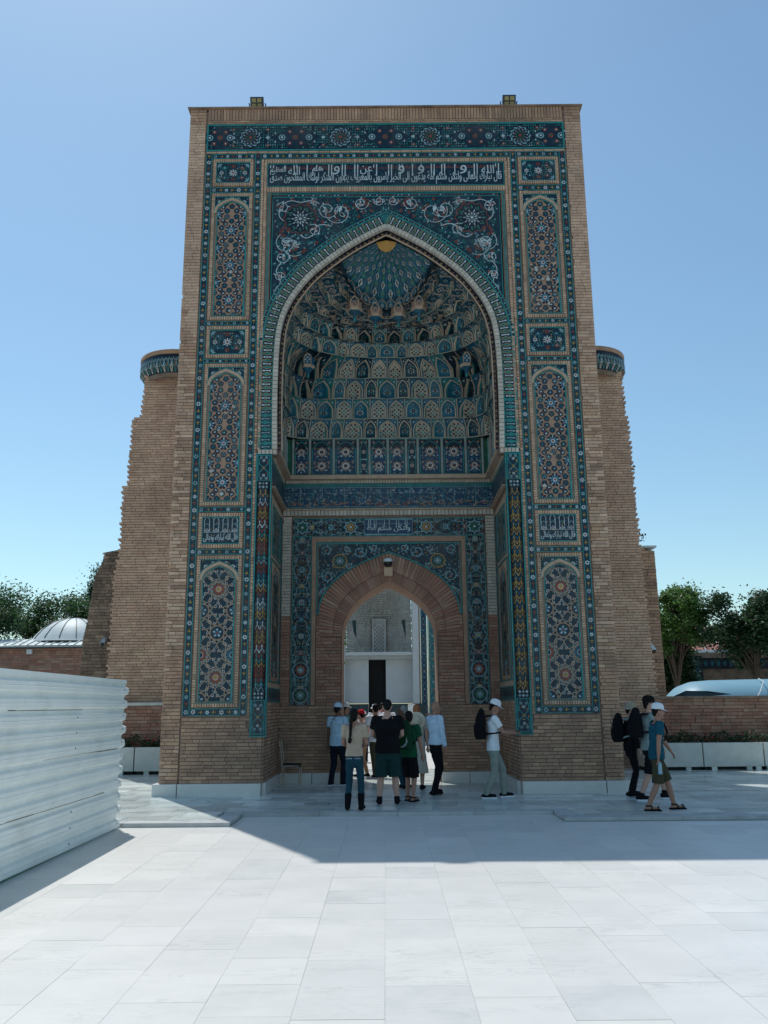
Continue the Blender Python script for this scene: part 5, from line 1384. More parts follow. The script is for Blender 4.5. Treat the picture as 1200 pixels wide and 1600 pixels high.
# fan of fluted petals running up to the golden sun
def flute_map(i):
    t0, t1 = i / FN, (i + 1) / FN
    def mp(u, v, h):
        t = t0 + (t1 - t0) * u; B = fan_bottom(t)
        P = FAP.lerp(B, v); P.z += .16 * sin(pi * v) * (1 if True else 0)
        c = Vector((CX, YV, 11.6)); out = (P - c).normalized()
        lobe = .055 * v * (1 - (2 * u - 1) ** 2)
        return P - out * (h - lobe + .02)
    return mp
for i in range(FN):
    p = Pic(flute_map(i)); nv_ = 10
    for j in range(nv_):
        for q in range(4): p.poly([(q / 4, .06 + .94 * j / nv_), ((q + 1) / 4, .06 + .94 * j / nv_), ((q + 1) / 4, .06 + .94 * (j + 1) / nv_), (q / 4, .06 + .94 * (j + 1) / nv_)], 0, 'tile_blue')
    v = .26; k = 0
    while v < .95:                                          # chain of lozenges growing downwards
        l = .040 + v * .055
        m = ('tile_green', 'tile_white')[(k + i) % 2]
        p.poly([(.5, v - l * .75), (.80, v), (.5, v + l * .75), (.20, v)], .006, 'tile_white' if m == 'tile_white' else 'tile_turquoise')
        p.poly([(.5, v - l * .5), (.69, v), (.5, v + l * .5), (.31, v)], .009, 'tile_black' if m == 'tile_white' else 'tile_green')
        p.poly([(.5, v - l * .16), (.58, v), (.5, v + l * .16), (.42, v)], .012, 'tile_ochre')
        v += l * 1.40; k += 1
    for q in (0.03, .97): p.stroke([(q, .10), (q, .5), (q, .98)], .035, .006, 'tile_pale')
    p.stroke([(.5, .10), (.5, .30)], .05, .005, 'tile_pale')
    p.build('fan_flute', portal)
# pointed petals hanging below the fan
for i in range(FN):
    t0, t1 = i / FN, (i + 1) / FN
    def mp(u, v, h, t0=t0, t1=t1):
        t = t0 + (t1 - t0) * u; B = fan_bottom(t); out = (B - Vector((CX, YV, B.z))).normalized()
        lobe = .05 * (1 - (2 * u - 1) ** 2)
        return B + Vector((0, 0, -.28 * (1 - v))) + out * (lobe + .03 * (1 - v) - h)
    p = Pic(mp)
    for j in range(4):
        for q in range(4): p.poly([(q / 4, j / 4), ((q + 1) / 4, j / 4), ((q + 1) / 4, (j + 1) / 4), (q / 4, (j + 1) / 4)], 0, 'tile_blue')
    p.stroke([(.06, .04), (.06, .55), (.25, .82), (.5, 1.02), (.75, .82), (.94, .55), (.94, .04)], .07, .012, 'terracotta_pale'); p.stroke([(0, .03), (.25, .03), (.5, .03), (.75, .03), (1, .03)], .09, .025, 'terracotta_pale')
    p.poly([(.5, .22), (.72, .40), (.5, .60), (.28, .40)], .010, 'tile_white'); p.poly([(.5, .29), (.64, .40), (.5, .52), (.36, .40)], .014, 'tile_black'); p.poly([(.5, .64), (.6, .71), (.5, .80), (.4, .71)], .010, 'tile_pale'); p.poly([(.5, .35), (.56, .40), (.5, .46), (.44, .40)], .017, 'tile_ochre')
    p.build('fan_petal', portal)
# soffit ring closing the step from the fan back to the tier behind it
b = MB()
for i in range(60):
    t0, t1 = i / 60, (i + 1) / 60
    A, B = fan_bottom(t0), fan_bottom(t1); A.z -= .27; B.z -= .27
    c0, c1 = cpt(9, t0), cpt(9, t1)
    b.face([A, B, c1, c0], 'tile_deep')
b.build('soffit', portal)
sunp = MB()
vs = [FAP + Vector((0, -.07, .0))]
for i in range(17): vs.append(FAP.lerp(fan_bottom(i / 16), .22) + Vector((0, -.06, .045)))
sunp.raw(vs, [(0, i, i + 1) for i in range(1, 17)], 'tile_gold')
for i in range(1, 17): sunp.face([vs[0] + Vector((0, -.004, 0)), vs[i].lerp(vs[i + 1], .45) + Vector((0, -.006, 0)), vs[i].lerp(vs[i + 1], .55) + Vector((0, -.006, 0))], 'tile_ochre')
sunp.build('sun_medallion', portal)
# ------------------------------------------------------------------ toothed side walls behind the portal
YW = 25.2
def interp_edge(pts): return lambda z: float(np.interp(z, [p[0] for p in pts], [p[1] for p in pts]))
EDGE_L = [(GZ, 8.30), (5.6, 8.25), (6.55, 8.14), (8.49, 8.14), (8.50, 8.02), (10.68, 7.98), (10.69, 7.72), (12.1, 7.66)]
EDGE_R = [(GZ, 7.95), (2.3, 7.80), (5.0, 7.70), (6.5, 7.64), (8.6, 7.60), (10.62, 7.56), (10.63, 7.50), (12.1, 7.46)]
def side_wall(s, edge, label):
    random.seed(300 + s)
    w = thing('side_wall', (CX + s * 6.4, YW, GZ), label, 'wall', 'toothed brick walls flanking the portal')
    ef = interp_edge(edge)
    b = MB(); zz = [e[0] for e in edge]
    for z0, z1 in zip(zz[:-1], zz[1:]):
        if z1 - z0 < .05: continue
        a0, a1 = ef(z0 + .011) - .10, ef(z1 - .011) - .10
        for y in (YW + .02, YW + 1.3): b.face([(CX + s * 4.6, y, z0), (CX + s * a0, y, z0), (CX + s * a1, y, z1), (CX + s * 4.6, y, z1)], 'mortar')
        b.face([(CX + s * a0, YW + .02, z0), (CX + s * a0, YW + 1.3, z0), (CX + s * a1, YW + 1.3, z1), (CX + s * a1, YW + .02, z1)], 'mortar')
    b.box(*sorted((CX + s * 4.6, CX + s * 7.5)), YW + .02, YW + 1.3, 12.0, 12.12, 'mortar')
    b.build('masonry', w)
    k = Bricks()
    m = lambda u, v: 'brick_wing' if v > 3.0 + .8 * sin(u * 2.3) or R() < .25 else 'brick_pale'
    rows = int((12.1 - GZ) / .081); ch = (12.1 - GZ) / rows
    for j in range(rows):
        v0 = GZ + j * ch; e = ef(v0 + ch / 2)
        e -= .06 * (j % 2) + U(0, .06) - (.02 if R() < .1 else 0)           # every second course sticks out: the old toothing
        a, c = sorted((s * 4.70, s * e))
        k.field((CX, YW, 0), X_, Z_, -Y_, a, c, v0, v0 + ch, ch, .31, mf=m, dep=.05, joint=.011, jut=.007)
        # the ends of the courses seen along the torn edge
        for q in range(4): 
            if j % 2 == 0: k.add((CX + s * (e - .13), YW + .2 + q * .3, v0 + ch / 2), Y_, Z_, X_ * s, .27, ch - .016, .26, 'brick')
    k.emit(w, 300)
    # round cap with a band of tile
    cx, cy = CX + (6.42 if s > 0 else -6.66), YW + .75
    d = MB(); d.lathe((cx, cy, 0), [(1.12, 11.9), (1.13, 12.04)], 'brick_old', 40); d.lathe((cx, cy, 0), [(1.13, 12.04), (1.20, 12.12), (1.27, 12.24), (1.27, 12.60), (1.25, 12.62)], 'tile_deep', 40); d.lathe((cx, cy, 0), [(1.25, 12.62), (1.28, 12.63), (1.28, 12.76), (1.22, 12.78), (.0, 12.82)], 'brick', 40)
    c = d.build('round_cap', w)
    p = Pic(cyl_map(cx, cy, 1.27))
    n = 30
    for i in range(n):
        u = (i / n - .5) * 1.27 * 2.9; st = 1.27 * 2.9 / n
        p.stroke([(u - st * .45, 12.22), (u - st * .2, 12.36), (u - st * .45, 12.50)], .022, .008, 'tile_teal'); p.stroke([(u + st * .45, 12.22), (u + st * .2, 12.36), (u + st * .45, 12.50)], .022, .008, 'tile_pale')
        p.petals((u, 12.42), 6, .01, .05, .015, .010, 'tile_pale'); p.disc((u, 12.42), .02, .013, 'tile_rust', 6); p.rect(u - .012, 12.2, u + .012, 12.34, .009, 'tile_white' if i % 2 else 'terracotta')
    p.rect(-1.85, 12.57, 1.85, 12.60, .012, 'tile_turquoise')
    for i in range(n):
        u = (i / n - .5) * 1.27 * 2.9
        q = Pic(lambda uu, v, h: Vector((cx + (1.135 + (v - 12.04) * .66 + h) * sin(uu / 1.27), cy - (1.135 + (v - 12.04) * .66 + h) * cos(uu / 1.27), v)))
        q.poly([(u - .05, 12.24), (u - .02, 12.06), (u + .02, 12.06), (u + .05, 12.24)], .012, 'plaster_grey' if i % 2 else 'tile_teal'); q.poly([(u - .02, 12.22), (u, 12.10), (u + .02, 12.22)], .018, 'tile_deep'); merge(p, q)
    p.build('tile_band', c)
    return w
wl = side_wall(-1, EDGE_L, 'tall brick side wall with a stepped toothed edge and round tiled cap, left of the portal')
wr = side_wall(1, EDGE_R, 'tall brick side wall with a straight toothed edge and round tiled cap, right of the portal')

def rough_wall(name, pts, y0, y1, label, m, seed, ch=.10, bl=.3, parts=300, capm='roof_metal', topw=None):
    """Free-standing wall whose outline is given as (x, z) points, bricks on the front."""
    random.seed(seed)
    xs = [p[0] for p in pts]; zmin = min(p[1] for p in pts); zmax = max(p[1] for p in pts)
    w = thing(name, (sum(xs) / len(xs), y0, zmin), label, 'wall')
    b = MB(); n = len(pts)
    b.face([(x, y0 + .02, z) for x, z in pts], 'mortar'); b.face([(x, y1, z) for x, z in pts], 'mortar')
    for i in range(n):
        p, q = pts[i], pts[(i + 1) % n]; b.face([(p[0], y0 + .02, p[1]), (q[0], y0 + .02, q[1]), (q[0], y1, q[1]), (p[0], y1, p[1])], m)
    b.build('masonry', w)
    def span(v):
        c = []
        for i in range(n):
            p, q = pts[i], pts[(i + 1) % n]
            if (p[1] - v) * (q[1] - v) < 0: c.append(p[0] + (q[0] - p[0]) * (v - p[1]) / (q[1] - p[1]))
        return (min(c), max(c)) if len(c) >= 2 else (0, 0)
    k = Bricks()
    k.field((0, y0, 0), X_, Z_, -Y_, lambda v: span(v)[0], lambda v: span(v)[1], zmin, zmax, ch, bl, m, dep=.06, jut=.014)
    k.emit(w, parts)
    return w
bwl = rough_wall('broken_wall', [(-9.36, GZ), (-8.0, GZ), (-8.0, 6.78), (-8.50, 6.72), (-8.86, 6.62), (-8.97, 6.20), (-9.10, 6.0), (-9.16, 5.47), (-9.26, 4.5), (-9.36, 3.9)], 26.55, 28.0, 'dark weathered stump of broken brick wall behind the left side wall', 'brick_old', 81)
cp = MB(); cp.face([(-8.0, 26.45, 6.80), (-8.9, 26.45, 6.63), (-8.9, 28.05, 6.63), (-8.0, 28.05, 6.80)], 'roof_metal'); cp.face([(-8.0, 26.45, 6.83), (-8.9, 26.45, 6.66), (-8.9, 28.05, 6.66), (-8.0, 28.05, 6.83)], 'roof_metal'); cp.build('coping', bwl)
bwr = rough_wall('return_wall', [(7.5, GZ), (8.56, GZ), (8.56, 2.1), (8.54, 6.60), (8.05, 6.68), (7.5, 6.70)], 26.55, 28.2, 'narrow brick wall with flat coping just behind the right side wall', 'brick', 82)
cp = MB(); cp.box(7.5, 8.60, 26.48, 28.25, 6.70, 6.76, 'roof_metal'); cp.build('coping', bwr)
# low walls at the foot
lwr = rough_wall('low_wall', [(7.70, GZ), (13.5, GZ), (13.5, 2.02), (7.70, 2.02)], 25.0, 25.5, 'long low brown brick wall behind the planters right of the portal', 'brick_red', 83, .095, .29)
cp = MB(); cp.box(7.66, 13.6, 24.93, 25.55, 2.02, 2.09, 'brick_old'); cp.build('coping', lwr)
lwl = rough_wall('low_wall', [(-9.6, GZ), (-5.6, GZ), (-5.6, 1.93), (-9.6, 1.93)], 24.72, 25.15, 'short low red brick wall with pale pipe, between the white hoarding and the portal', 'brick_red', 84, .095, .29)
cp = MB(); cp.tube([(-9.6, 24.68, 1.99), (-5.55, 24.68, 1.99)], .045, 'concrete'); cp.build('pipe', lwl)
# tufts growing out of the right-hand edge
for z, x, sc in ((8.95, 7.56, .42), (6.80, 7.70, .5)):
    random.seed(int(z * 10)); b = MB()
    b.tube([(x - .12, YW + .25, z), (x + .1, YW + .2, z + .08), (x + .32 * sc, YW + .15, z + .05)], .012, 'bark', 5)
    for i in range(26):
        c = Vector((x + U(0, .5) * sc, YW + .2 + U(-.12, .12), z + U(-.09, .14))); a = Vector((U(-1, 1), U(-1, 1), U(-1, 1))).normalized() * .045; d = a.cross(Vector((U(-1, 1), U(-1, 1), U(-1, 1)))).normalized() * .03
        b.face([c - a, c + d, c + a, c - d], 'leaf_dark')
    b.build('weed_tuft', None, label=('small leafy weed sprouting high on the right wall edge' if z > 8 else 'larger leafy weed sprouting lower on the right wall edge'), category='plant', group='weeds on the wall edge') if False else tag(b.build('weed_tuft'), 'small leafy weed sprouting from the wall edge, upper of the two' if z > 8 else 'small leafy weed sprouting from the wall edge, lower of the two', 'plant', 'weeds on the right wall edge')

# ------------------------------------------------------------------ planters
def planter(x0, x1, y0, label, grp, feet):
    random.seed(int(x0 * 37) + 900)
    t = thing('planter', ((x0 + x1) / 2, y0 + .3, GZ), label, 'planter', grp)
    b = MB(); y1 = y0 + .62
    b.obox(((x0 + x1) / 2, y0 + .035, .525), Vector(((x1 - x0) / 2, 0, 0)), Vector((0, 0, .315)), Vector((0, -.035, 0)), 'concrete', bev=.03)
    b.box(x0, x1, y0 + .07, y1, .22, .76, 'concrete'); b.build('box', t)
    so = MB(); so.box(x0 + .05, x1 - .05, y0 + .08, y1 - .05, .70, .80, 'earth'); so.build('soil', t)
    f = MB(); f.box(x0 + .03, x1 - .03, y0 + .12, y1, GZ, .22, 'shadow_gap'); f.build('base', t)  # near-black filler: the shade under the box, put in as colour
    for q in feet:
        f = MB(); f.box(q - .07, q + .07, y0 + .03, y0 + .14, GZ, .212, 'marble_grey'); f.build('foot', t)
    lf = MB(); n = int((x1 - x0) * 520)
    for i in range(n):
        x, yy = U(x0 + .03, x1 - .03), U(y0 + .03, y1); z = .80 + (R() ** .8) * (.26 + .07 * sin(x * 7) + .05 * sin(x * 17))
        c = Vector((x, yy, z)); a = Vector((U(-1, 1), U(-1, 1), U(-.4, .8))).normalized() * U(.025, .045); d = a.cross(Vector((U(-1, 1), U(-1, 1), U(-1, 1)))).normalized() * .022
        lf.face([c - a, c + d, c + a, c - d], 'leaf_dark')
    tag(lf.build('foliage', t), kind='stuff')
    fl = MB()
    for i in range(int((x1 - x0) * 9)):
        c = Vector((U(x0 + .05, x1 - .05), y0 + U(.0, .35), .86 + U(0, .24)))
        for k in range(5):
            a = Vector((U(-1, 1), U(-1, 1), U(-.3, 1))).normalized() * .035; d = a.cross(Vector((U(-1, 1), U(-1, 1), U(-1, 1)))).normalized() * .022; fl.face([c, c + a * .6 + d, c + a, c + a * .6 - d], 'petal_red')
    tag(fl.build('blossoms', t), kind='stuff')
GP = 'pale concrete planters with red flowers'
for x0, x1, lab, ft in ((7.00, 8.595, 'pale concrete flower planter directly behind the walking man in the white cap', (8.2,)), (8.625, 10.245, 'middle pale concrete flower planter in front of the low brown wall', (8.9, 9.85, 10.1)), (10.275, 11.9, 'pale concrete flower planter cut by the right edge of the photo', (10.4, 11.2))):
    planter(x0, x1, 24.0, lab, GP, ft)
for x0, x1, lab, ft in ((-8.5, -6.855, 'pale concrete flower planter half hidden by the white hoarding', (-7.2,)), (-6.825, -5.4, 'pale concrete flower planter touching the left side of the portal', (-6.5,))):
    planter(x0, x1, 24.0, lab, GP, ft)

# ------------------------------------------------------------------ corrugated hoarding on the left
random.seed(400)
FX = -4.245
hd = thing('metal_hoarding', (FX, 10.5, 0), 'tall white hoarding of horizontally ribbed metal sheets on the left', 'fence')
RIB = .203; NR = 11; Z0 = .05
def rib_profile(k0, k1):
    out = []
    for k in range(k0, k1):
        z = Z0 + k * RIB
        out += [(0.0, z), (.0, z + .010), (.052, z + .034), (.052, z + .072), (.058, z + .078), (.052, z + .084), (.052, z + .128), (.010, z + .146), (.0, z + .150), (.0, z + .196)]
    out.append((0.0, Z0 + k1 * RIB)); return out
for k0, k1, yend, dx in ((9, 11, 14.15, .004), (6, 9, 14.12, .0), (3, 6, 14.05, .004), (0, 3, 14.08, .0)):
    for ya, yb, ex in ((1.5, 8.30, 0.0), (8.22, yend, .003)):
        pr = rib_profile(k0, k1); b = MB(); ys = np.linspace(ya, yb, 9)
        wob = [U(-.006, .006) for _ in ys]
        vs = [(FX + x + dx + ex + wob[j] * .6, y + (0 if j < 8 or yb < 10 else .03 * sin(z * 21)), z + wob[j] * .5) for j, y in enumerate(ys) for x, z in pr]; n = len(pr)
        b.raw(vs, [(j * n + i, (j + 1) * n + i, (j + 1) * n + i + 1, j * n + i + 1) for j in range(8) for i in range(n - 1)], 'sheet_metal')
        o = b.build('metal_sheet', hd)
        md = o.modifiers.new('thickness', 'SOLIDIFY'); md.thickness = .004; md.offset = -1
for y in (13.95, 11.9):
    for k_ in range(NR):
        b = MB(); b.obox((FX + .057, y, Z0 + k_ * RIB + .10), Vector((0, .010, 0)), Vector((0, 0, .010)), Vector((.004, 0, 0)), 'dark_metal'); b.build('screw', hd)
for k_, ya_, yb_ in ((3, 9.6, 13.4), (6, 11.0, 13.9), (9, 9.8, 12.2)):
    b = MB(); b.box(FX + .001, FX + .007, ya_, yb_, Z0 + k_ * RIB - .006, Z0 + k_ * RIB + .004, 'dark_metal'); b.build('lap_shadow', hd)  # thin dark strips paint the shadow line under each sheet overlap
# top folded edge
b = MB(); zt = Z0 + NR * RIB; b.box(FX - .05, FX + .03, 1.5, 14.14, zt - .01, zt + .05, 'sheet_metal'); b.build('top_rail', hd)
for y in (14.0, 9.4, 5.0):
    b = MB(); b.box(FX - .09, FX - .03, y - .03, y + .03, .03, zt, 'green_paint'); b.build('post', hd)
for z in (.13, .85, 1.55, 2.2):
    b = MB(); b.box(FX - .03, FX - .006, 1.5, 14.06, z - .03, z + .03, 'green_paint'); b.build('rail', hd)
b = MB(); b.box(FX - .04, FX - .01, 1.5, 14.0, .004, .075, 'green_paint'); b.build('kick_board', hd)
for y in (14.0, 9.52):
    b = MB(); b.box(FX - .35, FX + .06, y - .06, y + .06, 0.0, .05, 'black_plastic'); b.build('foot', hd)

# ------------------------------------------------------------------ lamps and cameras
def floodlight(x, z, label):
    t = thing('floodlight', (x, 18.42, 16.33), label, 'floodlight', 'floodlights on the roof edge')
    R_ = Matrix.Rotation(radians(28), 3, 'X')
    c = Vector((x, 18.36, z + .08))
    def P(a, b, d): return c + R_ @ Vector((a, d, b))
    b = MB(); A = R_ @ Vector((.165, 0, 0)); B = R_ @ Vector((0, 0, .15)); D = R_ @ Vector((0, -.05, 0))
    b.obox(c, A, B, D, 'dark_metal', bev=.25)
    b.build('housing', t)
    for i in (-1, 1):
        for j in (-1, 1):
            q = MB(); q.obox(P(i * .067, j * .062, -.052), A * .31, B * .31, R_ @ Vector((0, -.008, 0)), 'led', bev=.1); q.build('led_panel', t)
    br = MB(); br.tube([P(-.2, 0, .0), P(-.2, 0, .1), (x - .2, 18.5, 16.33)], .015, 'dark_metal', 6); br.tube([P(.2, 0, .0), P(.2, 0, .1), (x + .2, 18.5, 16.33)], .015, 'dark_metal', 6); br.box(x - .22, x + .22, 18.44, 18.56, 16.33, 16.35, 'dark_metal'); br.build('bracket', t)
floodlight(-3.07, 16.42, 'black four-panel floodlight on the roof edge above the left tile column')
floodlight(3.19, 16.42, 'black four-panel floodlight on the roof edge above the right tile column')
def camera_box(loc, label, dirv, sc=1.0, mount=None):
    t = thing('security_camera', loc, label, 'security camera', 'security cameras')
    d = Vector(dirv).normalized(); s = d.cross(Z_).normalized(); u = s.cross(d); c = Vector(loc)
    b = MB(); b.obox(c, s * .045 * sc, u * .05 * sc, d * .13 * sc, 'white_plastic', bev=.2); b.build('body', t)
    b = MB(); b.obox(c + d * .132 * sc, s * .04 * sc, u * .045 * sc, d * .006, 'black_plastic', bev=.1); b.build('lens_window', t)
    m = Vector(mount) if mount else c - d * .2 * sc + Z_ * .05
    b = MB(); b.tube([c + u * .03 * sc, c + u * .09 * sc, m], .02 * sc, 'white_plastic', 6); b.build('mount', t)
t = thing('security_camera', (CX - .02, YN - .12, 5.35), 'white dome camera above its box at the crown of the doorway arch', 'security camera', 'security cameras')
b = MB(); b.lathe((CX - .02, YN - .17, 5.36), [(.01, .10), (.09, .09), (.12, .05), (.12, .0)], 'white_plastic', 16); b.build('housing', t)
b = MB(); b.lathe((CX - .02, YN - .17, 5.36), [(.105, .0), (.10, -.06), (.06, -.11), (.0, -.12)], 'black_plastic', 16); b.build('dome', t)
b = MB(); b.box(CX - .12, CX + .09, YN - .13, YN - .03, 5.02, 5.24, 'brick_pale'); b.build('junction_box', t)
camera_box((-8.62, 26.3, 3.85), 'white security camera on the dark broken wall', (.1, -.8, -.35), 1.5, (-8.6, 26.55, 4.0))
camera_box((8.10, 26.2, 3.55), 'white security camera on the narrow wall at the right', (.15, -.7, -.6), 1.5, (8.05, 26.5, 3.8))

# ------------------------------------------------------------------ metal chair in the left corner of the niche
ch = thing('metal_chair', (-2.12, 20.6, GZ), 'chrome framed chair standing empty in the dim left corner of the niche', 'chair')
cx, cy = -2.18, 20.45
b = MB(); b.obox((cx, cy, .585), Vector((.21, 0, 0)), Vector((0, .20, 0)), Vector((0, 0, .025)), 'black_plastic', bev=.2); b.build('seat', ch)
for sx in (-1, 1):
    b = MB(); b.tube([(cx - .20, cy + sx * .19, GZ), (cx - .20, cy + sx * .19, .58), (cx - .22, cy + sx * .19, .80), (cx - .27, cy + sx * .19, 1.13)], .013, 'steel', 8); b.build('rear_leg', ch)
    b = MB(); b.tube([(cx + .19, cy + sx * .19, GZ), (cx + .20, cy + sx * .19, .50), (cx + .17, cy + sx * .19, .57), (cx - .2, cy + sx * .19, .565)], .013, 'steel', 8); b.build('front_leg', ch)
for i in range(5):
    z = .84 + i * .065
    b = MB(); b.tube([(cx - .225 - .15 * (z - .8), cy - .19, z), (cx - .245 - .15 * (z - .8), cy, z), (cx - .225 - .15 * (z - .8), cy + .19, z)], .009, 'steel', 6); b.build('back_rail', ch)

# ------------------------------------------------------------------ beyond the doorway: the mausoleum front
random.seed(500)
YM = 44.0
mz = thing('mausoleum_front', (-.3, YM, GZ), 'pale domed niche and white wall with a black doorway seen through the arch', 'building')
b = MB()
b.box(-12, -2.04, YM, YM + 1, GZ, 11, 'plaster'); b.box(1.40, 1.72, YM - .12, YM + 1, GZ, 11, 'plaster'); b.box(1.72, 1.80, YM, YM + 1, GZ, 11, 'plaster_grey'); b.box(2.66, 12, YM, YM + 1, GZ, 11, 'brick_pale')
b.box(-2.04, 1.40, YM, YM + 3.4, 8.6, 11, 'plaster'); b.build('wall', mz)
b = MB(); b.box(-2.04, -.86, YM + .45, YM + .9, 2.0, 4.24, 'plaster'); b.box(.03, 1.40, YM + .45, YM + .9, 2.0, 4.24, 'plaster'); b.build('niche_wall', mz)
b = MB(); b.box(-2.04, 1.46, YM - .05, YM + .9, 4.40, 4.56, 'plaster'); b.box(-2.04, 1.42, YM + .05, YM + .9, 4.20, 4.40, 'plaster_grey'); b.build('cornice', mz)
b = MB(); b.box(-.86, .03, YM + .75, YM + .8, GZ, 4.2, 'door_dark'); b.build('doorway', mz)
for a, c in ((-2.04, -.86), (.03, 1.40), (1.40, 2.0)):
    b = MB(); b.box(a, c, YM - .16 + (.55 if c < 1.41 else 0), YM + .5, GZ, 1.98, 'dado'); b.build('dado', mz)
# small-celled vault of the niche: curved courses of little brick cells
b = MB(); cxm, hwm = -.32, 1.72; pc = []
for j in range(34):
    z = 4.58 + j * .13; rr = hwm * (1 if z < 6.4 else sqrt(max(0, 1 - ((z - 6.4) / 2.6) ** 2))) * (1 - .012 * (j % 3)); dp = 2.4 * (1 if z < 6.2 else sqrt(max(.02, 1 - ((z - 6.2) / 2.9) ** 2)))
    if rr < .15: break
    n = 26 if z > 5.9 else 34
    for i in range(n):
        t = pi * (i + .5 * (j % 2)) / n; t2 = t + pi / n
        if t2 > pi: t2 = pi
        p, q = (cxm - rr * cos(t), YM + .3 + dp * .6 * sin(t)), (cxm - rr * cos(t2), YM + .3 + dp * .6 * sin(t2))
        k_ = .03 if z < 5.9 else .07
        mid = ((p[0] + q[0]) / 2 - (cxm - (p[0] + q[0]) / 2) * k_ * -.6, (p[1] + q[1]) / 2 + k_)
        lean = -.06 if z > 6 else 0
        b.face([(p[0], p[1], z), (mid[0], mid[1], z), (mid[0], mid[1] + lean, z + .115), (p[0], p[1] + lean, z + .115)], 'plaster_grey'); b.face([(mid[0], mid[1], z), (q[0], q[1], z), (q[0], q[1] + lean, z + .115), (mid[0], mid[1] + lean, z + .115)], 'plaster_grey')
        b.face([(p[0], p[1] + lean, z + .115), (q[0], q[1] + lean, z + .115), (q[0] * 1 + (q[0] - cxm) * .03, q[1] + .1, z + .13), (p[0] + (p[0] - cxm) * .03, p[1] + .1, z + .13)], 'plaster_grey')
tag(b.build('vault_cells', mz), kind='stuff')
b = MB(); b.box(-2.04, 1.40, YM + 2.0, YM + 2.05, 4.5, 9, 'plaster_grey'); b.build('niche_back', mz)
p = Pic(plane_map((cxm, YM + 1.55, 0), X_, Z_, -Y_))
p.rect(-.36, 4.57, .36, 6.4, .0, 'plaster_grey'); p.frame(-.36, 4.57, .36, 6.4, .03, 0, .03, 'plaster'); p.stroke([(.29, 4.6)] + full_arch(arch_pts(.29, 5.75, 6.1, 2)) + [(-.29, 4.6)], .04, .02, 'plaster')
for j in range(14):
    for i in range(5): p.star((-.22 + i * .11, 4.66 + j * .105), 6, .02, .045, .02, 'dado' if (i + j) % 2 else 'plaster', .3)
for i in range(9):
    for j in range(3): p.star((-.32 + i * .08, 6.14 + j * .08), 4, .01, .035, .02, 'tile_teal' if (i + j) % 2 else 'plaster')
p.build('window_grille', mz)
for sx in (-1, 1):
    b = MB(); x = cxm + sx * 1.28
    b.face([(x - .10, YM + .4, 6.2), (x + .02 * sx, YM + .25, 5.6), (x + .12, YM + .4, 5.3), (x + .10, YM + .4, 6.25)], 'dado'); b.build('squinch', mz)
for a, c, nm in ((1.82, 2.14, 'tile_cobalt'), (2.22, 2.64, 'tile_teal')):
    p = Pic(plane_map((0, YM - .02, 0), X_, Z_, -Y_)); arabesque(p, a, 1.5, c, 9.2, .006, nm, 'tile_pale', .6); p.bar(a - .06, .2, a - .01, 9.2, 0, .03, 'terracotta_pale'); p.build('tile_band', mz)
b = MB(); b.box(1.74, 2.7, YM - .012, YM, GZ, 1.5, 'terracotta'); b.build('tile_foot', mz)
wb_ = MB(); 
k = Bricks(); k.field((0, YM - .01, 0), X_, Z_, -Y_, 2.72, 3.6, GZ, 10, .13, .4, 'brick_white'); k.emit(mz, 60)
sg = MB(); sg.box(1.02, 1.38, 40.0, 40.03, 1.55, 1.95, 'white_plastic'); sgo = sg.build('sign_board'); tag(sgo, 'small plain white notice board beside the black doorway', 'sign')
b = MB(); b.tube([(1.2, 40.05, GZ), (1.2, 40.05, 1.6)], .02, 'steel', 6); b.build('post', sgo)

# ------------------------------------------------------------------ trees
def tree(x, y, z0, h, r, leaf, label, seed, n=7000, trunk=.22, squash=.8, grp='trees beyond the walls', crown_z=None, ls=.095):
    random.seed(seed)
    t = thing('tree', (x, y, z0), label, 'tree', grp)
    b = MB(); cz = z0 + h * .62 if crown_z is None else crown_z
    b.tube([(x, y, z0 - .3), (x + .1, y, z0 + h * .25), (x - .05, y + .1, z0 + h * .5), (x + .05, y, z0 + h * .8)], [trunk, trunk * .8, trunk * .55, trunk * .2], 'bark', 8)
    clumps = []
    for i in range(34):
        a, e = U(0, 2 * pi), U(-1.3, 1.3); q = U(.45, 1.0)
        c = Vector((x + r * q * cos(a) * cos(e * .8), y + r * q * sin(a) * cos(e * .8), cz + r * squash * q * sin(e)))
        clumps.append((c, U(.22, .40) * r))
        s0 = Vector((x, y, z0 + h * U(.3, .6)))
        b.tube([s0, s0.lerp(c, .5) + Vector((0, 0, .1 * r)), c], [trunk * .3, trunk * .16, .02], 'bark', 5)
    b.build('trunk', t)
    lf = MB()
    for i in range(int(n * 2.2)):
        c, q = random.choice(clumps)
        d = Vector((random.gauss(0, 1), random.gauss(0, 1), random.gauss(0, .8))); d *= q * .50
        pz = c + d; a = Vector((U(-1, 1), U(-1, 1), U(-.6, .6))).normalized() * ls * U(.6, 1.2); s = a.cross(Vector((U(-1, 1), U(-1, 1), U(.3, 1)))).normalized() * ls * .45
        lf.face([pz - a, pz + s, pz + a, pz - s], leaf)
    lf.build('crown', t)
tree(-20.6, 43, 0, 7.6, 3.0, 'leaf_mid', 'mid green bushy tree at the far left edge behind the metal roof', 11, 15000, squash=.85, crown_z=4.9)
tree(-17.4, 46, 0, 8.2, 2.7, 'leaf_mid', 'mid green bushy tree directly behind the small metal dome', 12, 15000, squash=.8, crown_z=5.6)
tree(-16.3, 52, 0, 11.5, 2.2, 'leaf_dark', 'tall dark tree rising highest beside the broken brick wall', 13, 7000, squash=.85, crown_z=8.7)
tree(-13.3, 45, 0, 8.0, 2.0, 'leaf_bright', 'lighter green tree tucked against the broken brick wall', 15, 6000, crown_z=5.2)
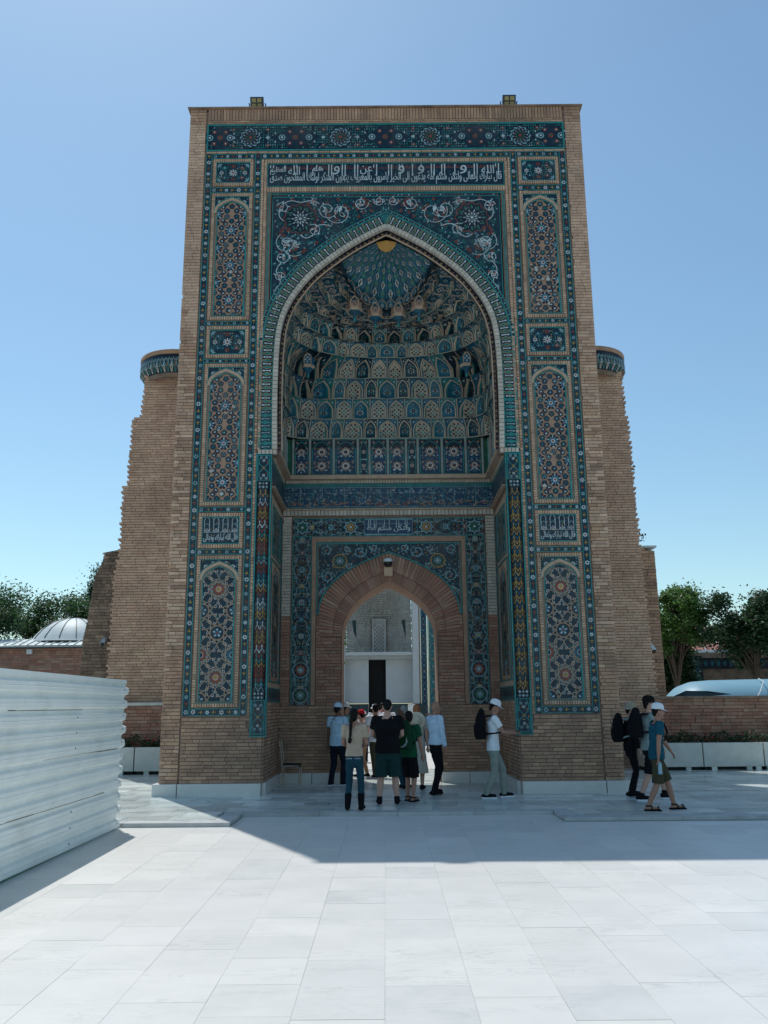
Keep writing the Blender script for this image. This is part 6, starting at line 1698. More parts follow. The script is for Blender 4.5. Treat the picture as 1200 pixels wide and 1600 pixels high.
tree(13.45, 40, 0, 7.6, 1.55, 'leaf_bright', 'bright green leafy tree next to the narrow brick wall at right', 16, 9000, crown_z=5.75, squash=1.05, trunk=.16)
tree(13.7, 41, 0, 4.2, 1.15, 'leaf_dark', 'low dark bushy tree in the shade under the bright green one', 26, 5000, crown_z=3.3, squash=.8, trunk=.12)
tree(16.25, 38, 0, 7.4, 1.75, 'leaf_dark', 'large dark green tree with bare lower trunks at the right', 17, 8500, crown_z=5.15, squash=.95, trunk=.18)
tree(19.4, 39.5, 0, 7.2, 1.8, 'leaf_dark', 'dark green tree at the far right edge of the photo', 18, 8500, crown_z=4.9, squash=.95)
# sprig inside the courtyard
random.seed(19)
t = thing('courtyard_shrub', (-1.98, 36.5, GZ), 'slim light green shrub just inside the doorway at its left edge', 'shrub')
b = MB(); b.tube([(-2.1, 36.5, GZ), (-2.05, 36.5, 2.5), (-1.95, 36.5, 5.3)], [.05, .035, .012], 'bark', 6); b.build('stem', t)
lf = MB()
for i in range(260):
    c = Vector((-2.0 + U(-.32, .30), 36.5 + U(-.3, .3), random.choice((5.35, 4.85, 4.65, 3.9)) + U(-.26, .26))); a = Vector((U(-1, 1), U(-1, 1), U(-.6, .6))).normalized() * .10; s = a.cross(Vector((U(-1, 1), U(-1, 1), U(.3, 1)))).normalized() * .05
    lf.face([c - a, c + s, c + a, c - s], 'leaf_bright')
lf.build('foliage', t)

# ------------------------------------------------------------------ left: low domed building; right: canopy, tiled wall, red roof
bd = thing('domed_building', (-16, 40, 0), 'low red brick building with pale metal roof and small ribbed dome', 'building')
b = MB(); b.box(-30, -11.0, 40.02, 46, -.2, 4.62, 'mortar'); b.build('wall', bd)
k = Bricks(); random.seed(22); k.field((0, 40, 0), X_, Z_, -Y_, -19.5, -11.0, 2.6, 4.62, .11, .34, 'brick_red'); k.emit(bd, 200)
b = MB(); b.box(-30, -10.9, 39.75, 40.2, 4.62, 4.72, 'roof_metal'); b.face([(-30, 39.7, 4.74), (-10.9, 39.7, 4.74), (-12.5, 41.0, 5.12), (-30, 41.0, 5.12)], 'roof_metal'); b.face([(-30, 41.0, 5.12), (-12.5, 41.0, 5.12), (-12.5, 45, 5.2), (-30, 45, 5.2)], 'roof_metal')
b.box(-30, -10.9, 39.72, 39.8, 4.60, 4.66, 'dark_metal'); rf = b.build('roof', bd)
for i in range(26):
    x = -19.9 + i * .36; b = MB(); b.obox((x + .12, 40.35, 4.955), Vector((.015, 0, 0)), Vector((.12 * (i / 13 - 1) * 0, .66, .19)), Vector((0, -.008, .03)), 'roof_metal'); b.build('standing_seam', rf)
b = MB(); prof = [(2.05, -.12), (1.95, .0), (1.86, .14), (1.55, .50), (1.12, .82), (.62, 1.02), (.25, 1.09), (.0, 1.10)]; dc = (-15.30, 42.2, 5.12); b.lathe(dc, prof, 'roof_metal', 36); dm = b.build('dome', bd)
for i in range(16):
    a = 2 * pi * i / 16; b = MB(); b.tube([(dc[0] + (r + .01) * cos(a), dc[1] + (r + .01) * sin(a), dc[2] + z + .01) for r, z in prof[1:-1]], .018, 'dark_metal', 5); b.build('rib', dm)
for x, z in ((-16.5, 4.45), ):
    b = MB(); b.box(x - .12, x + .12, 39.86, 39.98, z - .1, z + .12, 'white_plastic'); b.build('junction_box', bd)
b = MB(); b.box(-12.55, -12.45, 39.8, 39.95, 4.0, 4.3, 'white_plastic'); b.build('wall_lamp', bd)
b = MB(); b.tube([(-12.0, 39.8, 4.7), (-11.75, 39.8, 4.7), (-11.75, 39.8, 4.15), (-11.1, 39.8, 4.1)], .04, 'roof_metal', 8); b.build('drain_pipe', bd)

cn = thing('vaulted_canopy', (13, 30, 0), 'long pale blue rounded roof with a dark glazed nose behind the low wall', 'canopy')
secs = []; nose = [(9.45, .02), (9.75, .34), (10.05, .62), (10.35, .84), (10.75, .96), (11.4, 1.0), (13, 1.02), (16, 1.04), (20, 1.04)]
n = 14; b = MB(); vs = []
for x, k_ in nose:
    for i in range(n + 1):
        t = pi * i / n; vs.append((x, 30.6 - 1.6 * (0.55 + .45 * k_) * cos(t), 1.45 + (1.22 * k_) * (sin(t) ** .7)))
b.raw(vs, [(j * (n + 1) + i, (j + 1) * (n + 1) + i, (j + 1) * (n + 1) + i + 1, j * (n + 1) + i + 1) for j in range(len(nose) - 1) for i in range(n)], 'canopy_blue', True)
b.box(10.2, 20, 29.05, 32.1, 0, 1.5, 'plaster'); b.build('roof_shell', cn)
b = MB(); b.face([(9.60, 29.50, 2.06), (10.05, 29.14, 2.30), (10.75, 29.02, 2.28), (11.55, 28.99, 2.17), (10.7, 28.97, 2.11), (10.0, 29.09, 2.06)], 'dark_glass'); b.build('nose_window', cn)
b = MB(); b.tube([(12.25, 29.0, 1.9), (12.5, 29.02, 2.25), (12.8, 29.4, 2.58), (12.9, 30.0, 2.70)], .018, 'white_plastic', 6); b.build('seam', cn)

rw = thing('tiled_wall', (17, 42.5, 0), 'shaded brown boundary wall with a dark tile frieze and tile posts under the trees', 'wall')
b = MB(); b.box(11, 34, 43.5, 44, 0, 4.35, 'brick_old'); b.build('masonry', rw)
p = Pic(plane_map((0, 43.48, 0), X_, Z_, -Y_))
p.bar(11, 3.55, 34, 4.1, 0, .06, 'tile_deep'); p.bar(11, 4.1, 34, 4.35, 0, .12, 'brick_old')
for i in range(60):
    u = 11.3 + i * .32
    p.poly([(u, 3.83 + .16), (u + .11, 3.83), (u, 3.83 - .16), (u - .11, 3.83)], .07, 'tile_teal'); p.poly([(u, 3.83 + .09), (u + .06, 3.83), (u, 3.83 - .09), (u - .06, 3.83)], .075, 'tile_blue')
p.build('tile_frieze', rw)
for u in (11.9, 15.4, 19.9, 24):
    p = Pic(plane_map((0, 43.40, 0), X_, Z_, -Y_)); p.bar(u, .2, u + .5, 4.2, 0, .08, 'tile_deep')
    for j in range(10): p.ring((u + .25, .6 + j * .36), .08, .14, .09, 'tile_teal', 6)
    p.build('tile_post', rw)
rb = thing('red_roof_house', (17, 56, 0), 'distant house with a pinkish red sheet roof seen between the trees', 'house')
b = MB(); b.box(13, 27, 56, 60, 0, 5.6, 'plaster'); b.build('wall', rb)
b = MB(); b.face([(12.6, 55.2, 5.2), (27.5, 55.2, 5.2), (27.5, 58, 6.9), (12.6, 58, 6.9)], 'roof_red'); b.face([(12.6, 60.8, 5.2), (27.5, 60.8, 5.2), (27.5, 58, 6.9), (12.6, 58, 6.9)], 'roof_red'); b.box(12.6, 27.5, 55.15, 55.3, 5.05, 5.2, 'white_plastic'); rr = b.build('roof', rb)
for i in range(14):
    b = MB(); x = 13.2 + i * 1.05; b.tube([(x, 55.2, 5.23), (x, 58, 6.93)], .04, 'white_plastic', 5); b.build('seam', rr)
fb_ = thing('far_block', (38, 80, 0), 'flat roofed pale building peeking out at the right edge above the trees', 'building')
b = MB(); b.box(35.6, 60, 80, 95, 0, 9.5, 'plaster'); b.build('wall', fb_); b = MB(); b.box(35.0, 61, 79, 96, 9.5, 9.9, 'roof_metal'); b.build('roof', fb_)
for i in range(5):
    b = MB(); b.box(36.6 + i * 3, 38.4 + i * 3, 79.96, 80.05, 7.0, 8.6, 'dark_glass'); b.build('window', fb_)
# ------------------------------------------------------------------ people
def ik(a, b, l1, l2, pole):
    a, b = Vector(a), Vector(b); d = b - a; L = min(d.length, (l1 + l2) * .999); dn = d.normalized()
    x = (L * L + l1 * l1 - l2 * l2) / (2 * L); h = sqrt(max(l1 * l1 - x * x, 0))
    p = Vector(pole); p = (p - dn * p.dot(dn)).normalized()
    return a + dn * x + p * h, a + dn * L
class Body:
    """Closed, overlapping tapered limbs; remeshed into one continuous surface."""
    def __init__(s): s.b = MB()
    def limb(s, pts, rs, flat=1.0, n=12, c0=True, c1=True, side=None, sq=1.0):
        pts = [Vector(p) for p in pts]; rings = []
        def frame(d):
            a = Vector(side) if side else (X_ if abs(d.x) < .9 else Y_)
            a = (a - d * a.dot(d)).normalized(); return a, d.cross(a)
        seq = []
        d0 = (pts[1] - pts[0]).normalized(); d1 = (pts[-1] - pts[-2]).normalized()
        if c0:
            for t in (.98, .8, .45): seq.append((pts[0] - d0 * rs[0] * t * flat if flat < 1 else pts[0] - d0 * rs[0] * t, rs[0] * sqrt(1 - t * t), d0))
        for i, p in enumerate(pts):
            d = (pts[min(i + 1, len(pts) - 1)] - pts[max(i - 1, 0)]).normalized(); seq.append((p, rs[i], d))
        if c1:
            for t in (.45, .8, .98): seq.append((pts[-1] + d1 * rs[-1] * t, rs[-1] * sqrt(1 - t * t), d1))
        vs = []; fs = []
        for p, r, d in seq:
            a, b = frame(d)
            for k in range(n): ck_, sk_ = cos(2 * pi * k / n), sin(2 * pi * k / n); vs.append(p + a * (r * abs(ck_) ** sq * (1 if ck_ > 0 else -1)) + b * (r * flat * abs(sk_) ** sq * (1 if sk_ > 0 else -1)))
        m = len(seq)
        for i in range(m - 1):
            for k in range(n): fs.append((i * n + k, i * n + (k + 1) % n, (i + 1) * n + (k + 1) % n, (i + 1) * n + k))
        fs.append(tuple(range(n))[::-1]); fs.append(tuple((m - 1) * n + k for k in range(n)))
        s.b.raw(vs, fs, 'skin_light', True)
    def ell(s, c, rx, ry, rz, n=14): s.b.ball(c, 1.0, 'skin_light', n, (rx, ry, rz))
FOLDS = bpy.data.textures.new('folds', 'CLOUDS'); FOLDS.noise_scale = .085; FOLDS.noise_depth = 2
def remeshed(body, name, material, parent, vox=.011, smooth=3, folds=0.0):
    me = body.b.mesh(name + '_raw'); o = bpy.data.objects.new(name, me); COL.objects.link(o)
    r = o.modifiers.new('r', 'REMESH'); r.mode = 'VOXEL'; r.voxel_size = vox; r.use_smooth_shade = True
    if folds: d = o.modifiers.new('d', 'DISPLACE'); d.texture = FOLDS; d.texture_coords = 'GLOBAL'; d.strength = folds; d.mid_level = .5
    if smooth: q = o.modifiers.new('s', 'SMOOTH'); q.iterations = smooth; q.factor = .5
    return o, me, parent, material
PENDING = []
def flush():
    bpy.context.view_layer.update()
    dg = bpy.context.evaluated_depsgraph_get()
    for (o, me, parent, material) in PENDING:
        m2 = bpy.data.meshes.new_from_object(o.evaluated_get(dg)); m2.name = o.name
        m2.materials.clear(); m2.materials.append(MATS[material]); m2.polygons.foreach_set('material_index', [0] * len(m2.polygons))
        o.modifiers.clear(); o.data = m2; bpy.data.meshes.remove(me)
        o.parent = parent
    PENDING.clear()
def person(label, loc, rz, H=1.75, skin='skin_light', top=('cloth_white', 'short'), bottom=('cloth_khaki', 'long'), shoe=('cloth_black', 'shoe', None), hair=None, hat=None,
           footL=(0, 0), footR=(0, 0), handL=None, handR=None, lean=0.0, look=(0, 0), girth=1.0, sh_w=1.0, tuck=False, vox=.011, fem=False, liftR=0.0, liftL=0.0, sole=None, grp='visitors in front of and inside the portal', dress=False, collar=False):
    """Faces local +Y. Feet are (x, y) offsets, hands local points scaled by height."""
    k = H / 1.75
    root = thing('person', loc, label, 'person', grp, rz)
    V = lambda x, y, z: Vector((x * k, y * k, z * k))
    hip_z = .962 - .25 * (hypot(footL[0] - footR[0], footL[1] - footR[1]) * .5) ** 2 * 1.2
    hipc = V(0, 0, hip_z); ln = Vector((0, lean * k, 0))
    chest = hipc + V(0, lean * .55, .33); neck = hipc + V(0, lean, .542); head = neck + V(0, lean * .2 + .02, .16)
    g = girth
    hips = [hipc + V(s * .080, 0, -.045) for s in (-1, 1)]
    sho = [hipc + V(s * .185 * sh_w, lean * .9, .485) for s in (-1, 1)]
    body = Body()
    ank, kne, toe = [], [], []
    for s, hp, ft, lf in ((0, hips[0], footL, liftL), (1, hips[1], footR, liftR)):
        sx = (-1, 1)[s]
        a = V(sx * .10 + ft[0], ft[1] - .03, .085 + lf)
        kn, a = ik(hp, a, .435 * k, .425 * k, (sx * .05, 1, 0)); ank.append(a); kne.append(kn)
        td = Vector((sx * .18, 1, -.9 * min(lf * 6, .8))).normalized(); tp = a + td * .175 * k; tp.z = max(tp.z - .045 * k, .03 * k) if lf < .02 else tp.z - .05 * k; toe.append((tp, td))
        body.limb([hp, hp.lerp(kn, .5), kn, kn.lerp(a, .35), a], [.070 * k * g, .066 * k * g, .053 * k, .055 * k * min(g, 1.15), .038 * k])
        heel = a - td * .045 * k; heel.z -= .045 * k
        body.limb([heel, a + td * .05 * k - Vector((0, 0, .035 * k)), tp - td * .03 * k], [.036 * k, .040 * k, .028 * k], .8)
    # trunk inside the clothes
    body.limb([hipc - V(0, 0, .04), hipc + V(0, .01, .12), chest, neck - V(0, 0, .12), neck - V(0, 0, .05)], [.128 * k * g, .122 * k * g, .146 * k * g * sh_w, .155 * k * sh_w, .09 * k], .66)
    for s in (0, 1): body.limb([neck - V(0, 0, .075), sho[s]], [.07 * k, .060 * k])
    body.limb([neck - V(0, 0, .08), neck + V(0, .01, .06)], [.060 * k, .052 * k])
    Rl = Matrix.Rotation(look[0], 3, 'Z') @ Matrix.Rotation(-look[1], 3, 'X')
    def HD(x, y, z): return head + Rl @ V(x, y, z)
    body.b.ball((0, 0, 0), 1.0, 'skin_light', 16, (.076 * k, .095 * k, .115 * k)); nb = len(body.b.v)
    cnt = 16 * 9
    for i in range(nb - cnt, nb): body.b.v[i] = tuple(head + Rl @ Vector(body.b.v[i]))
    body.limb([HD(0, .045, -.06), HD(0, .062, -.095)], [.055 * k, .036 * k])           # jaw and chin
    body.limb([HD(0, .088, .012), HD(0, .112, -.022)], [.012 * k, .017 * k])            # nose
    for s in (-1, 1): body.limb([HD(s * .078, -.01, .015), HD(s * .080, -.005, -.025)], [.018 * k, .012 * k], .6)
    arms = []
    for s in (0, 1):
        sx = (-1, 1)[s]; h = (handL, handR)[s]
        if h is None: h = (sx * (.235 + .04 * (g - 1)), .04, .80)
        tgt = V(*h); tgt.z += 0
        el, wr = ik(sho[s], tgt, .285 * k, .255 * k, (sx * .6, -1, -.25)); arms.append((sho[s], el, wr))
        body.limb([sho[s], sho[s].lerp(el, .5), el, el.lerp(wr, .4), wr], [.056 * k, .048 * k * min(g, 1.2), .040 * k, .040 * k, .027 * k])
        d = (wr - el).normalized(); side = d.cross(Vector((0, 0, 1)) if abs(d.z) < .8 else Vector((0, 1, 0))).normalized(); nrm = side.cross(d).normalized()
        pe = wr + d * .085 * k
        body.limb([wr, wr + d * .05 * k, pe], [.026 * k, .034 * k, .036 * k], .5, side=side)
        for q, l in ((-1.5, .062), (-.5, .074), (.5, .078), (1.5, .068)):
            f0 = pe + side * (q * .0185 * k) - d * .015 * k
            f1 = f0 + d * l * .55 * k + nrm * -.006 * k; f2 = f1 + d * l * .45 * k - nrm * .022 * k
            body.limb([f0, f1, f2], [.0095 * k, .009 * k, .0078 * k], n=8)
        t0 = wr + d * .03 * k; ts = side * (-sx if d.z < -.5 else 1)
        body.limb([t0, t0 + ts * .035 * k + d * .02 * k, t0 + ts * .045 * k + d * .06 * k], [.013 * k, .012 * k, .009 * k], n=8)
    PENDING.append(remeshed(body, 'body', skin, root, vox, 3))
    # eyes, brows, mouth
    fm = MB()
    for s in (-1, 1):
        fm.ball(HD(s * .032, .084, .018), .010 * k, 'eye_dark', 8)
        fm.tube([HD(s * .014, .093, .040), HD(s * .034, .090, .045), HD(s * .052, .078, .038)], .0045 * k, hair or 'hair_black', 5)
    fm.tube([HD(-.024, .090, -.062), HD(0, .099, -.060), HD(.024, .090, -.062)], .0055 * k, 'lip', 5)
    fm.build('face', root, True)
    # clothes
    sl = {'short': .62, 'long': 1.0, 'none': 0.0, 'elbow': .95}[top[1]]
    sh = Body(); e = .016
    hem = hipc - V(0, 0, .02 if tuck else .10)
    fl = .70
    sh.limb([hem, hipc + V(0, .0, .06), hipc + V(0, .01, .17), chest, chest + V(0, 0, .08), neck - V(0, 0, .10), neck - V(0, 0, .035)], [(.166 + e) * k * g, (.158 + e) * k * g, (.138 + e) * k * g, (.160 + e) * k * max(g * .97, 1) * sh_w, (.165 + e) * k * sh_w, (.140 + e) * k * sh_w, .062 * k], fl, c0=False, c1=False, n=20)
    for s in (0, 1):
        a, el, wr = arms[s]
        sh.limb([neck - V(0, 0, .065), a + V(0, 0, -.005)], [.062 * k, .070 * k])
        if top[1] == 'long': sh.limb([a, a.lerp(el, .5), el, el.lerp(wr, .5), el.lerp(wr, .97)], [.072 * k, .063 * k, .055 * k, .050 * k, .042 * k], c1=False)
        elif sl > 0: sh.limb([a, a.lerp(el, sl * .6), a.lerp(el, sl)], [.072 * k, .069 * k * min(g, 1.1), .071 * k * min(g, 1.1)], c1=False)
    if collar: sh.limb([neck - V(0, 0, .06), neck + V(0, -.005, .005)], [.072 * k, .066 * k], c0=False, c1=False)
    PENDING.append(remeshed(sh, 'shirt' if not dress else 'dress', top[0], root, vox, 2, .026))
    tr = Body(); bl = bottom[1]
    tr.limb([hipc - V(0, 0, .13), hipc - V(0, 0, .03), hipc + V(0, 0, .075)], [(.150) * k * g, (.155 + e * .6) * k * g, (.142 + e * .4) * k * g], .70, c1=False, n=18)
    for s in (0, 1):
        hp, kn, a = hips[s], kne[s], ank[s]
        if bl == 'long': tr.limb([hp, hp.lerp(kn, .5), kn, kn.lerp(a, .5), a - V(0, 0, .03)], [.088 * k * g, .086 * k * g, .070 * k, .064 * k, .060 * k], c1=False, n=14)
        elif bl == 'slim': tr.limb([hp, hp.lerp(kn, .5), kn, kn.lerp(a, .4), a - V(0, 0, .03)], [.088 * k * g, .081 * k * g, .062 * k, .060 * k, .046 * k], c1=False, n=14)
        elif bl == 'shorts': tr.limb([hp, hp.lerp(kn, .5), kn.lerp(hp, .02) - V(0, 0, .03)], [.092 * k * g, .096 * k * g, .098 * k * min(g, 1.15)], c1=False, n=14)
        elif bl == 'skirt': tr.limb([hipc - V(0, 0, .05), hipc - V(0, 0, .3), hipc - V(0, 0, .62)], [.165 * k * g, .20 * k * g, .24 * k * g], .8, c1=False, n=18)
    PENDING.append(remeshed(tr, 'trousers' if bl in ('long', 'slim') else 'skirt' if bl == 'skirt' else 'shorts', bottom[0], root, vox, 2, .022))
    # shoes
    for s in (0, 1):
        a = ank[s]; tp, td = toe[s]; heel = a - td * .055 * k; heel.z = a.z - .048 * k
        if shoe[1] in ('shoe', 'boot'):
            b = Body(); b.limb([heel + Vector((0, 0, .012 * k)), a + td * .05 * k - Vector((0, 0, .03 * k)), tp - td * .02 * k + Vector((0, 0, .008 * k))], [.045 * k, .050 * k, .038 * k], .85)
            up = .50 if shoe[1] == 'boot' else .05
            if shoe[2] == 'ankle': up = .13
            b.limb([a - Vector((0, 0, .03 * k)), a.lerp(kne[s], up)], [.052 * k, (.050 if up < .2 else .068) * k], c1=False)
            PENDING.append(remeshed(b, 'shoe' if up < .1 else 'boot', shoe[0], root, .010, 2))
            if sole:
                so = MB(); t2 = Vector((td.x, td.y, td.z if (liftL, liftR)[s] > .02 else 0)).normalized(); sd = t2.cross(Z_).normalized(); up_ = sd.cross(t2)
                c = heel.lerp(tp, .5); c = c - up_ * (.030 * k)
                c.z = max(c.z, .016)
                so.obox(c, t2 * .142 * k, sd * .047 * k, up_ * .014, sole, bev=.3); so.build('sole', root, True)
        else:                                                # sandal: sole and three straps
            so = MB(); t2 = td.normalized(); sd = t2.cross(Z_).normalized(); up_ = sd.cross(t2); c = heel.lerp(tp, .52) - up_ * (.034 * k); c.z = max(c.z, .014)
            so.obox(c, t2 * .142 * k, sd * .050 * k, up_ * .014, shoe[0], bev=.3); so.build('sandal_sole', root, True)
            for q, r_ in ((.92, .050), (.45, .056), (.05, .050)):
                st = MB(); m0 = heel.lerp(tp, q) + up_ * .004
                if q < .1: pts = [a + (sd * cos(t) + t2 * sin(t)) * .046 * k for t in np.linspace(0, 2 * pi, 13)]
                else: pts = [m0 + sd * (cos(t) * r_ * k) + up_ * ((sin(t) * .050 - .018) * k) for t in np.linspace(0, pi, 9)]
                st.tube(pts, .011 * k, shoe[0], 6); st.build('sandal_strap', root, True)
    # hair and headwear
    if hair:
        hb = Body()
        def hb_ell(c, rx, ry, rz):
            hb.b.ball((0, 0, 0), 1.0, 'skin_light', 14, (rx * k, ry * k, rz * k)); n_ = len(hb.b.v)
            for i in range(n_ - 14 * 8, n_): hb.b.v[i] = tuple(c + Rl @ Vector(hb.b.v[i]))
        hb_ell(HD(0, -.022, .030), .085, .090, .100)
        if fem: hb_ell(HD(0, -.045, -.02), .075, .066, .10)
        else: hb_ell(HD(0, -.055, -.03), .066, .045, .06)
        PENDING.append(remeshed(hb, 'hair', hair, root, .011, 2, .008))
    if hat:
        kind, m, tilt = hat
        h = MB(); n = 18
        def HP(x, y, z): return HD(x, y, z)
        prof = [(1.0, .0), (1.02, .03), (.96, .065), (.78, .095), (.45, .113), (.0, .118)]
        vs = []; fs = []
        for r, z in prof:
            for i in range(n): vs.append(HP(.092 * r * cos(2 * pi * i / n), -.005 + .108 * r * sin(2 * pi * i / n), .042 + z * 1.0))
        for j in range(len(prof) - 1):
            for i in range(n): fs.append((j * n + i, j * n + (i + 1) % n, (j + 1) * n + (i + 1) % n, (j + 1) * n + i))
        h.raw(vs, fs, m, True)
        if kind == 'cap':
            bl_ = []
            for r in (0, 1):
                for i in range(9):
                    t = pi * (.10 + .80 * i / 8); rr = 1.0 if r == 0 else 1.0
                    x = .090 * cos(t); y_ = -.005 + .104 * sin(t)
                    if r: y_ = y_ + .085 * sin(t) ** .8; z = .040 - .022 * sin(t) + .004
                    else: z = .050
                    bl_.append(HP(x, y_, z))
            h.raw(bl_, [(i, i + 1, 9 + i + 1, 9 + i) for i in range(8)], m, True)
            h.raw([p - Rl @ Vector((0, 0, .006)) for p in bl_], [(i, 9 + i, 9 + i + 1, i + 1) for i in range(8)], m, True)
        else:                                                # soft brimmed hat
            br = []; dr, wd = (.045, .062) if kind == 'bucket' else (.012, .10)
            for q, (r, z) in enumerate(((1.0, .055), (1.0 + wd / .18, .045 - dr * .4), (1.0 + wd / .095, .045 - dr))):
                for i in range(n): br.append(HP(.092 * r * cos(2 * pi * i / n), -.005 + .105 * r * sin(2 * pi * i / n), z))
            h.raw(br, [(j * n + i, j * n + (i + 1) % n, (j + 1) * n + (i + 1) % n, (j + 1) * n + i) for j in range(2) for i in range(n)], m, True)
        o = h.build('cap' if kind == 'cap' else 'hat', root, True)
    root['_'] = 0; del root['_']
    return dict(root=root, head=head, HD=HD, arms=arms, hipc=hipc, neck=neck, chest=chest, k=k, ank=ank, kne=kne, V=V)
def to_world(P, v): return Matrix.Translation(P['root'].location) @ P['root'].rotation_euler.to_matrix().to_4x4() @ Vector(v)
def backpack(P, label, m, accent=None, h=.46, w=.30, d=.17, low=0.0, tilt=0.0, grp='backpacks worn by visitors'):
    k = P['k']; ck = P['V']
    c = P['chest'] + ck(0, -.135 - d / 2, .03 - low)
    r0 = P['root']
    t = thing('backpack', to_world(P, c - ck(0, 0, h / 2)), label, 'backpack', grp, r0.rotation_euler.z)
    off = c - ck(0, 0, h / 2)
    b = Body()
    b.limb([ck(0, 0, .02), ck(0, -.01, h * .3), ck(0, -.005, h * .72), ck(0, .01, h * .95)], [w * .46 * k, w * .50 * k, w * .48 * k, w * .40 * k], d / w * 1.0, n=20, c0=False, c1=False, sq=.55)
    b.limb([ck(0, .005, h * .85), ck(0, .01, h * .97)], [w * .40 * k, w * .34 * k], d / w * .95, n=20, sq=.6)
    b.limb([ck(0, -d * .42, .07), ck(0, -d * .48, h * .38)], [w * .36 * k, w * .37 * k], .36, n=16, sq=.6)
    PENDING.append(remeshed(b, 'pack_body', m, t, .012, 3, .010))
    for s in (-1, 1):
        st = MB(); a = P['arms'][0 if s < 0 else 1][0]
        pts = [Vector((s * .085, .055, h * .88)) * k, (Vector((a.x * .62, a.y, a.z + .055 * k)) - off), (Vector((a.x * .66, a.y + .125 * k, a.z - .09 * k)) - off), (Vector((a.x * .72, a.y + .115 * k, a.z - .25 * k)) - off), Vector((s * .15, .09, .12)) * k, Vector((s * .11, .02, .07)) * k]
        pts = [Vector(q) for q in pts]
        st.tube(pts, .019 * k, accent or m, 6); st.build('strap', t, True)
    hd_ = MB(); hd_.tube([ck(-.04, .03, h * .97), ck(-.02, .02, h * 1.03), ck(.02, .02, h * 1.03), ck(.04, .03, h * .97)], .010 * k, m, 6); hd_.build('handle', t, True)
    return t

FACE = lambda deg: radians(deg)      # 0 faces away from the camera, -90 faces right, 90 faces left
P1 = person('person in pale blue short sleeves, navy trousers and pale cap beside the left doorway pier', (-1.13, 20.35, GZ), FACE(-25), 1.79, 'skin_dark', ('cloth_pale_blue', 'short'), ('cloth_navy', 'long'), ('cloth_black', 'shoe', None), 'hair_black', ('cap', 'cloth_sky_blue', 0), (-.02, -.04), (.02, .12), (-.25, .03, .80), (.20, .22, .98), .02, girth=1.06, sole='cloth_white', collar=True, look=(-.2, .1))
P2 = person('person in mint green shirt and white cap, mostly hidden behind the pale blue shirt', (-1.05, 22.3, GZ), FACE(-60), 1.80, 'skin_tan', ('cloth_mint', 'short'), ('cloth_navy', 'long'), ('cloth_black', 'shoe', None), 'hair_black', ('cap', 'cloth_white', 0), vox=.014)
P3 = person('person with a long black ponytail, beige top, jeans and tall black boots', (-.56, 15.62, GZ), FACE(-6), 1.69, 'skin_tan', ('cloth_beige', 'short'), ('cloth_jeans', 'slim'), ('cloth_black', 'boot', None), 'hair_black', None, (-.02, 0), (.03, 0), (-.10, .24, 1.10), (.12, .25, 1.10), .0, girth=.93, sh_w=.92, fem=True, tuck=True, look=(-.25, .12))
pt = Body(); h_ = P3['HD']
pt.limb([h_(.0, -.10, .02), h_(-.01, -.125, -.10), h_(-.01, -.135, -.26), h_(-.01, -.14, -.42)], [.040, .034, .028, .022]); pt.limb([h_(-.01, -.14, -.44), h_(-.01, -.145, -.48)], [.036, .034])
PENDING.append(remeshed(pt, 'ponytail', 'hair_black', P3['root'], .010, 1, .006))
b = MB()
for s in (-1, 1):
    z = P3['hipc'].z - .06
    b.tube([(s * .075 - .05, -.118, z), (s * .075 - .025, -.124, z + .015), (s * .075, -.126, z), (s * .075 + .025, -.124, z + .015), (s * .075 + .05, -.118, z)], .004, 'cloth_white', 5)
b.build('pocket_stitching', P3['root'], True)

P4 = person('person in a red cap, pale rose shirt and tan trousers in the doorway', (-.62, 22.6, GZ), FACE(50), 1.62, 'skin_light', ('cloth_rose', 'short'), ('cloth_tan', 'slim'), ('cloth_black', 'shoe', None), 'hair_black', ('cap', 'cloth_red', 0), (0, .05), (0, -.1), (-.2, .2, .95), None, girth=.95, sole='cloth_white', vox=.013)
P5 = person('person with black hair in white T-shirt and olive trousers, striding through the doorway', (-.26, 22.5, GZ), FACE(20), 1.80, 'skin_tan', ('cloth_white', 'short'), ('cloth_olive', 'long'), ('cloth_olive_dark', 'shoe', None), 'hair_black', None, (0, -.22), (.0, .2), (-.28, .1, .85), None, sole='cloth_white', vox=.013)
P6 = person('broad person in black T-shirt, dark green cargo shorts and black ankle boots, back turned', (.03, 16.48, GZ), FACE(0), 1.85, 'skin_light', ('cloth_black', 'short'), ('cloth_dark_green', 'shorts'), ('cloth_black', 'boot', 'ankle'), 'hair_black', None, (-.05, 0), (.06, .02), (-.16, .30, 1.10), (.16, .30, 1.10), .02, girth=1.26, sh_w=1.16, look=(0, .3))
P7 = person('grey haired person in blue between the black T-shirt and green backpack', (.40, 19.6, GZ), FACE(60), 1.74, 'skin_dark', ('cloth_pale_blue', 'short'), ('cloth_jeans', 'long'), ('cloth_black', 'shoe', None), 'hair_grey', None, look=(.3, 0), vox=.014)
P8 = person('person in pale floral dress and auburn hair with a cream hat, behind the green backpack', (.68, 19.2, GZ), FACE(-10), 1.76, 'skin_light', ('cloth_floral', 'short'), ('cloth_floral', 'skirt'), ('cloth_black', 'shoe', None), 'hair_auburn', None, girth=1.0, fem=True, dress=True, vox=.014)
hh = MB(); q = P8['neck']; hh.lathe((q.x + .02, 0, 0), [(.0, .10), (.06, .095), (.095, .06), (.10, .0), (.135, -.012), (.185, -.03)], 'cloth_cream', 20)
for i in range(len(hh.v)):
    x, y, z = hh.v[i]; hh.v[i] = (x, q.y - .16 - z * .95, q.z - .06 + y)
hh.build('hat', P8['root'], True)
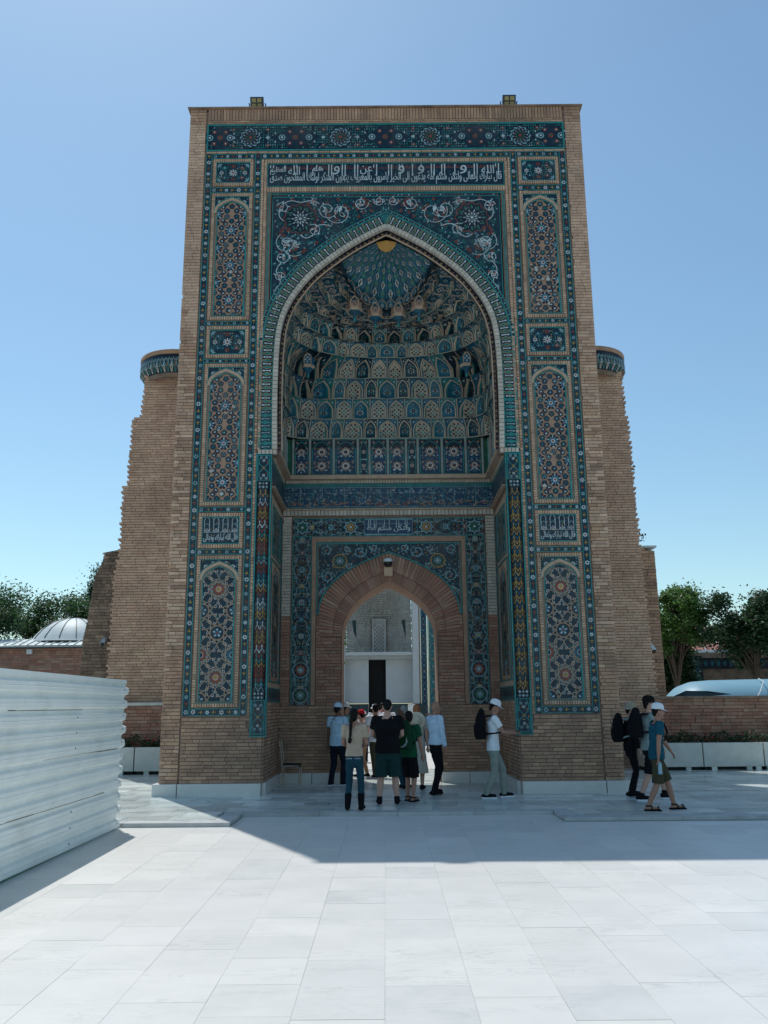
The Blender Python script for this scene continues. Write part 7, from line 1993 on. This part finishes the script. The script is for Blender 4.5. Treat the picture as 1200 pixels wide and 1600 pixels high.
P9 = person('person in dark shorts, green top and sandals carrying a dark green backpack', (.44, 17.0, GZ), FACE(-22), 1.64, 'skin_tan', ('cloth_green', 'short'), ('cloth_black', 'shorts'), ('cloth_black', 'sandal', None), 'hair_black', None, (.03, .12), (0, -.05), (-.2, .2, 1.0), (.26, .12, .86), .02, girth=1.02, fem=True, look=(.2, .1))
bp9 = backpack(P9, 'dark green and black backpack with a pale crescent stripe', 'cloth_pack_green', 'cloth_black', .50, .34, .18, .06)
cr = MB(); k9 = P9['k']; pts = []
for i in range(13):
    t = -1.9 + i * 2.3 / 12; pts.append((Vector((.03 + .115 * cos(t) - .04, -.205 + .02 * abs(cos(t)), .20 + .13 * sin(t))) * k9))
cr.tube(pts, [.004 + .018 * sin(pi * i / 12) for i in range(13)], 'cloth_grey', 6); cr.build('crescent_stripe', bp9, True)
P10 = person('person with shaved head, pale blue long sleeves and black trousers', (1.02, 18.15, GZ), FACE(-62), 1.83, 'skin_tan', ('cloth_sky_blue', 'long'), ('cloth_black', 'long'), ('cloth_black', 'shoe', None), None, None, (-.06, .10), (.02, -.10), (-.22, .12, .86), (.22, .10, .84), .0, girth=.98, sh_w=1.02, tuck=True, look=(-.35, 0), collar=True)
P11 = person('person in white cap and white T-shirt looking down at a phone, walking right', (2.12, 17.45, GZ), FACE(-90), 1.83, 'skin_tan', ('cloth_white', 'short'), ('cloth_khaki', 'long'), ('cloth_black', 'shoe', None), 'hair_black', ('cap', 'cloth_white', 0), (-.02, .22), (.0, -.14), (-.08, .40, 1.20), (.06, .40, 1.18), .03, girth=.95, look=(0, .35), sole='cloth_white', collar=True)
backpack(P11, 'plain black backpack on the back of the phone user', 'cloth_black', None, .50, .32, .20, .02)
w = to_world(P11, P11['arms'][1][2] + Vector((-.03, .11, .045)))
ph = thing('phone', w, 'dark phone held in both hands by the white-capped walker', 'phone')
b = MB(); b.obox((w.x, w.y, w.z), Vector((.075, 0, .03)), Vector((0, .037, 0)), Vector((-.002, 0, .005)), 'black_plastic', bev=.3); b.build('case', ph)
P12 = person('person all in black with a sand coloured bucket hat', (4.86, 17.55, GZ), FACE(-90), 1.74, 'skin_light', ('cloth_black', 'long'), ('cloth_black', 'slim'), ('cloth_black', 'shoe', None), 'hair_black', ('bucket', 'cloth_sand', 0), (0, .05), (0, -.06), (-.2, .12, .84), (.22, .12, .82), .03, look=(0, .1))
backpack(P12, 'black backpack with small blue tag under the bucket hat', 'cloth_black', 'cloth_grey', .50, .32, .20, .05)
P13 = person('person in black cap, sunglasses, pale grey shirt and black shorts', (5.02, 16.85, GZ), FACE(-84), 1.88, 'skin_light', ('cloth_grey', 'short'), ('cloth_black', 'shorts'), ('cloth_black', 'shoe', 'ankle'), 'hair_black', ('cap', 'cloth_black', 0), (0, .30), (0, -.22), None, (.26, .16, .84), .03, sole='cloth_white', look=(-.15, .05), liftL=.02)
b = MB()
for s in (-1, 1): b.ball(P13['HD'](s * .034, .092, .018), .024, 'eye_dark', 10, (1, .5, .75))
b.tube([P13['HD'](-.08, 0, .022), P13['HD'](-.062, .078, .022), P13['HD'](0, .104, .022), P13['HD'](.062, .078, .022), P13['HD'](.08, 0, .022)], .005, 'eye_dark', 5); b.build('sunglasses', P13['root'], True)
backpack(P13, 'large black backpack behind the teal shirt', 'cloth_black', None, .47, .30, .19, .03)
P14 = person('person in white cap, teal shirt, olive shorts and sandals, striding with a bottle', (4.68, 15.30, GZ), FACE(-90), 1.74, 'skin_tan', ('cloth_teal', 'short'), ('cloth_olive', 'shorts'), ('cloth_black', 'sandal', None), 'hair_black', ('cap', 'cloth_white', 0), (0, .30), (.0, -.20), (-.22, .36, .90), (.24, -.06, .78), .05, girth=1.04, look=(0, .08))
st = MB()
for s in (-1, 1):
    a = P14['arms'][0 if s < 0 else 1][0]
    st.tube([(a.x * .6, a.y - .10, a.z - .12), (a.x * .64, a.y - .04, a.z + .05), (a.x * .66, a.y + .09, a.z + .01), (a.x * .72, a.y + .13, a.z - .14), (a.x * .8, a.y + .06, a.z - .27)], .018, 'cloth_black', 6)
st.build('shoulder_straps', P14['root'], True)
wv = P14['arms'][1][2]; w = to_world(P14, wv + Vector((.0, .01, -.13)))
bt = thing('water_bottle', w - Vector((0, 0, .14)), 'clear blue water bottle hanging from the striding walker\'s hand', 'bottle')
b = MB(); b.lathe((w.x, w.y, w.z - .16), [(.0, 0), (.033, .0), (.035, .02), (.033, .06), (.035, .10), (.033, .14), (.035, .17), (.016, .205), (.014, .215)], 'water_bottle', 14); b.build('bottle_body', bt)
b = MB(); b.lathe((w.x, w.y, w.z - .16), [(.016, .213), (.016, .235), (.0, .237)], 'cloth_navy', 10); b.build('bottle_cap', bt)
# small figures further inside the courtyard
for (x, y, H, tp, bo, hr, ht, lab, rz, sk) in (
    (-.42, 33.0, 1.76, 'cloth_white', 'cloth_grey', 'hair_black', ('bucket', 'cloth_white', 0), 'distant person in white with a white sun hat near the black doorway', 10, 'skin_tan'),
    (-.14, 34.5, 1.84, 'cloth_pink', 'cloth_black', 'hair_black', None, 'distant person in a dusky pink top in front of the black doorway', -20, 'skin_tan'),
    (.10, 31.0, 1.78, 'cloth_white', 'cloth_jeans', 'hair_black', None, 'distant person in white top with a blue strap, right of the pink top', 15, 'skin_light'),
    (-.72, 28.5, 1.55, 'cloth_pale_blue', 'cloth_navy', 'hair_black', ('cap', 'cloth_white', 0), 'small distant person in pale blue with a white cap, beside the white T-shirt', 0, 'skin_light')):
    person(lab, (x, y, GZ), FACE(rz), H, sk, (tp, 'short'), (bo, 'long'), ('cloth_black', 'shoe', None), hr, ht, vox=.018)
flush()
